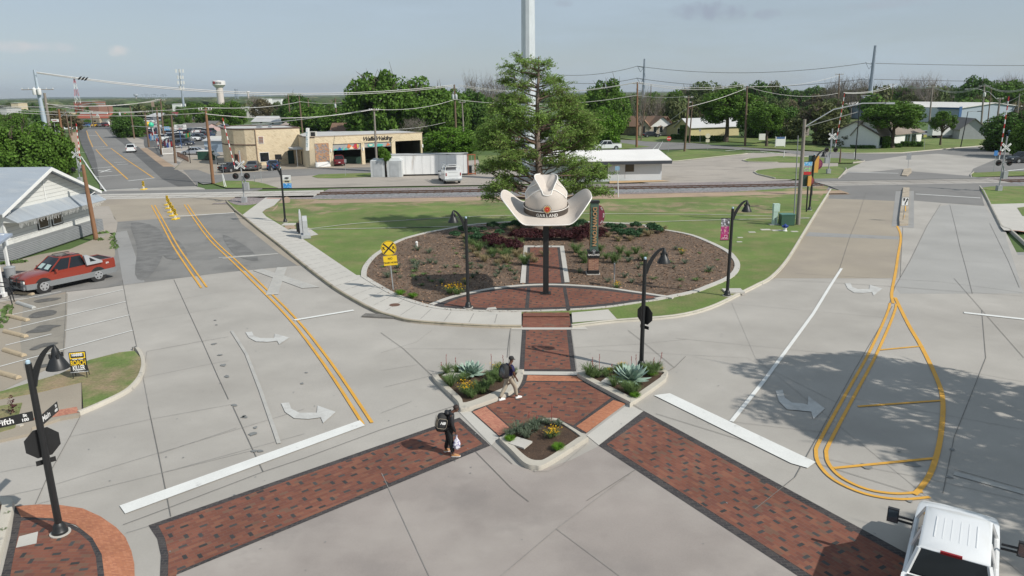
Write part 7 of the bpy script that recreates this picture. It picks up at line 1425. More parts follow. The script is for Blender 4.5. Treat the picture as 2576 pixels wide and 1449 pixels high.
T_=[('oak','giant pecan tree on the left of the pair towering behind the workshop',940,205,150,178,dict(zc=.08)),('oakb','giant pecan tree on the right of the pair towering behind the workshop',1045,212,168,190,dict(zc=.08)),
 ('oak','dark rounded tree between the pecans and the transformer pole',1128,222,200,120,dict(zc=.1)),('round','dark tree right behind the transformer pole',1195,235,212,110,dict(zc=.1,leaf=lg_dark)),
 ('oakb','bright green bushy tree behind the long trailer',1135,150,308,150,dict(zc=.02,leaf=lg_bright)),('round','bright green bush at the corner of the workshop',1060,158,352,70,dict(zc=0,leaf=lg_bright)),('round','dark bushy tree between trailer and bald cypress',1215,160,318,110,dict(zc=.02)),
 ('oak','feathery dark green tree left of the pecans',742,300,222,98,dict(zc=.05,leaf=lg_dark)),('round','mid green tree below the feathery one',775,250,256,120,dict(zc=.05)),('round','green tree behind the carport poles',850,240,262,110,dict(zc=.05)),
 ('oak','tall dark tree right of the bald cypress',1525,205,176,135,dict(zc=.1)),('oakb','lighter green tree in front of the tall dark one',1520,165,252,118,dict(zc=.12,leaf=lg_bright)),('round','mid green tree between cypress and tall dark tree',1465,185,260,90,dict(zc=.05)),('round','small green tree left of the brown roofed house',1575,215,262,60,dict(zc=.05)),
 ('oak','old oak spreading over the yellow house',1835,176,208,172,dict(zc=.2)),('oakb','dark tree right of the old oak behind the black pole',1912,190,240,105,dict(zc=.1,leaf=lg_dark)),('oak','young tree with visible trunk beside the real estate board',1937,159,252,100,dict(zc=.27)),
 ('round','dark green tree behind the young one',1985,185,258,100,dict(zc=.05,leaf=lg_dark)),('oakb','pale green domed tree on the skyline behind the old oak',1768,300,188,135,dict(zc=.05,leaf=lg_pale)),('round','dark tree on the skyline above the black pole',1905,300,192,90,dict(zc=.05,leaf=lg_dark)),
 ('airy','sparse grey-olive tree shading the wooden shed corner',2060,165,240,180,dict(zc=.1)),('airy','low olive tree beside the white house wing',2120,160,300,150,dict(zc=.02)),('airy','thin pale tree with bare twigs left of the street light',2095,200,232,100,dict(zc=.1,leaf=lg_pale)),
 ('oak','broad crowned tree standing before the white house',2260,150.5,243,166,dict(zc=.30)),('airy','slim young tree right of the broad crowned one',2378,157,270,72,dict(zc=.2,leaf=lg_oak)),
 ('oak','dense dark tree at the right edge behind the crossing gate',2560,140,262,150,dict(zc=.12,leaf=lg_dark)),('oakb','dense green tree at the far right margin',2640,125,240,160,dict(zc=.1)),('round','dark round tree above the warehouse at the right',2470,300,178,110,dict(zc=.02,leaf=lg_dark)),('oak','green tree on the skyline at the right margin',2545,290,186,110,dict(zc=.02)),
 ('oak','large dense bush at the left edge behind the depot',20,110,296,170,dict(zc=0)),('oakb','large dense green tree behind the steel pole',98,113,284,150,dict(zc=0)),('oak','dark bushy tree beside the left sidewalk',145,118,318,66,dict(zc=0)),
 ('oak','dark tree at the road bend before the restaurant',322,225,277,92,dict(zc=.1,leaf=lg_dark)),('round','second dark tree at the road bend, farther left',298,290,272,50,dict(zc=.05,leaf=lg_dark)),('round','dark round shrub left in front of the restaurant',193,330,300,22,dict(zc=0)),('round','dark round shrub right in front of the restaurant',222,325,298,30,dict(zc=0)),
 ('round','dark tree beside the tan two storey house',462,330,262,34,dict(zc=.05)),('round','orange-green bush between the lot signs',418,290,296,30,dict(zc=0)),('round','tree in front of the two storey house',449,262,288,30,dict(zc=.1,leaf=lg_dark)),
 ('oak','dense tree left of the white shed',575,300,246,88,dict(zc=.02)),('round','green tree right of the tall two storey house',535,330,252,70,dict(zc=.02,leaf=lg_oak)),
 ('bare','leafless tree, first of three behind the transformer pole',1192,260,178,80,dict(zc=.2,trunkm=barkg)),('bare','leafless tree, second of three behind the transformer pole',1232,240,180,70,dict(zc=.2,trunkm=barkg)),('bare','leafless tree, third of three beside the bald cypress',1262,250,172,60,dict(zc=.2,trunkm=barkg)),('bare','bare trunked tree beside the pole near the brown house',1548+70,190,215,60,dict(zc=.3,trunkm=barkg)),
 ('bare','grey leafless tree behind the stone house',1655,215,228,60,dict(zc=.3,trunkm=barkg)),('airy','brownish sparse tree over the far left roofs',150,260,268,100,dict(zc=.1,leaf=lg_brown)),('airy','brownish sparse tree between shed and skyline',655,380,240,70,dict(zc=.05,leaf=lg_brown)),('bare','leafless tree on the skyline beyond the shed',640,430,232,50,dict(zc=.1,trunkm=barkg)),('bare','dark twiggy thicket under the pecan trees',1040,190,290,90,dict(zc=0,trunkm=barkg))]
for kd,lb,xc,dp,yt,wp_,kw in T_: tpx(kd,lb,xc,dp,yt,wp_,**kw)
# skyline trees, right half: (x, top y, width, kind)
random.seed(9)
sky_=[(1585,228,70),(1612,236,60),(1640,226,70),(1668,232,60),(1695,214,70),(1725,212,70),(1822,200,80),(1860,198,70),(1945,194,60),(1975,205,70),(2010,214,70),(2045,208,80),(2080,206,70),(2140,214,80),(2175,205,80),(2215,200,80),(2250,212,80),(2285,206,80),(2320,208,80),(2355,200,80),(2390,206,80),(2425,212,80),(2505,192,80),(2590,196,80)]
for i,(x,y,w_) in enumerate(sky_):
    dp=random.uniform(300,420); k=random.choice(['round','airy','round2','far']); lf=random.choice([lg_dark,lg_olive,lg_pale,lg_oak,lg_dark]); tpx(k,'green tree in the wooded skyline right of the bald cypress',x,dp,y+random.uniform(-3,4),w_,leaf=lf,zc=.02,group='trees of the wooded skyline')
for i in range(64):
    x=random.uniform(1440,2620); dp=random.uniform(225,340); y=random.uniform(226,262)+ (8 if x<1700 else 0); 
    if dp<250 and x>2080: dp=330
    tpx(random.choice(['round','airy','far','far2','round2']),'mid height tree filling the wood behind the houses',x,dp,y,random.uniform(60,110),leaf=random.choice([lg_dark,lg_olive,lg_oak,lg_pale,lg_brown,lg_oak]),zc=.0,group='trees behind the houses at the right')
for x,y in ((2120,186),(2150,188),(2185,184),(2290,186),(2318,182),(2345,184),(2095,196),(1735,206),(2535,185),(2560,182),(2385,200)): tpx('bare','leafless tree standing out of the wooded skyline',x,random.uniform(290,350),y,random.uniform(50,75),zc=.1,trunkm=barkg,group='leafless trees of the skyline')
# left and centre background: dozens of individual trees
for i in range(150):
    dp=random.uniform(150,900)**1.0; dp=180+ (i/150)**1.3*900; x=random.uniform(-60,1180); X_=(x-1288)*dp/FPX
    if x>560 and dp<330: continue
    if 150<x<620 and dp<330: continue
    if x<150 and dp<200: continue
    h_=random.uniform(5.5,9.5); 
    if 190<x<330 and dp<560: h_*=.6
    tree(random.choice(['far','far2','far3','round','airy']) if dp>300 else random.choice(['round','airy']),'green tree among the roofs of the far neighbourhood at the left',Vector((X_,dp,-.1)),h_,random.uniform(8,15),leaf=random.choice([lg_dark,lg_olive,lg_oak,lg_pale,lg_dark,lg_oak]),zc=0,group='trees of the far neighbourhood')
# far-off wood to the horizon: one mass
r=np.random.default_rng(5); n=5200; D_=900*np.exp(r.uniform(0,2.35,n)); A2_=r.uniform(-.78,.78,n); X_=D_*A2_; base=[]
ico=[];
for k in range(9):
    rd_=np.random.default_rng(k); m_=bpy.data.meshes.new('x'); import bmesh; bm=bmesh.new(); bmesh.ops.create_icosphere(bm,subdivisions=2,radius=1); V0=np.array([v.co[:] for v in bm.verts]); V0*= (1+rd_.uniform(-.22,.22,(len(V0),1))); F0=np.array([[v.index for v in f.verts] for f in bm.faces]); bm.free(); bpy.data.meshes.remove(m_); ico.append((V0,F0))
Vs=[];Fs=[];o_n=0
for i in range(n):
    V0,F0=ico[i%9]; sx=r.uniform(7,15)*(1+D_[i]/5000); sz=r.uniform(3.2,5.2); Vs.append(V0*np.array([sx,sx,sz])+np.array([X_[i],D_[i],3.0])); Fs.append(F0+o_n); o_n+=len(V0)
V_=np.concatenate(Vs); F_a=np.concatenate(Fs); me=bpy.data.meshes.new('distant_wood'); me.vertices.add(len(V_)); me.vertices.foreach_set('co',V_.ravel()); me.loops.add(F_a.size); me.loops.foreach_set('vertex_index',F_a.ravel()); me.polygons.add(len(F_a)); me.polygons.foreach_set('loop_start',np.arange(0,F_a.size,3)); me.polygons.foreach_set('loop_total',np.full(len(F_a),3)); me.materials.append(mat('canopy_far',(.055,.085,.03),.95,.5,.012,.35,.5,isl=.4,noise3=((.12,.11,.06),.006,.5,.65))); me.update(calc_edges=True)
o=bpy.data.objects.new('distant_wood',me); COL.objects.link(o); stuff(o)
# low hills on the horizon
b=MB(); P=[]; Q_=[]
for i in range(121):
    x=-9000+150*i; hh=14+18*mnoise.noise(Vector((x*.0006,3,0)))+6*mnoise.noise(Vector((x*.004,9,0))); P.append((x,9600,-1)); Q_.append((x,10200,max(6,hh)))
b.add(P+Q_,[(i,i+1,122+i,121+i) for i in range(120)]); struct(b.build('far_hills',mat('hill_green',(.06,.085,.045),.95,.4,.002,.01,.3),smooth=180))
# ---------------------------------------------------------------- bald cypress
r=np.random.default_rng(12); rd=random.Random(12); cp=g('Y',1357,584,ZI); cy=thing('bald_cypress','tall feathery bald cypress with fluted trunk behind the hat','tree',cp); H_=hz('Y',1300,128,cp)-cp.z
b=MB(); nR=14; rings=[]
def ctr(z): return Vector((.10*math.sin(z*.55)-.035*z*.3,.12*math.sin(z*.4+1),z))
for i in range(34):
    z=H_*.97*i/33; rad=(.40*(1-z/H_)**.9+.02)+.42*math.exp(-z/.55); rings.append([ctr(z)+Vector((math.cos(a)*rad*(1+.12*math.cos(5*a)*math.exp(-z/1.5)),math.sin(a)*rad*(1+.12*math.cos(5*a)*math.exp(-z/1.5)),0)) for a in [2*PI*k/nR for k in range(nR)]])
b.loft(rings); b.build('trunk',mat('cypress_bark',(.23,.175,.14),.95,.25,3,20,.35,stretch=(5,5,.5)),cy,60)
bb=MB(); cents=[];dirs=[];nrm=[]
def env(z): return np.interp(z/H_,[.12,.22,.30,.42,.55,.66,.75,.84,.92,1.0],[3.0,5.3,4.8,5.1,4.9,4.0,2.7,2.5,2.2,.3])
LB=[(1235,45,55),(1270,110,60),(1120,170,95),(1160,270,120),(1330,150,110),(1450,120,95),(1540,150,100),(1630,150,75),(1370,260,130),(1500,280,120),(1600,330,90),(1690,340,95),(1090,330,80),(1270,400,120),(1130,520,110),(1260,540,130),(1000,640,130),(1120,690,150),(1260,700,140),(1560,480,90),(1760,440,130),(1830,560,150),(1680,600,130),(1930,680,150),(1800,740,160),(2050,780,140),(1620,780,150),(1470,760,120),(1350,850,160),(1180,860,160),(1010,830,150),(890,900,130),(870,1040,140),(1060,1020,150),(1230,1050,140),(2120,900,120),(1960,900,150),(1780,930,150),(1560,950,140),(1680,1080,140),(1880,1070,140),(2060,1040,120),(1500,1120,120),(1350,1180,120),(1130,1180,120),(860,1320,100),(960,1290,110),(1120,1290,120),(1280,1330,110),(1640,1230,120),(1820,1230,130),(1990,1260,130),(2150,1330,120),(2220,1390,90),(2020,1400,130),(1840,1380,120),(1100,1430,100),(930,1560,90),(1050,1520,110),(1190,1500,110),(1780,1500,110),(1950,1540,140),(2120,1560,120),(2270,1590,90),(890,1640,70)]
for (x,y,rp) in LB:
    for rep in range(2 if y>300 else 1):
        w_=float(env(max(1.5,at('C',x,y,cp.y).z-cp.z))); q=at('C',x,y,cp.y); hx=abs(q.x-cp.x); dy=rd.uniform(-1,1)*math.sqrt(max(.3,w_*w_-hx*hx))*.85; q=at('C',x,y,cp.y+dy)-cp; R_=rp*.00757*rd.uniform(.9,1.15); hd_=math.hypot(q.x,q.y); zt_=max(1.9,min(H_*.93,q.z-hd_*rd.uniform(.1,.45)-.2)); s=ctr(zt_); mdl=s.lerp(q,.55)+Vector((rd.uniform(-.3,.3),rd.uniform(-.3,.3),-.10*hd_*rd.uniform(0,1))); pts=[s,s.lerp(mdl,.5)+Vector((0,0,rd.uniform(-.1,.15))),mdl,mdl.lerp(q,.5)+Vector((rd.uniform(-.1,.1),0,.05)),q]
        r0=.035+.011*hd_; bb.tube(pts,[r0,r0*.8,r0*.6,r0*.4,r0*.22],6,cap=False)
        for k in range(int(16*R_*R_)+9):
            v=Vector((rd.gauss(0,1),rd.gauss(0,1),rd.gauss(0,.75))).normalized(); u=rd.uniform(.3,1); st_2=pts[3].lerp(q,rd.random()) if rd.random()<.6 else pts[2].lerp(pts[3],rd.random()); e=q+Vector((v.x*1.15,v.y*1.15,v.z*.8))*R_*rd.uniform(.55,1.12); l=(e-st_2).length; md_=st_2.lerp(e,.5)+Vector((0,0,.10*l)); bb.tube([st_2,md_,e],[.016,.011,.004],3,cap=False); d=np.array((e-md_).normalized())
            for z in range(int(10+13*l)):
                f=rd.uniform(.05,1.08); c=np.array(md_.lerp(e,f) if rd.random()<.8 else st_2.lerp(md_,f))+r.normal(size=3)*np.array((.12,.12,.08)); cents.append(c); dd=d*.7+r.normal(size=3)*.5; dd[2]-=.35; dirs.append(dd); nrm.append((0,-.2,.9))
bb.build('branches',mat('cypress_branch',(.17,.115,.085),.9,.2),cy,60)
me=leaf_mesh('foliage',np.array(cents),.075,[lg_cyp],np.array(nrm),2.6,np.array(dirs),r,tilt=.6); o=bpy.data.objects.new('foliage',me); COL.objects.link(o); o.parent=cy
# off-frame trees at the right whose crowns reach into the picture and throw the dappled shade
def shade_tree(label,loc,h,rad,n,seed,lobes=70,leaf=.17,zc=.3):
    r=np.random.default_rng(seed); P,Nn=crown_pts(r,n,lobes,rl=(.07,.19),low=-.5); P=P*np.array((rad,rad,h*(1-zc)))+np.array((0,0,h*zc)); t=thing('shade_tree',label,'tree',loc); me=leaf_mesh('crown',P,leaf,[lg_oak],Nn,1.3,rng=r,tilt=1.0); o=bpy.data.objects.new('crown',me); COL.objects.link(o); o.parent=t
    k=limbs(seed,12,.3,.8,.03,8).build('trunk',bark,t,60); k.scale=(rad*.85,rad*.85,h*.92); return t
shade_tree('leafy street tree whose crown just enters at the right edge',Vector((24.3,20.0,0)),14,7.6,34000,5,95)
shade_tree('second leafy street tree standing outside the right edge',Vector((25.5,12.0,0)),13,7.3,24000,8,90)
# small tree by the toilets
p=g('B',2058,1418,.02); r=np.random.default_rng(3); P,Nn=crown_pts(r,2600,24,rl=(.12,.28)); t=thing('small_tree','small bright green tree with dark stem between the portable toilets','tree',p); hh=at('B',2060,1035,p.y).z
me=leaf_mesh('crown',P*np.array((1.55,1.55,hh*.72))+np.array((0,0,hh*.30)),.13,[lg_bright],Nn,1.4,rng=r,tilt=1); o=bpy.data.objects.new('crown',me); COL.objects.link(o); o.parent=t; b=MB(); b.tube([(0,0,0),(.03,0,hh*.4),(0,0,hh*.8)],[.22,.12,.03],7); b.build('trunk',bark,t)
# hedges and bushes by the houses
for k,x0,x1,y,yt,lb,lf in (('D',830,1290,1020,960,'dark clipped hedge in front of the yellow bungalow',lg_dark),('E',1060,1195,1092,1050,'low clipped hedge by the white house corner',lg_dark),('E',1200,1440,1085,1025,'long clipped hedge along the white house',lg_dark),('D',690,830,1000,945,'dark shrubs between the two houses',lg_dark),('E',985,1065,1100,970,'rounded shrub at the white house door',lg_oak),('D',790,860,1000,840,'slim bush against the yellow gable',lg_dark),('E',640,900,1100,1070,'low dark shrubs under the white house porch',lg_dark)):
    A=g(k,x0,y); B=g(k,x1,y); h_=at(k,x0,yt,A.y).z; L_=(B-A).length; n=int(900+L_*h_*160); r=np.random.default_rng(n); P=r.uniform(size=(n,3))*np.array((L_,1.4,h_)); ang=heading(A,B); c_,s_=math.cos(ang),math.sin(ang); P=np.stack([P[:,0]*c_-P[:,1]*s_,P[:,0]*s_+P[:,1]*c_,P[:,2]],1); me=leaf_mesh('hedge',P,.28,[lf],np.tile((0,-.5,.6),(n,1)),1.2,rng=r,tilt=1); o=bpy.data.objects.new('hedge' if 'hedge' in lb else 'shrub',me); COL.objects.link(o); o.location=A; tag(o,lb,'hedge' if 'hedge' in lb else 'shrub')
# ---------------------------------------------------------------- small plants
def blades(r,n,rad,h,w_=.02,curl=.5,up=.35):
    """tuft of arching blades as one mesh"""
    b=MB()
    for i in range(n):
        a=r.uniform(0,2*PI); d=Vector((math.cos(a),math.sin(a),0)); l=r.uniform(.6,1.1); s=Vector((-d.y,d.x,0))*w_*r.uniform(.6,1.2); o=d*r.uniform(0,rad*.25); p0=o; p1=o+d*rad*.35*l+Vector((0,0,h*.65*l)); p2=o+d*rad*.75*l+Vector((0,0,h*l*r.uniform(.75,1))); p3=o+d*rad*l*1.05+Vector((0,0,h*l*r.uniform(up,.9)))
        b.add([p0-s,p0+s,p1-s,p1+s,p2-s*.7,p2+s*.7,p3],[(0,1,3,2),(2,3,5,4),(4,5,6)])
    return b
gl=leafmat('grass_tuft_green',(.13,.20,.065),.35,.3); gy=leafmat('grass_tuft_tan',(.30,.245,.13),.3,.3); gb_=leafmat('shrub_blue_green',(.05,.115,.05),.35,.25); yc=leafmat('yucca_blade',(.13,.17,.11),.3,.25); pur=leafmat('shrub_purple',(.075,.022,.028),.5,.25,warm=((.12,.06,.04),3,.5,.7)); yfl=leafmat('flower_yellow',(.70,.42,.02),.25,.2); fresh=leafmat('mound_fresh_green',(.12,.26,.02),.3,.35)
rr=random.Random(17); tufts={}
def plant(kind,label,p,s,group,cat='plant'):
    if kind not in tufts:
        if kind=='yucca': o=blades(rr,60,.45,.42,.014).build('yucca',yc)
        elif kind=='green': o=blades(rr,170,.5,.62,.012,up=.25).build('grass_tuft',gl)
        elif kind=='tan': o=blades(rr,170,.46,.5,.014,up=.15).build('grass_tuft',gy)
        elif kind=='blue': P,Nn=crown_pts(np.random.default_rng(3),900,18,low=-.2,rl=(.2,.4)); o=bpy.data.objects.new('juniper_shrub',leaf_mesh('juniper_shrub',P*np.array((.62,.62,.62)),.07,[gb_],Nn,1.8,rng=np.random.default_rng(4))); COL.objects.link(o)
        elif kind=='purple': P,Nn=crown_pts(np.random.default_rng(6),1500,26,low=-.3,rl=(.16,.34)); o=bpy.data.objects.new('purple_shrub',leaf_mesh('purple_shrub',P*np.array((.8,.8,.9)),.075,[pur],Nn,1.4,rng=np.random.default_rng(4))); COL.objects.link(o)
        elif kind=='mound': o=blades(rr,420,.55,.42,.012,up=.05).build('grass_mound',fresh)
        elif kind=='weed': o=blades(rr,34,.30,.13,.016,up=.1).build('low_weed',gl)
        elif kind=='yellow':
            o=blades(rr,90,.4,.36,.010).build('flowering_plant',gl); r_=np.random.default_rng(8); P=r_.normal(size=(70,3))*np.array((.2,.2,.05))+np.array((0,0,.40)); f=bpy.data.objects.new('flowers',leaf_mesh('flowers',P,.06,[yfl],np.tile((0,0,1.),(70,1)),1.1,rng=r_)); COL.objects.link(f); f.parent=o
        o.location=p; o.scale=(s,)*3; tufts[kind]=o; return tag(o,label,cat,group)
    o=dup(tufts[kind],p,rr.uniform(0,6.28),label,s*rr.uniform(.8,1.2),group); return o
zb_=ZI+.03
blue_px=[(x,y) for x,y in [(1145,590),(1165,577),(1190,583),(1215,575),(1240,568),(1270,570),(1225,590),(1255,585),(1300,566),(1330,560),(1180,600),(1205,603),(1345,566),(1400,565),(1420,560),(1440,570),(1462,563),(1480,575),(1500,562),(1535,570),(1550,580),(1562,572),(1585,580),(1600,568),(1615,582),(1640,570),(1650,578),(1570,590),(1595,592),(1515,585)]]
for x,y in blue_px: plant('blue','blue-green rounded shrub in the row at the back of the mulch bed',g('Y',x,y+8,zb_),rr.uniform(.75,1.25),'blue-green shrubs at the back of the bed','shrub')
tan_px=[(1168,594),(1192,592),(1210,610),(1240,600),(1260,607),(1290,580),(1310,600),(1175,620),(1200,640),(1230,635),(1255,630),(1300,640),(1330,645),(1345,655),(1275,655),(1252,660),(1219,652),(1370,640),(1305,570),(1380,574),(1500,585),(1530,590),(1555,600),(1610,590),(1630,588),(1585,600),(1665,578),(1280,618),(1190,628)]
for x,y in tan_px: plant('tan','tan ornamental grass tuft in the mulch bed',g('Y',x,y+6,zb_),rr.uniform(.7,1.1),'tan grass tufts in the mulch bed')
gr_px=[(1235,615),(1258,625),(1218,600),(1280,635),(1300,620),(1185,610),(1270,645),(1320,660),(1240,640),(1205,625),(1178,612),(1460,640),(1472,655),(1482,645),(1450,630),(1500,650),(1560,632),(1580,640),(1600,632),(1525,645),(1545,655),(1620,650),(1510,625)]
for x,y in gr_px: plant('green','green ornamental grass clump in the mulch bed',g('Y',x,y+6,zb_),rr.uniform(.8,1.2),'green grass clumps in the mulch bed')
for i in range(46):
    u=i/45; x=1222+u*290; y=606+18*math.sin(u*PI)*(1 if u<.55 else .75)-(14 if u>.75 else 0)+rr.uniform(-10,10)+ (6 if x<1330 else 0); y=min(y,603) if 1295<x<1445 else y; plant('purple','dark purple leaved shrub in the band before the bald cypress',g('Y',x,y,zb_),rr.uniform(.75,1.15),'purple shrubs before the bald cypress','shrub')
for i in range(62):
    x=rr.uniform(930,1320) if i<44 else rr.uniform(1440,1830); y=rr.uniform(620,735); q=g('Y',x,y,zb_)
    if ((x-1380)/455)**2+((y-668)/92)**2<.93 and not(1300<x<1440) and not (y>715 and 1100<x<1650): plant('yucca','small grey-green yucca scattered in the mulch',q,rr.uniform(.5,.95),'small yuccas scattered in the mulch')
for i in range(80):
    x=rr.uniform(915,1850); y=rr.uniform(590,750); q=g('Y',x,y,zb_)
    if ((x-1380)/455)**2+((y-662)/94)**2<.92 and not(1300<x<1440) and not (y>712 and 1080<x<1690): plant('weed','low green weed in the mulch bed',q,rr.uniform(.5,1.3),'low weeds in the mulch bed')
for x,y in ((1008,741),(1038,748)): plant('mound','bright green grass mound at the bed edge, '+('left of the two' if x<1020 else 'right of the two'),g('Y',x,y,zb_),.62,'bright grass mounds')
for x,y in ((1132,738),(1150,742),(1172,715),(1715,640),(1552,725)): plant('yellow','yellow flowering plant in the big mulch bed',g('Y',x,y,zb_),1.2 if y>735 else .8,'yellow flowering plants in the bed')
# mulch chips
r=np.random.default_rng(2); n=14000; P=[]
ringp=[(p.x,p.y) for p in ring+S2]
xs=[p[0] for p in ringp]; ys=[p[1] for p in ringp]
crp=[(p.x,p.y) for p in cres]; wkp=[(p.x,p.y) for p in W_]
while len(P)<n:
    x=r.uniform(min(xs),max(xs)); y=min(ys)+(max(ys)-min(ys))*r.uniform()**1.3
    if inside(x,y,ringp) and not inside(x,y,crp) and not inside(x,y,wkp): P.append((x,y,zb_))
me=leaf_mesh('mulch_chips',np.array(P),.085,[leafmat('chip',(.20,.125,.08),.75,0)],np.tile((0,0,1.),(n,1)),2.2,rng=r,tilt=.35); o=bpy.data.objects.new('mulch_chips',me); COL.objects.link(o); stuff(o)
# agaves
agm=mat('agave_leaf',(.27,.37,.30),.55,.12,3,15,.08); 
def agave(label,p,s,seed):
    r=random.Random(seed); t=thing('agave',label,'agave',p); b=MB()
    for ring_,(n,el,l) in enumerate(((9,.18,1.0),(9,.5,1.02),(9,.85,.95),(7,1.15,.8),(4,1.4,.6))):
        for i in range(n):
            a=2*PI*i/n+ring_*.35+r.uniform(-.1,.1); e=el+r.uniform(-.08,.08); L_=.72*l*s; d=Vector((math.cos(a)*math.cos(e),math.sin(a)*math.cos(e),math.sin(e))); sd_=Vector((-math.sin(a),math.cos(a),0)); up=d.cross(sd_)*-1; rings=[]
            for k in range(7):
                u=k/6; w2=s*(.045+.075*math.sin(min(1,u*1.25)*PI*.62))*(1-u**4); c=d*L_*u+Vector((0,0,.03+.10*s*u*u*(.4 if ring_<2 else -.1))); 
                if ring_==0: c.z=max(.05,c.z-.10*u*u)
                rings.append([c-sd_*w2+up*w2*.35,c+up*-.015*s,c+sd_*w2+up*w2*.35,c+up*-.05*s*(1-u)])
            b.loft(rings)
    b.build('leaves',agm,t,60); return t
zp=.14
agave('big blue-grey agave in the right planter below the street lamp',g('M',2115,425,zp),1.15,3); agave('blue-grey agave in the left planter',g('M',762,375,zp),.95,4)
random.seed(2); spk=mat('yucca_stalk',(.30,.08,.07),.7)
def stalks(label,pts,z=zp):
    for i,(x,y,xt,yt) in enumerate(pts):
        p=g('M',x,y,z); q=at('M',xt,yt,p.y)-p; t=thing('flower_stalk',label,'flower stalk',p,0,'thin red flower stalks'); b=MB(); b.tube([(0,0,0),(q.x*.4,.02,q.z*.5),(q.x,0,q.z)],[.012,.009,.005],4); b.build('stem',spk,t)
        b=MB(); 
        for k in range(10): zz=q.z*(.6+.04*k); b.cyl((q.x*.8,.0,zz),(q.x*.8+random.uniform(-.04,.04),random.uniform(-.03,.03),zz+.03),.012,.004,4)
        b.build('buds',spk,t)
stalks('thin red yucca flower stalk rising from the left planter',((525,340,505,272),(555,345,550,205),(635,330,628,232),(935,330,930,200),(1035,340,1030,210)))
stalks('thin red yucca flower stalk rising from the right planter',((1800,380,1785,225),(1845,350,1848,200),(1955,350,1952,290),(2120,310,2118,220),(2160,330,2155,205),(2345,330,2380,185),(2300,340,2310,230)))
stalks('thin red yucca flower stalk rising from the front planter',((1245,790,1252,690),(1320,790,1318,730),(1440,770,1445,620)))
for kd,lb,px_,s in (('green','grass clump in the left planter',[(560,430),(590,460),(820,500),(860,520),(900,480),(940,440),(1010,420),(980,400),(770,560),(740,540),(640,350),(560,360),(700,420),(1000,350),(920,400),(1120,360)],.62),('green','grass clump in the right planter',[(1790,390),(1830,385),(1760,370),(2000,345),(2040,340),(1900,380),(2300,350),(2280,370),(2330,330),(2110,520),(2080,510),(2140,525),(1970,460),(2250,340)],.62),('yucca','grey-green tuft in the front planter',[(1075,885),(1100,870),(1150,850),(1180,840),(1230,830),(1210,880),(1240,900),(1270,815),(1300,800),(1340,790),(1390,780),(1420,785),(1480,790),(1310,840),(1500,800)],.6)):
    for x,y in px_: plant(kd,lb,g('M',x,y+10,zp),s*rr.uniform(.8,1.2),lb.replace('clump','clumps').replace('tuft','tufts'))
for x,y,s in ((715,520,.85),(750,500,.6),(1440,895,.75),(1470,880,.7),(975,335,.75),(1010,330,.5),(2370,330,.4),(2040,300,.4),(1920,355,.5)): plant('yellow','yellow flowering plant in a street planter',g('M',x,y+12,zp),s,'yellow flowering plants in the planters')
for x,y,s in ((1090,925,.45),(1495,1000,.35),(2290,375,.5),(2150,560,.35),(1930,345,.4)): plant('mound','fresh green low mound in a street planter',g('M',x,y+5,zp),s,'fresh green mounds in the planters')
for x,y in ((600,385),(1180,960),(1940,440)):
    b=MB(); b.box((0,0,.03),(.62,.5,.06)); b.build('x',conclight) if 0 else None; o=b.build('flat_stone',conclight,None,loc=g('M',x,y,zp)); o.rotation_euler=(R(4),0,R(-35)); tag(o,'flat pale stone slab in the '+('left' if x<700 else 'front' if x<1500 else 'right')+' planter','stone slab')
for x,y,s in ((30,1040,.4),(60,900,.35)): plant('weed','low weed at the bottom left kerb',g('L',x,y,.16),s,'weeds by the corner kerb')
p=g('U',255,620,.14); b=MB(); r_=np.random.default_rng(3); P=r_.normal(size=(90,3))*np.array((.07,.07,.2))+np.array((0,0,.3)); o=bpy.data.objects.new('purple_plant',leaf_mesh('purple_plant',P,.05,[pur],None,2,rng=r_)); COL.objects.link(o); o.location=p; tag(o,'purple seed head plant behind the street name blade','plant')
for s_,n in (('c 100,1060 330,1075',40),('F 1260,760 1290,870 1300,950',60),('F 1090,830 1150,845',40),('F 1110,770 1200,760',50),('K 0,550 60,420 100,300',60),('F 10,1110 270,1090',120)):
    P=gs(s_,.03); C=[]
    for i in range(n): u=rr.random()*(len(P)-1); j=int(u); c=P[j].lerp(P[j+1],u-j); C.append((c.x+rr.uniform(-.25,.25),c.y+rr.uniform(-.25,.25),.06))
    o=bpy.data.objects.new('weeds',leaf_mesh('weeds',np.array(C),.2,[gl],np.tile((0,-.5,.8),(n,1)),1.6,rng=np.random.default_rng(1))); COL.objects.link(o); stuff(o)
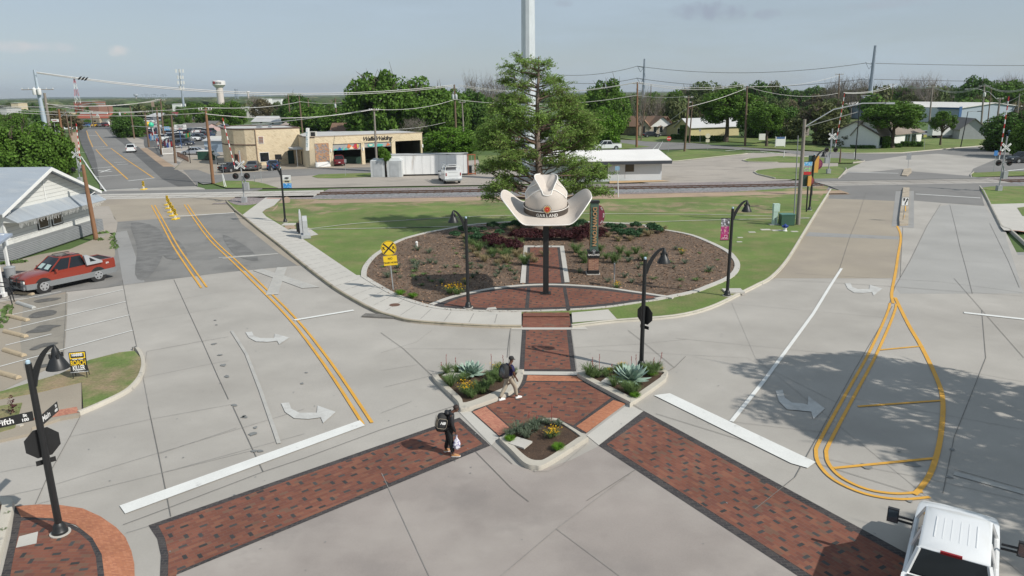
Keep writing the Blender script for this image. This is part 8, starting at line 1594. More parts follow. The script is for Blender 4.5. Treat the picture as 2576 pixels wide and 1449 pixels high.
# ---------------------------------------------------------------- poles and wires
TOP={}
def pole(key,label,base,k,tx,ty,m=wood,r=.15,arms=(),trans=0,lean=None,lamp=None,name='utility_pole',cat='utility pole',r1=None):
    p=g(*base,.0); q=at(k,tx,ty,p.y)-p; t=thing(name,label,cat,p); b=MB(); b.tube([(0,0,0),(q.x*.5,0,q.z*.5),(q.x,0,q.z)],[r*1.15,r,(r1 or r*.75)],9); b.build('pole',m,t,50); TOP[key]=p+q
    for (f,l,a) in arms:
        c=Vector((q.x*f,0,q.z*f)); d=Vector((math.cos(a),math.sin(a),0)); b=MB(); b.box(c+Vector((0,-.15,0)),(l,.1,.12),rz=a); o=b.build('crossarm',woodg,t)
        b=MB()
        for s_ in (-.48,-.28,.28,.48): b.lathe([(.05,.05),(.08,.12),(.05,.2),(.07,.26),(0,.3)],8,c+d*l*s_+Vector((0,-.15,0)))
        b.build('insulator',wht,o,50)
    for i in range(trans):
        c=Vector((q.x*.78,-.45,q.z*.78)); b=MB(); x=(i-(trans-1)/2)*.8; b.lathe([(.3,-.55),(.33,-.5),(.33,.4),(.36,.42),(.3,.5),(.1,.55),(.08,.75),(0,.78)],14,c+Vector((x,0,0))); b.build('transformer',wht if m!=wood else mat('transformer_grey',(.55,.58,.60),.5),t,50)
    if lamp:
        f,dx,dz,m_=lamp; c=Vector((q.x*f,0,q.z*f)); b=MB(); e=c+Vector((dx,-.2,dz)); b.tube([c,c+Vector((dx*.35,-.1,dz*.75)),c+Vector((dx*.7,-.2,dz*1.0)),e],.045,6); a_=b.build('lamp_arm',galv,t,50); b=MB(); b.box(e+Vector((math.copysign(.3,dx),0,-.02)),(.75,.3,.14)); b.build('lamp_head',m_ or galv,a_)
    return t
steel=mat('steel_pole_pale',(.42,.49,.55),.5,.06,.6,4,.04,metal=.2)
pole('bigL','tall pale steel utility pole with crossarm and two transformers above the depot',('F',600,10),'A',385,215,steel,.42,((.80,5.2,.1),),2,r1=.2)
pole('woodL','brown wooden pole standing right beside the pale steel pole',('F',625,30),'A',500,475,woodg,.28)
pole('depot','reddish wooden pole leaning in front of the wooden depot',('F',1085,840),'F',932,-5,woodr,.17)
pole('p1','short wooden pole in front of the dense bush',('A',325,1325),'A',210,880,wood,.2); pole('p2','wooden pole with curved street light arm beside the left sidewalk',('A',765,1400),'A',660,655,woodr,.2,lamp=(.87,6.5,2.0,None)); pole('p2b','thin metal conduit pole left of the lamp pole',('A',735,1380),'A',668,890,galv,.06)
pole('p3','wooden pole along the left far sidewalk with dark base',('A',805,1035),'A',733,660,wood,.2,lamp=(.75,5,1.5,None)); pole('p3b','wooden pole farthest along the left sidewalk',('A',812,955),'A',795,700,wood,.2)
pole('p4','wooden pole leaning beside the car lot entrance',('A',1680,1085),'A',1630,682,wood,.2,((.98,2,0),)); pole('p5','wooden pole by the dark tree before the lot',('A',1515,990),'A',1465,625,wood,.2); pole('p6','wooden pole beside the dealer boards',('A',1822,1170),'A',1762,640,wood,.22); pole('p7','wooden pole on the tan verge before the mesh fence',('A',1978,1265),'A',1930,718,wood,.2)
pole('p8','tall wooden pole at the railway corner of the tan lot',('F',2403,205),'A',2315,640,woodr,.2,((.97,1.6,.3),)); pole('p9','wooden pole at the road bend with transformer',('A',1395,895),'A',1345,660,wood,.2,trans=1); pole('p10','wooden pole before the restaurant',('A',1060,862),'A',1025,680,wood,.2); pole('p11','wooden pole right of the restaurant',('A',1250,845),'A',1215,630,wood,.2)
pole('tall','tall wooden pole rising through the dealer boards',('A',1850,1010),'A',1808,540,wood,.22,((.96,2.5,0),)); pole('blkpost','thin black post on the tan lot corner',('O',1655,1365),'O',1595,870,blk,.06)
pole('w1','wooden pole in front of the workshop garage doors',('B',1958,1330),'B',1925,650,woodg,.17,((.97,1.5,0),)); pole('w2','dark wooden pole with street light behind the workshop roof',('B',1890,905),'B',1885,515,wood,.22,lamp=(.68,-4.2,.7,wht)); pole('w3','short wooden pole behind the right end of the workshop',('B',2306,935),'B',2297,675,wood,.2)
pole('w4','wooden pole behind the flat roof tower, leftmost of the row',('B',992,870),'B',955,490,wood,.25,lamp=(.55,1.8,.5,None)); pole('w5','wooden pole behind the tower, second of the row',('B',1120,935),'B',1080,512,wood,.25); pole('w6','wooden pole behind the tower, third of the row',('B',1212,905),'B',1180,545,wood,.25); pole('w7','wooden pole with grey transformer behind the workshop roof',('B',1512,925),'B',1487,535,wood,.25,trans=1)
pole('trans','wooden transformer pole between pecans and bald cypress',('C',562,1000),'C',540,380,wood,.25,((.93,1.5,0),),2); pole('tr2','short grey wooden pole right of the transformer pole',('C',648,1000),'C',628,575,woodg,.2,((.98,1.6,0),)); 
pole('d1','wooden pole on the lawn left of the stone house',('D',305,1085),'D',315,355,woodr,.22,((.98,2.2,.1),)); pole('d0','slim leaning wooden pole before the stone house',('D',355,1010),'D',400,590,wood,.12); pole('d2','wooden pole on the grass strip left of the old oak',('D',845,1135),'D',893,510,wood,.2,((.97,1.6,0),)); pole('d2b','wooden lamp pole behind the first in front of the yellow house',('D',898,1040),'D',935,572,wood,.15,lamp=(.98,-.5,.1,wht)); pole('d3','dark wooden pole right of the old oak with crossarm',('D',1527,1075),'D',1550,395,wood,.22,((.97,2.6,0),),lamp=(.93,1.4,1.2,None))
pole('d4','wooden pole with white conduit and long street light arm on the lawn',('I',2120,685),'D',2200,772,woodg,.17,lamp=(.93,6.6,1.9,None)); pole('d4b','thin pale metal pole left of the wooden pole on the lawn',('I',2075,668),'D',2125,955,galvd,.05)
pole('e1','black tall street light at the grass triangle tip',('E',670,1232),'E',735,510,blk,.09,name='tall_street_light',cat='street light',lamp=(1,1.6,.05,blk)); pole('e2','black tall street light on the lawn by the slim tree',('E',1860,1092),'E',1945,685,blk,.09,name='tall_street_light',cat='street light',lamp=(1,1.8,.05,blk))
pole('e3','wooden pole left of the warehouse with lamp bar',('E',468,900),'E',495,258,wood,.2,((.99,2.4,0),)); pole('e4','wooden pole with crossarm behind the slim tree',('E',1500,900),'E',1545,392,woodg,.22,((.97,2.2,0),)); pole('e5','wooden double pole with transformer at the warehouse',('E',2090,870),'E',2130,385,woodg,.25,((.97,3.4,0),),1); pole('e5b','dark slim pole right of the transformer pole at the warehouse',('E',2160,870),'E',2208,420,wood,.15); pole('e6','thick wooden pole in front of the grey garage',('E',2250,985),'E',2305,530,woodg,.24,((.97,1.5,0),),lamp=(.9,-8,3,None)); pole('e7','wooden pole above the warehouse roof',('E',1080,700),'E',1100,370,wood,.25,((.98,3,0),)); pole('e8','wooden pole with small transformer above the warehouse',('E',945,700),'E',955,430,wood,.25,((.95,2.4,0),),1); pole('e9','pole among trees at the right edge',('E',2480,900),'E',2525,485,woodg,.2); pole('d5','wooden pole on the skyline right of the old oak',('D',1800,700),'D',1825,340,wood,.25,((.97,2.5,0),)); pole('d6','dark lamp pole behind the stone house',('D',458,760),'D',468,380,wood,.18,lamp=(.97,.5,.05,wht))
pole('wd','short wooden post on the grass triangle',('E',500,1260),'E',512,1100,wood,.12,name='wooden_post',cat='post'); pole('bl2','thin white marker pole pair by the railway, left one',('G',240,245),'G',212,95,wht,.05,name='marker_pole',cat='marker pole'); pole('bl3','thin white marker pole pair by the railway, right one',('G',258,245),'G',222,110,wht,.05,name='marker_pole',cat='marker pole'); pole('rdm','white marker post with red top on the grass',('E',660,1225),'E',665,1140,wht,.06,name='marker_pole',cat='marker pole'); pole('whm','leaning white marker post on the grass strip',('D',1962,1200),'D',1972,1125,wht,.06,name='marker_pole',cat='marker pole')
pole('ws1','left leaning white guy marker at the lot',('D',482,1118),'D',552,1040,wht,.06,name='marker_pole',cat='marker pole'); pole('ws2','right leaning white guy marker at the lot',('D',545,1115),'D',600,1020,wht,.06,name='marker_pole',cat='marker pole')
# steel monopole behind the cypress
p=Vector((at('C',1374,60,101).x,101,0)); t=thing('steel_monopole','giant faceted galvanised steel pole rising out of the picture behind the bald cypress','power pole',p); b=MB(); b.loft([[Vector((r_*math.cos(2*PI*k/12+.13),r_*math.sin(2*PI*k/12+.13),z)) for k in range(12)] for z,r_ in ((0,1.02),(36,.80))]); b.build('shaft',mat('galvanised_panel',(.60,.64,.66),.5,.08,.5,3,.08,metal=.25,stretch=(1,1,.25)),t)
b=MB(); b.lathe([(1.5,0),(1.5,.4),(1.1,.4)],16); b.build('footing',conc,t)
# transmission towers, cell tower, lattice mast, water towers
def far_tower(label,k,x,yt,dist,r0,armz,side,lname='transmission_pole',base_y=None):
    q=at(k,x,yt,dist); t=thing(lname,label,'power pole',Vector((q.x,dist,0))); b=MB(); b.tube([(0,0,0),(0,0,q.z)],[r0,r0*.5],8); b.build('shaft',mat('steel_far',(.30,.35,.41),.5),t)
    for z in armz:
        b=MB(); zz=q.z-z; b.tube([(0,0,zz),(side*3.2,0,zz+.7)],.22,5); b.tube([(side*3,0,zz+.6),(side*1.6,0,zz-1.8)],.1,4); b.tube([(side*.3,0,zz),(side*1.6,0,zz-1.8)],.1,4); b.build('crossarm',MATS['steel_far'],t)
    return Vector((q.x,dist,q.z))
tA=far_tower('slim steel transmission pole behind the trees right of the bald cypress','D',396,90,330,.85,(3.6,8.5,13.5),-1); tB=far_tower('large leaning steel transmission pole over the warehouse','E',903,-60,300,1.1,(7,13,20),-1)
q=at('A',2020,205,480); t=thing('cell_tower','dark cell tower with stacked antenna panels on the left skyline','cell tower',Vector((q.x,480,0))); b=MB(); b.tube([(0,0,0),(0,0,q.z)],[.9,.45],8); b.build('mast',MATS['steel_far'],t)
for z,n,rr_ in ((1.2,6,2.3),(5.0,6,1.7),(8.2,6,1.9),(11.5,4,1.3)):
    for i in range(n): a=i*2*PI/n; b=MB(); b.box((rr_*math.cos(a),rr_*math.sin(a),q.z-z),(.65,.4,2.0)); b.build('antenna_panel',wht,t)
q=at('A',812,310,560); t=thing('lattice_mast','red and white lattice radio mast with dishes','radio mast',Vector((q.x+1.5,560,0))); H2=q.z
for c0,(z0,z1) in enumerate(((0,.3),(.3,.5),(.5,.7),(.7,.85),(.85,1))):
    b=MB()
    for i in range(3):
        a=2*PI*i/3; r_0,r_1=2.2*(1-z0)+.5,2.2*(1-z1)+.5; p_0=Vector((r_0*math.cos(a),r_0*math.sin(a),H2*z0)); p_1=Vector((r_1*math.cos(a),r_1*math.sin(a),H2*z1)); b.tube([p_0,p_1],.11,4); a2=a+2*PI/3; b.tube([p_0,Vector((r_1*math.cos(a2),r_1*math.sin(a2),H2*z1))],.06,3); b.tube([p_1,Vector((r_0*math.cos(a2),r_0*math.sin(a2),H2*z0))],.06,3)
    b.build('lattice_section',(redp if c0%2==0 else wht),t)
b=MB(); 
for x in (-1.3,1.3): b.lathe([(0,-.3),(1.1,0),(0,.3)],10,(x,-.8,H2+.4))
b.build('dish',wht,t)
def water(label,k,x,yt,ycap,wpx,dist,stem,m_):
    top=at(k,x,yt,dist); s=dist/FPX*.3494/1.5652; R2=wpx/2*s; t=thing('water_tower',label,'water tower',Vector((top.x,dist,0))); H3=top.z; tank=wpx*s*.30
    b=MB(); b.lathe([(stem*R2,0),(stem*R2*.92,H3-tank*1.9)],20); b.build('stem',mat('water_stem',(.60,.54,.50),.7),t,40); b=MB(); b.lathe([(stem*R2*.92,H3-tank*1.9),(R2,H3-tank*1.15),(R2,H3-tank*.15),(R2*.9,H3-tank*.05),(R2*.25,H3),(0,H3+tank*.1)],28); b.build('tank',m_,t,35); return t,R2,H3,tank
t,R2,H3,tk=water('white water tower with red round mark on a fluted pink stem','B',173,335,0,135,900,.56,mat('water_white',(.72,.70,.69),.6)); b=MB(); b.prism(disc(tk*.36,0,0,16,8,.1),0,.3,M=face_mat((-R2*.42,-R2*.93,H3-tk*.6),(.9,-.42,0))); b.build('emblem',redp,t)
text('lettering','GARLAND',tk*.38,blkm,face_mat((R2*.25,-R2*.99,H3-tk*.6),(1,.22,0)),t,ext=.2)
water('tiny pale distant water tower at the middle of the skyline','B',503,455,0,38,1900,.5,MATS['water_white']); t,_,_,_=water('tiny distant bulb water tower left of the cell tower','A',1530,488,0,48,2400,.2,mat('water_grey',(.42,.46,.5),.6))
q=at('B',350,428,1500); b=MB()
for i in range(4): b.tube([((i%2)*5,(i//2)*5,0),((i%2)*5,(i//2)*5,q.z)],.5,4)
for z in range(1,9): b.box((2.5,2.5,q.z*z/8.5),(6,6,.7))
o=b.build('steel_frame_tower',mat('steel_far',(.3,.35,.41),.5),None,loc=Vector((q.x,1500,0))); tag(o,'distant open steel frame tower right of the big water tower','tower')
rng2=random.Random(4)
for i in range(16):
    x=rng2.uniform(1580,1900); p=at('A',x,495+rng2.uniform(-12,6),2000); b=MB(); b.tube([(0,0,0),(0,0,p.z)],.5,4); b.box((0,0,p.z*.93),(7,.5,.6)); o=b.build('distant_pylon',MATS['steel_far'],None,loc=(p.x,2000,0)); tag(o,'tiny pylon of the distant substation cluster on the left skyline','pylon','distant substation pylons')
# wires
wm=mat('wire_pale',(.62,.60,.57),.6,0,fvar=0); wd_=mat('wire_dark',(.10,.10,.10),.6,0,fvar=0)
wl={}
def wire(a,c,sag=.5,r=.03,m=None,label='overhead cable between two poles'):
    r*=1.5; a=Vector(a) if not isinstance(a,str) else TOP[a]; c=Vector(c) if not isinstance(c,str) else TOP[c]; n=14; P=[a.lerp(c,i/n)-Vector((0,0,4*sag*(i/n)*(1-i/n))) for i in range(n+1)]; b=MB(); b.tube(P,r,4,cap=False); o=b.build('power_line',m or wm,smooth=60); tag(o,label,'power line','overhead power lines'); return P
def down(k,f): return TOP[k]+Vector((0,0,-f))
Wp=lambda k,x,y,d: at(k,x,y,d)
P0=wire(TOP['bigL']+Vector((.6,-.5,-.4)),at('C',530,385,170),2.6,.045,label='upper strand of the long cable bundle from the pale steel pole to the transformer pole')
wire(TOP['bigL']+Vector((.6,-.4,-.55)),at('C',530,400,170),2.7,.04,label='lower strand of the long cable bundle from the pale steel pole')
for dy,lb in ((0,'upper'),(16,'lower')): wire(at('C',585,382+dy,170),at('D',310,352+dy*.3,160.7),1.8,.03,label=lb+' cable from transformer pole past the bald cypress to the lawn pole')
wire(at('D',320,350,160.7),at('D',1545,372,160),1.0,.03,label='upper cable from lawn pole to the dark pole right of the old oak'); wire(at('D',320,365,160.7),at('D',1540,388,160),1.1,.03,label='lower cable from lawn pole to the dark pole right of the old oak')
wire(at('D',1580,402,160),at('E',500,275,190),.9,.025,label='cable from dark pole towards the warehouse lamp pole'); wire(at('D',1600,420,160),at('E',480,478,190),1.2,.025,label='low sagging cable right of the old oak')
wire(at('A',520,595,121),at('A',1640,682,178),.8,.03,label='service cable from wooden pole beside the steel pole to the lot pole'); wire(at('A',520,600,121),at('A',1810,545,154),.8,.03,label='rising cable from wooden pole to the tall lot pole')
for y0,y1,x1,k1,lb in ((660,640,2300,'A','middle cable over the car lot'),(680,700,2310,'A','lower cable over the car lot'),(620,565,1800,'A','thin upper cable over the restaurant')): wire(at('A',-40,y0,118),at(k1,x1,y1,120 if x1>2000 else 154),.6,.022,label=lb)
wire(at('A',1480,848,175),at('B',1920,655,119),1.3,.03,label='cable from flag pole line over the workshop to the workshop pole') ; wire(at('A',2318,642,101),at('B',1085,575,170),.5,.03,label='cable from the railway corner pole rising to the right'); wire(at('B',1085,572,170),at('B',1560,583,200),.3,.025,label='short cable behind the workshop poles')
wire(at('A',2320,712,101),at('B',1925,660,119),.9,.03,label='cable across the flat roof tower to the workshop pole'); wire(at('B',1930,660,119),at('C',545,548,150),.7,.025,label='cable from workshop pole to transformer pole'); wire(at('C',545,548,150),at('D',310,500,160),1.4,.025,label='middle cable behind the bald cypress'); wire(at('D',315,500,160),at('D',900,510,150),.4,.02,label='short cable between lawn pole and strip pole')
wire(at('D',660,800,150),at('D',895,630,147),.0,.03,label='guy wire left of the strip pole'); wire(at('D',895,630,147),at('D',1545,420,160),.3,.03,label='cable rising from the strip pole to the dark pole'); wire(at('B',2100,890,119),at('C',440,805,170),.3,.02,label='thin service wire right of the workshop'); wire(at('E',110,858,63.6),at('E',110,780,63.6),0,.02,label='short stay at the street light arm') 
wire(at('E',540,472,155),at('E',1090,375,300),1.0,.04,label='cable from gate tip to the pole above the warehouse'); wire(at('E',560,480,155),at('E',1150,372,300),1.1,.04,label='second cable from gate tip to the pole above the warehouse'); 
for dy in (0,12): wire(at('E',1160,375+dy,300),at('E',1540,400+dy,220),.8,.03,label=('upper' if dy else 'lower')+' cable between the warehouse poles'); wire(at('E',1545,395+dy,220),at('E',2125,378+dy,200),1.8,.03,label=('upper' if dy else 'lower')+' cable to the transformer pole at the warehouse'); wire(at('E',2130,370+dy,200),at('E',2640,400+dy,190),1.5,.03,label=('upper' if dy else 'lower')+' cable leaving the transformer pole to the right')
for y0,y1,s in ((95,0,0),(200,115,1)):
    wire(tA+Vector((-3,0,-3.0-5*s)),tB+Vector((-3,0,-6.5-6*s)),3.2,.06,wd_,label=('upper' if s else 'lower')+' high voltage line between the two transmission poles'); wire(tB+Vector((-3,0,-6.5-6*s)),Vector((330,300,tB.z-6-6*s)),2,.06,wd_,label=('upper' if s else 'lower')+' high voltage line leaving the picture at the right'); wire(tA+Vector((-3,0,-3-5*s)),at('C',1700,270+75*s,330),1.5,.06,wd_,label=('upper' if s else 'lower')+' high voltage line running left behind the bald cypress')
wire(at('E',105,860,63.6),at('E',700,690,60),.0,.02,label='thin stay under the long lamp arm')
wire(at('R',700,140,150),at('R',1159,-60,140),.3,.03,label='cable rising to the right edge above the gate'); wire(at('R',760,610,150),at('R',1200,560,140),.2,.02,label='thin cable crossing the dark tree at the right edge')
for i,lb in enumerate(('left','middle','right')):
    q=at('A',(898,935,970)[i],(322,327,332)[i],P0[3].y if 0 else 122.5-1.5); b=MB(); 
    rings=[[Vector((x,r_*math.cos(a)*.8,.12+z+r_*math.sin(a))) for a in [k*PI/4 for k in range(8)]] for x,z,r_ in ((-.2,-.12,.02),(-.08,-.03,.09),(.04,.04,.12),(.14,.13,.07),(.2,.17,.07),(.26,.16,.02))]; b.loft(rings); o=b.build('bird',blkm,None,60,loc=q-Vector((0,0,.05))); o.scale=(1.5,)*3; tag(o,'small dark bird perched on the cable, the '+lb+' one','bird')
# ---------------------------------------------------------------- people
def skin(name,J,E,m,parent=None,sub=2,root=None):
    """J: {joint:(x,y,z,r or (rx,ry))}; E: pairs of joints; grows one continuous surface"""
    ks=list(J); me=bpy.data.meshes.new(name); me.from_pydata([J[k][:3] for k in ks],[(ks.index(a),ks.index(c)) for a,c in E],[]); o=bpy.data.objects.new(name,me); COL.objects.link(o)
    md=o.modifiers.new('s','SKIN'); md.use_smooth_shade=True; md.branch_smoothing=.3; sb=o.modifiers.new('u','SUBSURF'); sb.levels=sub; sb.render_levels=sub
    for i,k in enumerate(ks):
        r=J[k][3]; sv=me.skin_vertices[0].data[i]; sv.radius=(r,r) if not isinstance(r,tuple) else r; sv.use_root=(k==(root or ks[0]))
    bpy.context.view_layer.update(); dg=bpy.context.evaluated_depsgraph_get(); nm=bpy.data.meshes.new_from_object(o.evaluated_get(dg)); o.modifiers.clear(); o.data=nm; nm.materials.clear(); nm.materials.append(m)
    if parent: o.parent=parent
    return o
def person(label,p,rz,P,skinm,shirt,pants,shoe,sole,long_sleeve=False,cap=None,h=1.76):
    t=thing('person',label,'person',p,rz); t.scale=(h/1.76,)*3; V=lambda k:P[k]
    J={'pel':(*V('pel'),.12)}; 
    def add(k,r): J[k]=(*V(k),r)
    add('waist',.115); add('chest',(.15,.13)); add('neckb',.07); add('neck',.056); add('jaw',.066); add('skull',.092); add('crownt',.075)
    hd=Vector(V('skull')); fx=Vector(P['face']).normalized(); J['nose']=(*(hd+fx*.105-Vector((0,0,.03))),.012); J['chin']=(*(hd+fx*.065-Vector((0,0,.09))),.035)
    sd_=Vector((-fx.y,fx.x,0)).normalized()
    for s_,q in (('l',1),('r',-1)):
        J['ear'+s_]=(*(hd+sd_*.092*q-Vector((0,0,.02))),.016)
        for k,r in (('sh',.062),('el',.043),('wr',.029)): add(k+s_,r)
        add('hip'+s_,.098); add('kn'+s_,.062); add('an'+s_,.042); 
        w_=Vector(V('wr'+s_)); e=Vector(V('el'+s_)); d=(w_-e).normalized(); pl=w_+d*.07; J['palm'+s_]=(*pl,(.034,.02)); f=Vector(P.get('fwd',(1,0,0)))
        for i in range(4):
            b0=pl+d*.035+f*(.026-.018*i); b1=b0+d*(.045-.004*abs(i-1))+f*.0; J[f'f{s_}{i}a']=(*b0,.010); J[f'f{s_}{i}b']=(*b1,.009); J[f'f{s_}{i}c']=(*(b1+d*.022+sd_*(-.014*q)),.008)
        J['th'+s_+'a']=(*(w_+d*.035+f*.038),.011); J['th'+s_+'b']=(*(w_+d*.075+f*.05),.009)
        ft=Vector(V('an'+s_)); td=Vector(P['toe'+s_]); J['ft'+s_]=(*(ft+td*.6+Vector((0,0,-.035))),.036); J['to'+s_]=(*(ft+td+Vector((0,0,-.055))),.03)
    E=[('pel','waist'),('waist','chest'),('chest','neckb'),('neckb','neck'),('neck','jaw'),('jaw','skull'),('skull','crownt'),('skull','nose'),('jaw','chin'),('skull','earl'),('skull','earr')]
    for s_ in 'lr':
        E+=[('chest','sh'+s_),('sh'+s_,'el'+s_),('el'+s_,'wr'+s_),('wr'+s_,'palm'+s_),('pel','hip'+s_),('hip'+s_,'kn'+s_),('kn'+s_,'an'+s_),('an'+s_,'ft'+s_),('ft'+s_,'to'+s_),('wr'+s_,'th'+s_+'a'),('th'+s_+'a','th'+s_+'b')]
        for i in range(4): E+=[('palm'+s_,f'f{s_}{i}a'),(f'f{s_}{i}a',f'f{s_}{i}b'),(f'f{s_}{i}b',f'f{s_}{i}c')]
    skin('body',J,E,skinm,t)
    for q in (1,-1):
        b=MB(); c=hd+fx*.088+sd_*.032*q+Vector((0,0,.005)); b.lathe([(0,-.009),(.009,0),(0,.009)],8,c); b.build('eye',blkm,t,60)
    g_=.032 if long_sleeve else .02
    K={'pel':(*(Vector(V('pel'))-Vector((0,0,.03))),.15+g_*.3),'waist':(*V('waist'),.14+g_*.5),'chest':(*V('chest'),(.18,.155+g_*.4)),'neckb':(*V('neckb'),.085)}; E2=[('pel','waist'),('waist','chest'),('chest','neckb')]
    for s_ in 'lr':
        K['sh'+s_]=(*V('sh'+s_),.08+g_*.4); E2.append(('chest','sh'+s_)); sh,el=Vector(V('sh'+s_)),Vector(V('el'+s_))
        if long_sleeve: K['el'+s_]=(*el,.062); K['wr'+s_]=(*V('wr'+s_),.046); E2+=[('sh'+s_,'el'+s_),('el'+s_,'wr'+s_)]
        else: K['mid'+s_]=(*sh.lerp(el,.75),.068); E2.append(('sh'+s_,'mid'+s_))
    skin('jacket' if long_sleeve else 'shirt',K,E2,shirt,t,root='pel')
    K={'pel':(*V('pel'),.145)}; E2=[]
    for s_ in 'lr': K['hip'+s_]=(*V('hip'+s_),.118); K['kn'+s_]=(*V('kn'+s_),.088); K['an'+s_]=(*(Vector(V('an'+s_))+Vector((0,0,.03))),.07); E2+=[('pel','hip'+s_),('hip'+s_,'kn'+s_),('kn'+s_,'an'+s_)]
    skin('trousers',K,E2,pants,t)
    for s_ in 'lr':
        a=Vector(V('an'+s_)); td=Vector(P['toe'+s_]); tn=td.normalized(); zz=a.z-.085; c=a+tn*.06; b=MB(); ang=math.atan2(td.y,td.x); rings=[]
        for x,w2,h_ in ((-.11,.03,.06),(-.08,.046,.085),(0,.048,.10),(.07,.052,.075),(.13,.05,.055),(.175,.025,.035)):
            M_=Matrix.Rotation(ang,3,'Z'); rings.append([M_@Vector((x,y,z))+Vector((c.x,c.y,zz)) for y,z in ((-w2,.0),(w2,.0),(w2,h_*.7),(w2*.4,h_),(-w2*.4,h_),(-w2,h_*.7))])
        b.loft(rings); o=b.build('shoe',shoe,t,60); b=MB(); b.loft([[Vector((p_.x,p_.y,zz-.0+(0.024 if p_.z>zz+.01 else 0))) for p_ in [Vector(((q.x-c.x)*1.04+c.x,(q.y-c.y)*1.04+c.y,q.z)) for q in rg[:2]]]+[Vector(((q.x-c.x)*1.04+c.x,(q.y-c.y)*1.04+c.y,zz+.024)) for q in rg[1::-1]] for rg in rings]); b.build('sole',sole,o)
    if cap:
        b=MB(); b.lathe([(.103,0),(.108,.03),(.098,.075),(.06,.105),(0,.115)],18,hd+Vector((0,0,.02))); 
        b.loft([[hd+fx*x+sd_*y*wd+Vector((0,0,.028-x*.12)) for y in (-1,0,1)]+[hd+fx*x+sd_*y*wd+Vector((0,0,.018-x*.12)) for y in (1,0,-1)] for x,wd in ((.07,.08),(.13,.07),(.165,.03))]); b.build('cap',cap,t,60)
    return t
sk1=mat('skin_deep',(.115,.052,.032),.5,.08,8,20,.05); navy=mat('polo_navy',(.018,.018,.075),.8,.15,6,30,.1); khaki=mat('khaki_cloth',(.40,.35,.27),.85,.12,6,30,.08); jackb=mat('jacket_black',(.018,.018,.02),.55,.3,8,30,.2); pantb=mat('trousers_black',(.012,.012,.013),.85,.2); tansh=mat('shoe_tan',(.42,.21,.09),.7,.1); wsole=mat('sole_white',(.75,.75,.72),.6,0,fvar=0)
fb,ff=g('M',1015,600,.012),g('M',1152,567,.012); hd1=heading(fb,ff); c1=(fb+ff)/2; st_=(ff-fb).length/2
P1=dict(pel=(0,0,.93),waist=(.01,0,1.08),chest=(.05,0,1.30),neckb=(.07,0,1.46),neck=(.09,0,1.51),jaw=(.12,0,1.56),skull=(.115,0,1.64),crownt=(.10,0,1.69),face=(1,-.05,-.12),
 shl=(.03,.19,1.40),ell=(-.10,.23,1.15),wrl=(-.04,.24,.92),shr=(.06,-.19,1.40),elr=(.08,-.25,1.13),wrr=(.20,-.23,.90),hipl=(-.01,.09,.90),knl=(-.12,.09,.50),anl=(-st_-.02,.06,.10),hipr=(.02,-.09,.90),knr=(.22,-.09,.52),anr=(st_-.06,-.06,.085),toel=(.13,0,-.0),toer=(.14,0,0))
w1=person('man walking in navy shirt, khaki trousers and black cap with backpack',c1,hd1,P1,sk1,navy,khaki,wht,wsole,cap=blkm,h=1.74)
def backpack(t,c,m,label,sz=(.13,.19,.27),deco=None,tilt=.1):
    q=Vector(c); b=MB(); rings=[]
    for z,f in ((-1,.75),(-.8,1.0),(-.2,1.08),(.4,1.0),(.8,.8),(1.0,.4)): rings.append([Vector((sz[0]*f*math.copysign(abs(math.cos(a))**.6,math.cos(a)),sz[1]*f*math.copysign(abs(math.sin(a))**.6,math.sin(a)),sz[2]*z)) for a in [2*PI*k/16 for k in range(16)]])
    b.loft(rings); o=b.build('backpack',m,None,60); o.location=t.location+Matrix.Rotation(t.rotation_euler.z,3,'Z')@q*t.scale.x; o.rotation_euler=(0,tilt,t.rotation_euler.z); tag(o,label,'backpack'); return o
bp=backpack(w1,(-.20,.02,1.22),blkm,'black drawstring backpack on the back of the walking man',(.15,.2,.27),tilt=.15)
b=MB(); rings=[]
for z,f in ((-.24,.5),(-.16,.95),(0,1.05),(.14,.8),(.26,.25)): rings.append([Vector((-.07+.11*f*math.cos(a)*(1+.1*math.sin(5*a)),-.06+.14*f*math.sin(a)*(1+.12*math.cos(7*a)),z-.02)) for a in [2*PI*k/20 for k in range(20)]])
b.loft(rings); b.build('plastic_bag',mat('bag_shiny_black',(.05,.055,.06),.18,.3,9,30,.3,spec=1),bp,30)
b=MB()
for y in (-.13,.13): b.tube([(.12,y,.22),(.24,y,.24),(.36,y,.10),(.30,y,-.10),(.1,y,-.2)],.018,5)
b.build('strap',blkm,bp)
f1,f2=g('M',550,1032,.012),g('M',606,1060,.012); c2=(f1+f2)/2; hd2=R(12); q=Matrix.Rotation(-hd2,3,'Z')@(f2-c2)
P2=dict(pel=(-.02,0,.92),waist=(.0,0,1.06),chest=(.07,0,1.27),neckb=(.14,0,1.43),neck=(.19,0,1.47),jaw=(.24,0,1.49),skull=(.265,0,1.56),crownt=(.26,0,1.615),face=(1,.12,-.6),
 shl=(.07,.20,1.37),ell=(.05,.25,1.10),wrl=(.13,.22,.86),shr=(.10,-.20,1.37),elr=(.10,-.25,1.09),wrr=(.19,-.22,.84),hipl=(-.02,.09,.89),knl=(.0,.10,.49),anl=(-q.x,-q.y+.05,.085),hipr=(.0,-.09,.89),knr=(.05,-.10,.49),anr=(q.x,q.y-.05,.085),toel=(.13,.03,0),toer=(.14,-.03,0))
w2=person('man in black jacket and trousers looking down, carrying a plastic bag on the brick crosswalk',c2,hd2,P2,sk1,jackb,pantb,tansh,wsole,True,h=1.82)
hood=skin('hood',{'a':(.0,.14,1.42,.05),'b':(-.04,.06,1.44,.085),'c':(-.04,-.06,1.44,.085),'d':(.0,-.14,1.42,.05)},[('a','b'),('b','c'),('c','d')],jackb,w2)
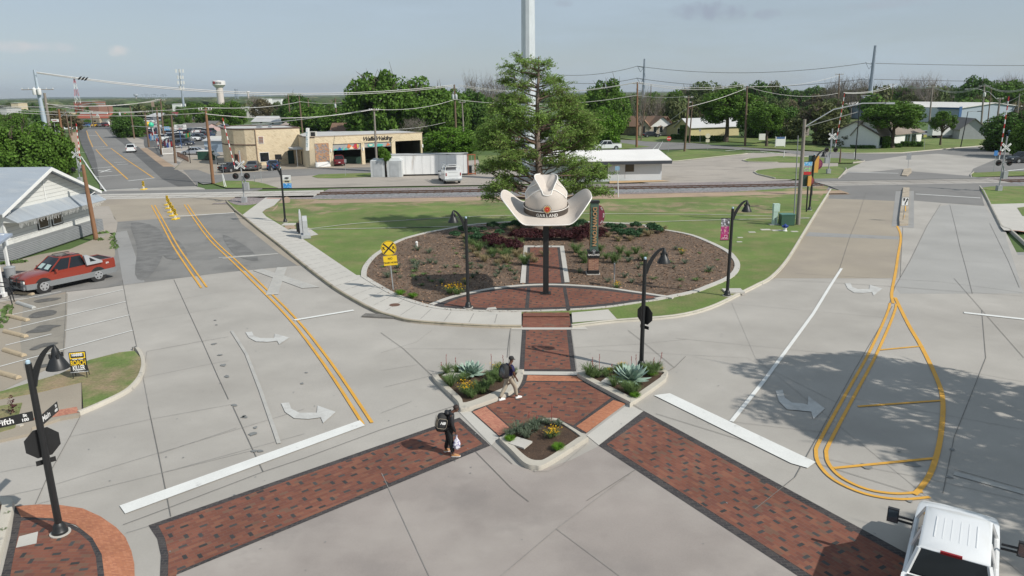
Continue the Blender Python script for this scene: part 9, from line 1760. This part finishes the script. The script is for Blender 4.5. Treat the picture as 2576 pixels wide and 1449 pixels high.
b=MB(); b.lathe([(.094,0),(.095,.03),(.08,.065),(.045,.088),(0,.094)],16,Vector((.262,0,1.568))); b.build('hair',mat('hair_dark',(.03,.017,.013),.7),w2,60)
bp=backpack(w2,(-.22,.0,1.14),blkm,'black backpack with white logo and pale trim on the man in the jacket',(.16,.20,.29),tilt=.22)
b=MB(); rg=[Vector((-.165,.15*math.copysign(abs(math.cos(a))**.4,math.cos(a)),.17*math.copysign(abs(math.sin(a))**.4,math.sin(a))+.02)) for a in [2*PI*k/24 for k in range(25)]]; b.tube([v+Vector((-.012,0,0)) for v in rg],.006,4,cap=False)
rg=[Vector((.155*math.copysign(abs(math.cos(a))**.4,math.cos(a)),-.222,.17*math.copysign(abs(math.sin(a))**.4,math.sin(a))+.02)) for a in [2*PI*k/24 for k in range(25)]]; b.tube(rg,.006,4,cap=False); b.build('trim',khaki,bp)
text('lettering','NB',.12,wht,face_mat((.02,-.226,.04),(1,0,0)),bp,ext=.003,bold=.006,shear=.3)
hw_=Vector(P2['wrr'])+Vector((.03,.0,-.10)); hb_=w2.location+Matrix.Rotation(hd2,3,'Z')@hw_*w2.scale.x; b=MB(); rings=[]
for z,f in ((0,.25),(-.08,.2),(-.12,.35),(-.2,.75),(-.32,1.0),(-.43,.95),(-.50,.5)): rings.append([Vector((.12*f*math.cos(a)*(1+.13*math.sin(5*a+z*20)),.11*f*math.sin(a)*(1+.13*math.cos(4*a+z*15)),z)) for a in [2*PI*k/22 for k in range(22)]])
b.loft(rings); o=b.build('shopping_bag',mat('bag_white_purple',(.70,.69,.74),.35,.1,9,30,.1,noise3=((.12,.08,.30),14,.52,.58)),None,25,loc=hb_); tag(o,'white and purple patterned plastic bag held by the man in black','shopping bag')
p=g('h',352,430,.02); P3=dict(P2); P3['face']=(1,0,0); w3=person('far person with red hair and dark top standing by the parked cars',p+Vector((0,2.2,0)),R(200),P3,mat('skin_fair',(.45,.27,.2),.5,.05),maroon,pantb,blkm,blkm,h=1.7)
b=MB(); b.lathe([(.10,-.02),(.105,.03),(.085,.07),(.045,.095),(0,.10)],16,Vector((.255,0,1.57))); b.build('hair',mat('hair_red',(.25,.06,.02),.7),w3,60)
# ---------------------------------------------------------------- air
b=MB(); b.box2((-8800,-250,-2.5),(8800,10800,130)); hz_=bpy.data.materials.new('haze'); hz_.use_nodes=True; nt=hz_.node_tree; nt.nodes.clear(); pv=nt.nodes.new('ShaderNodeVolumePrincipled'); pv.inputs['Color'].default_value=(.82,.90,1,1); pv.inputs['Density'].default_value=.00007; pv.inputs['Anisotropy'].default_value=.3; ou=nt.nodes.new('ShaderNodeOutputMaterial'); nt.links.new(pv.outputs[0],ou.inputs['Volume'])
o=b.build('haze',hz_); stuff(o)
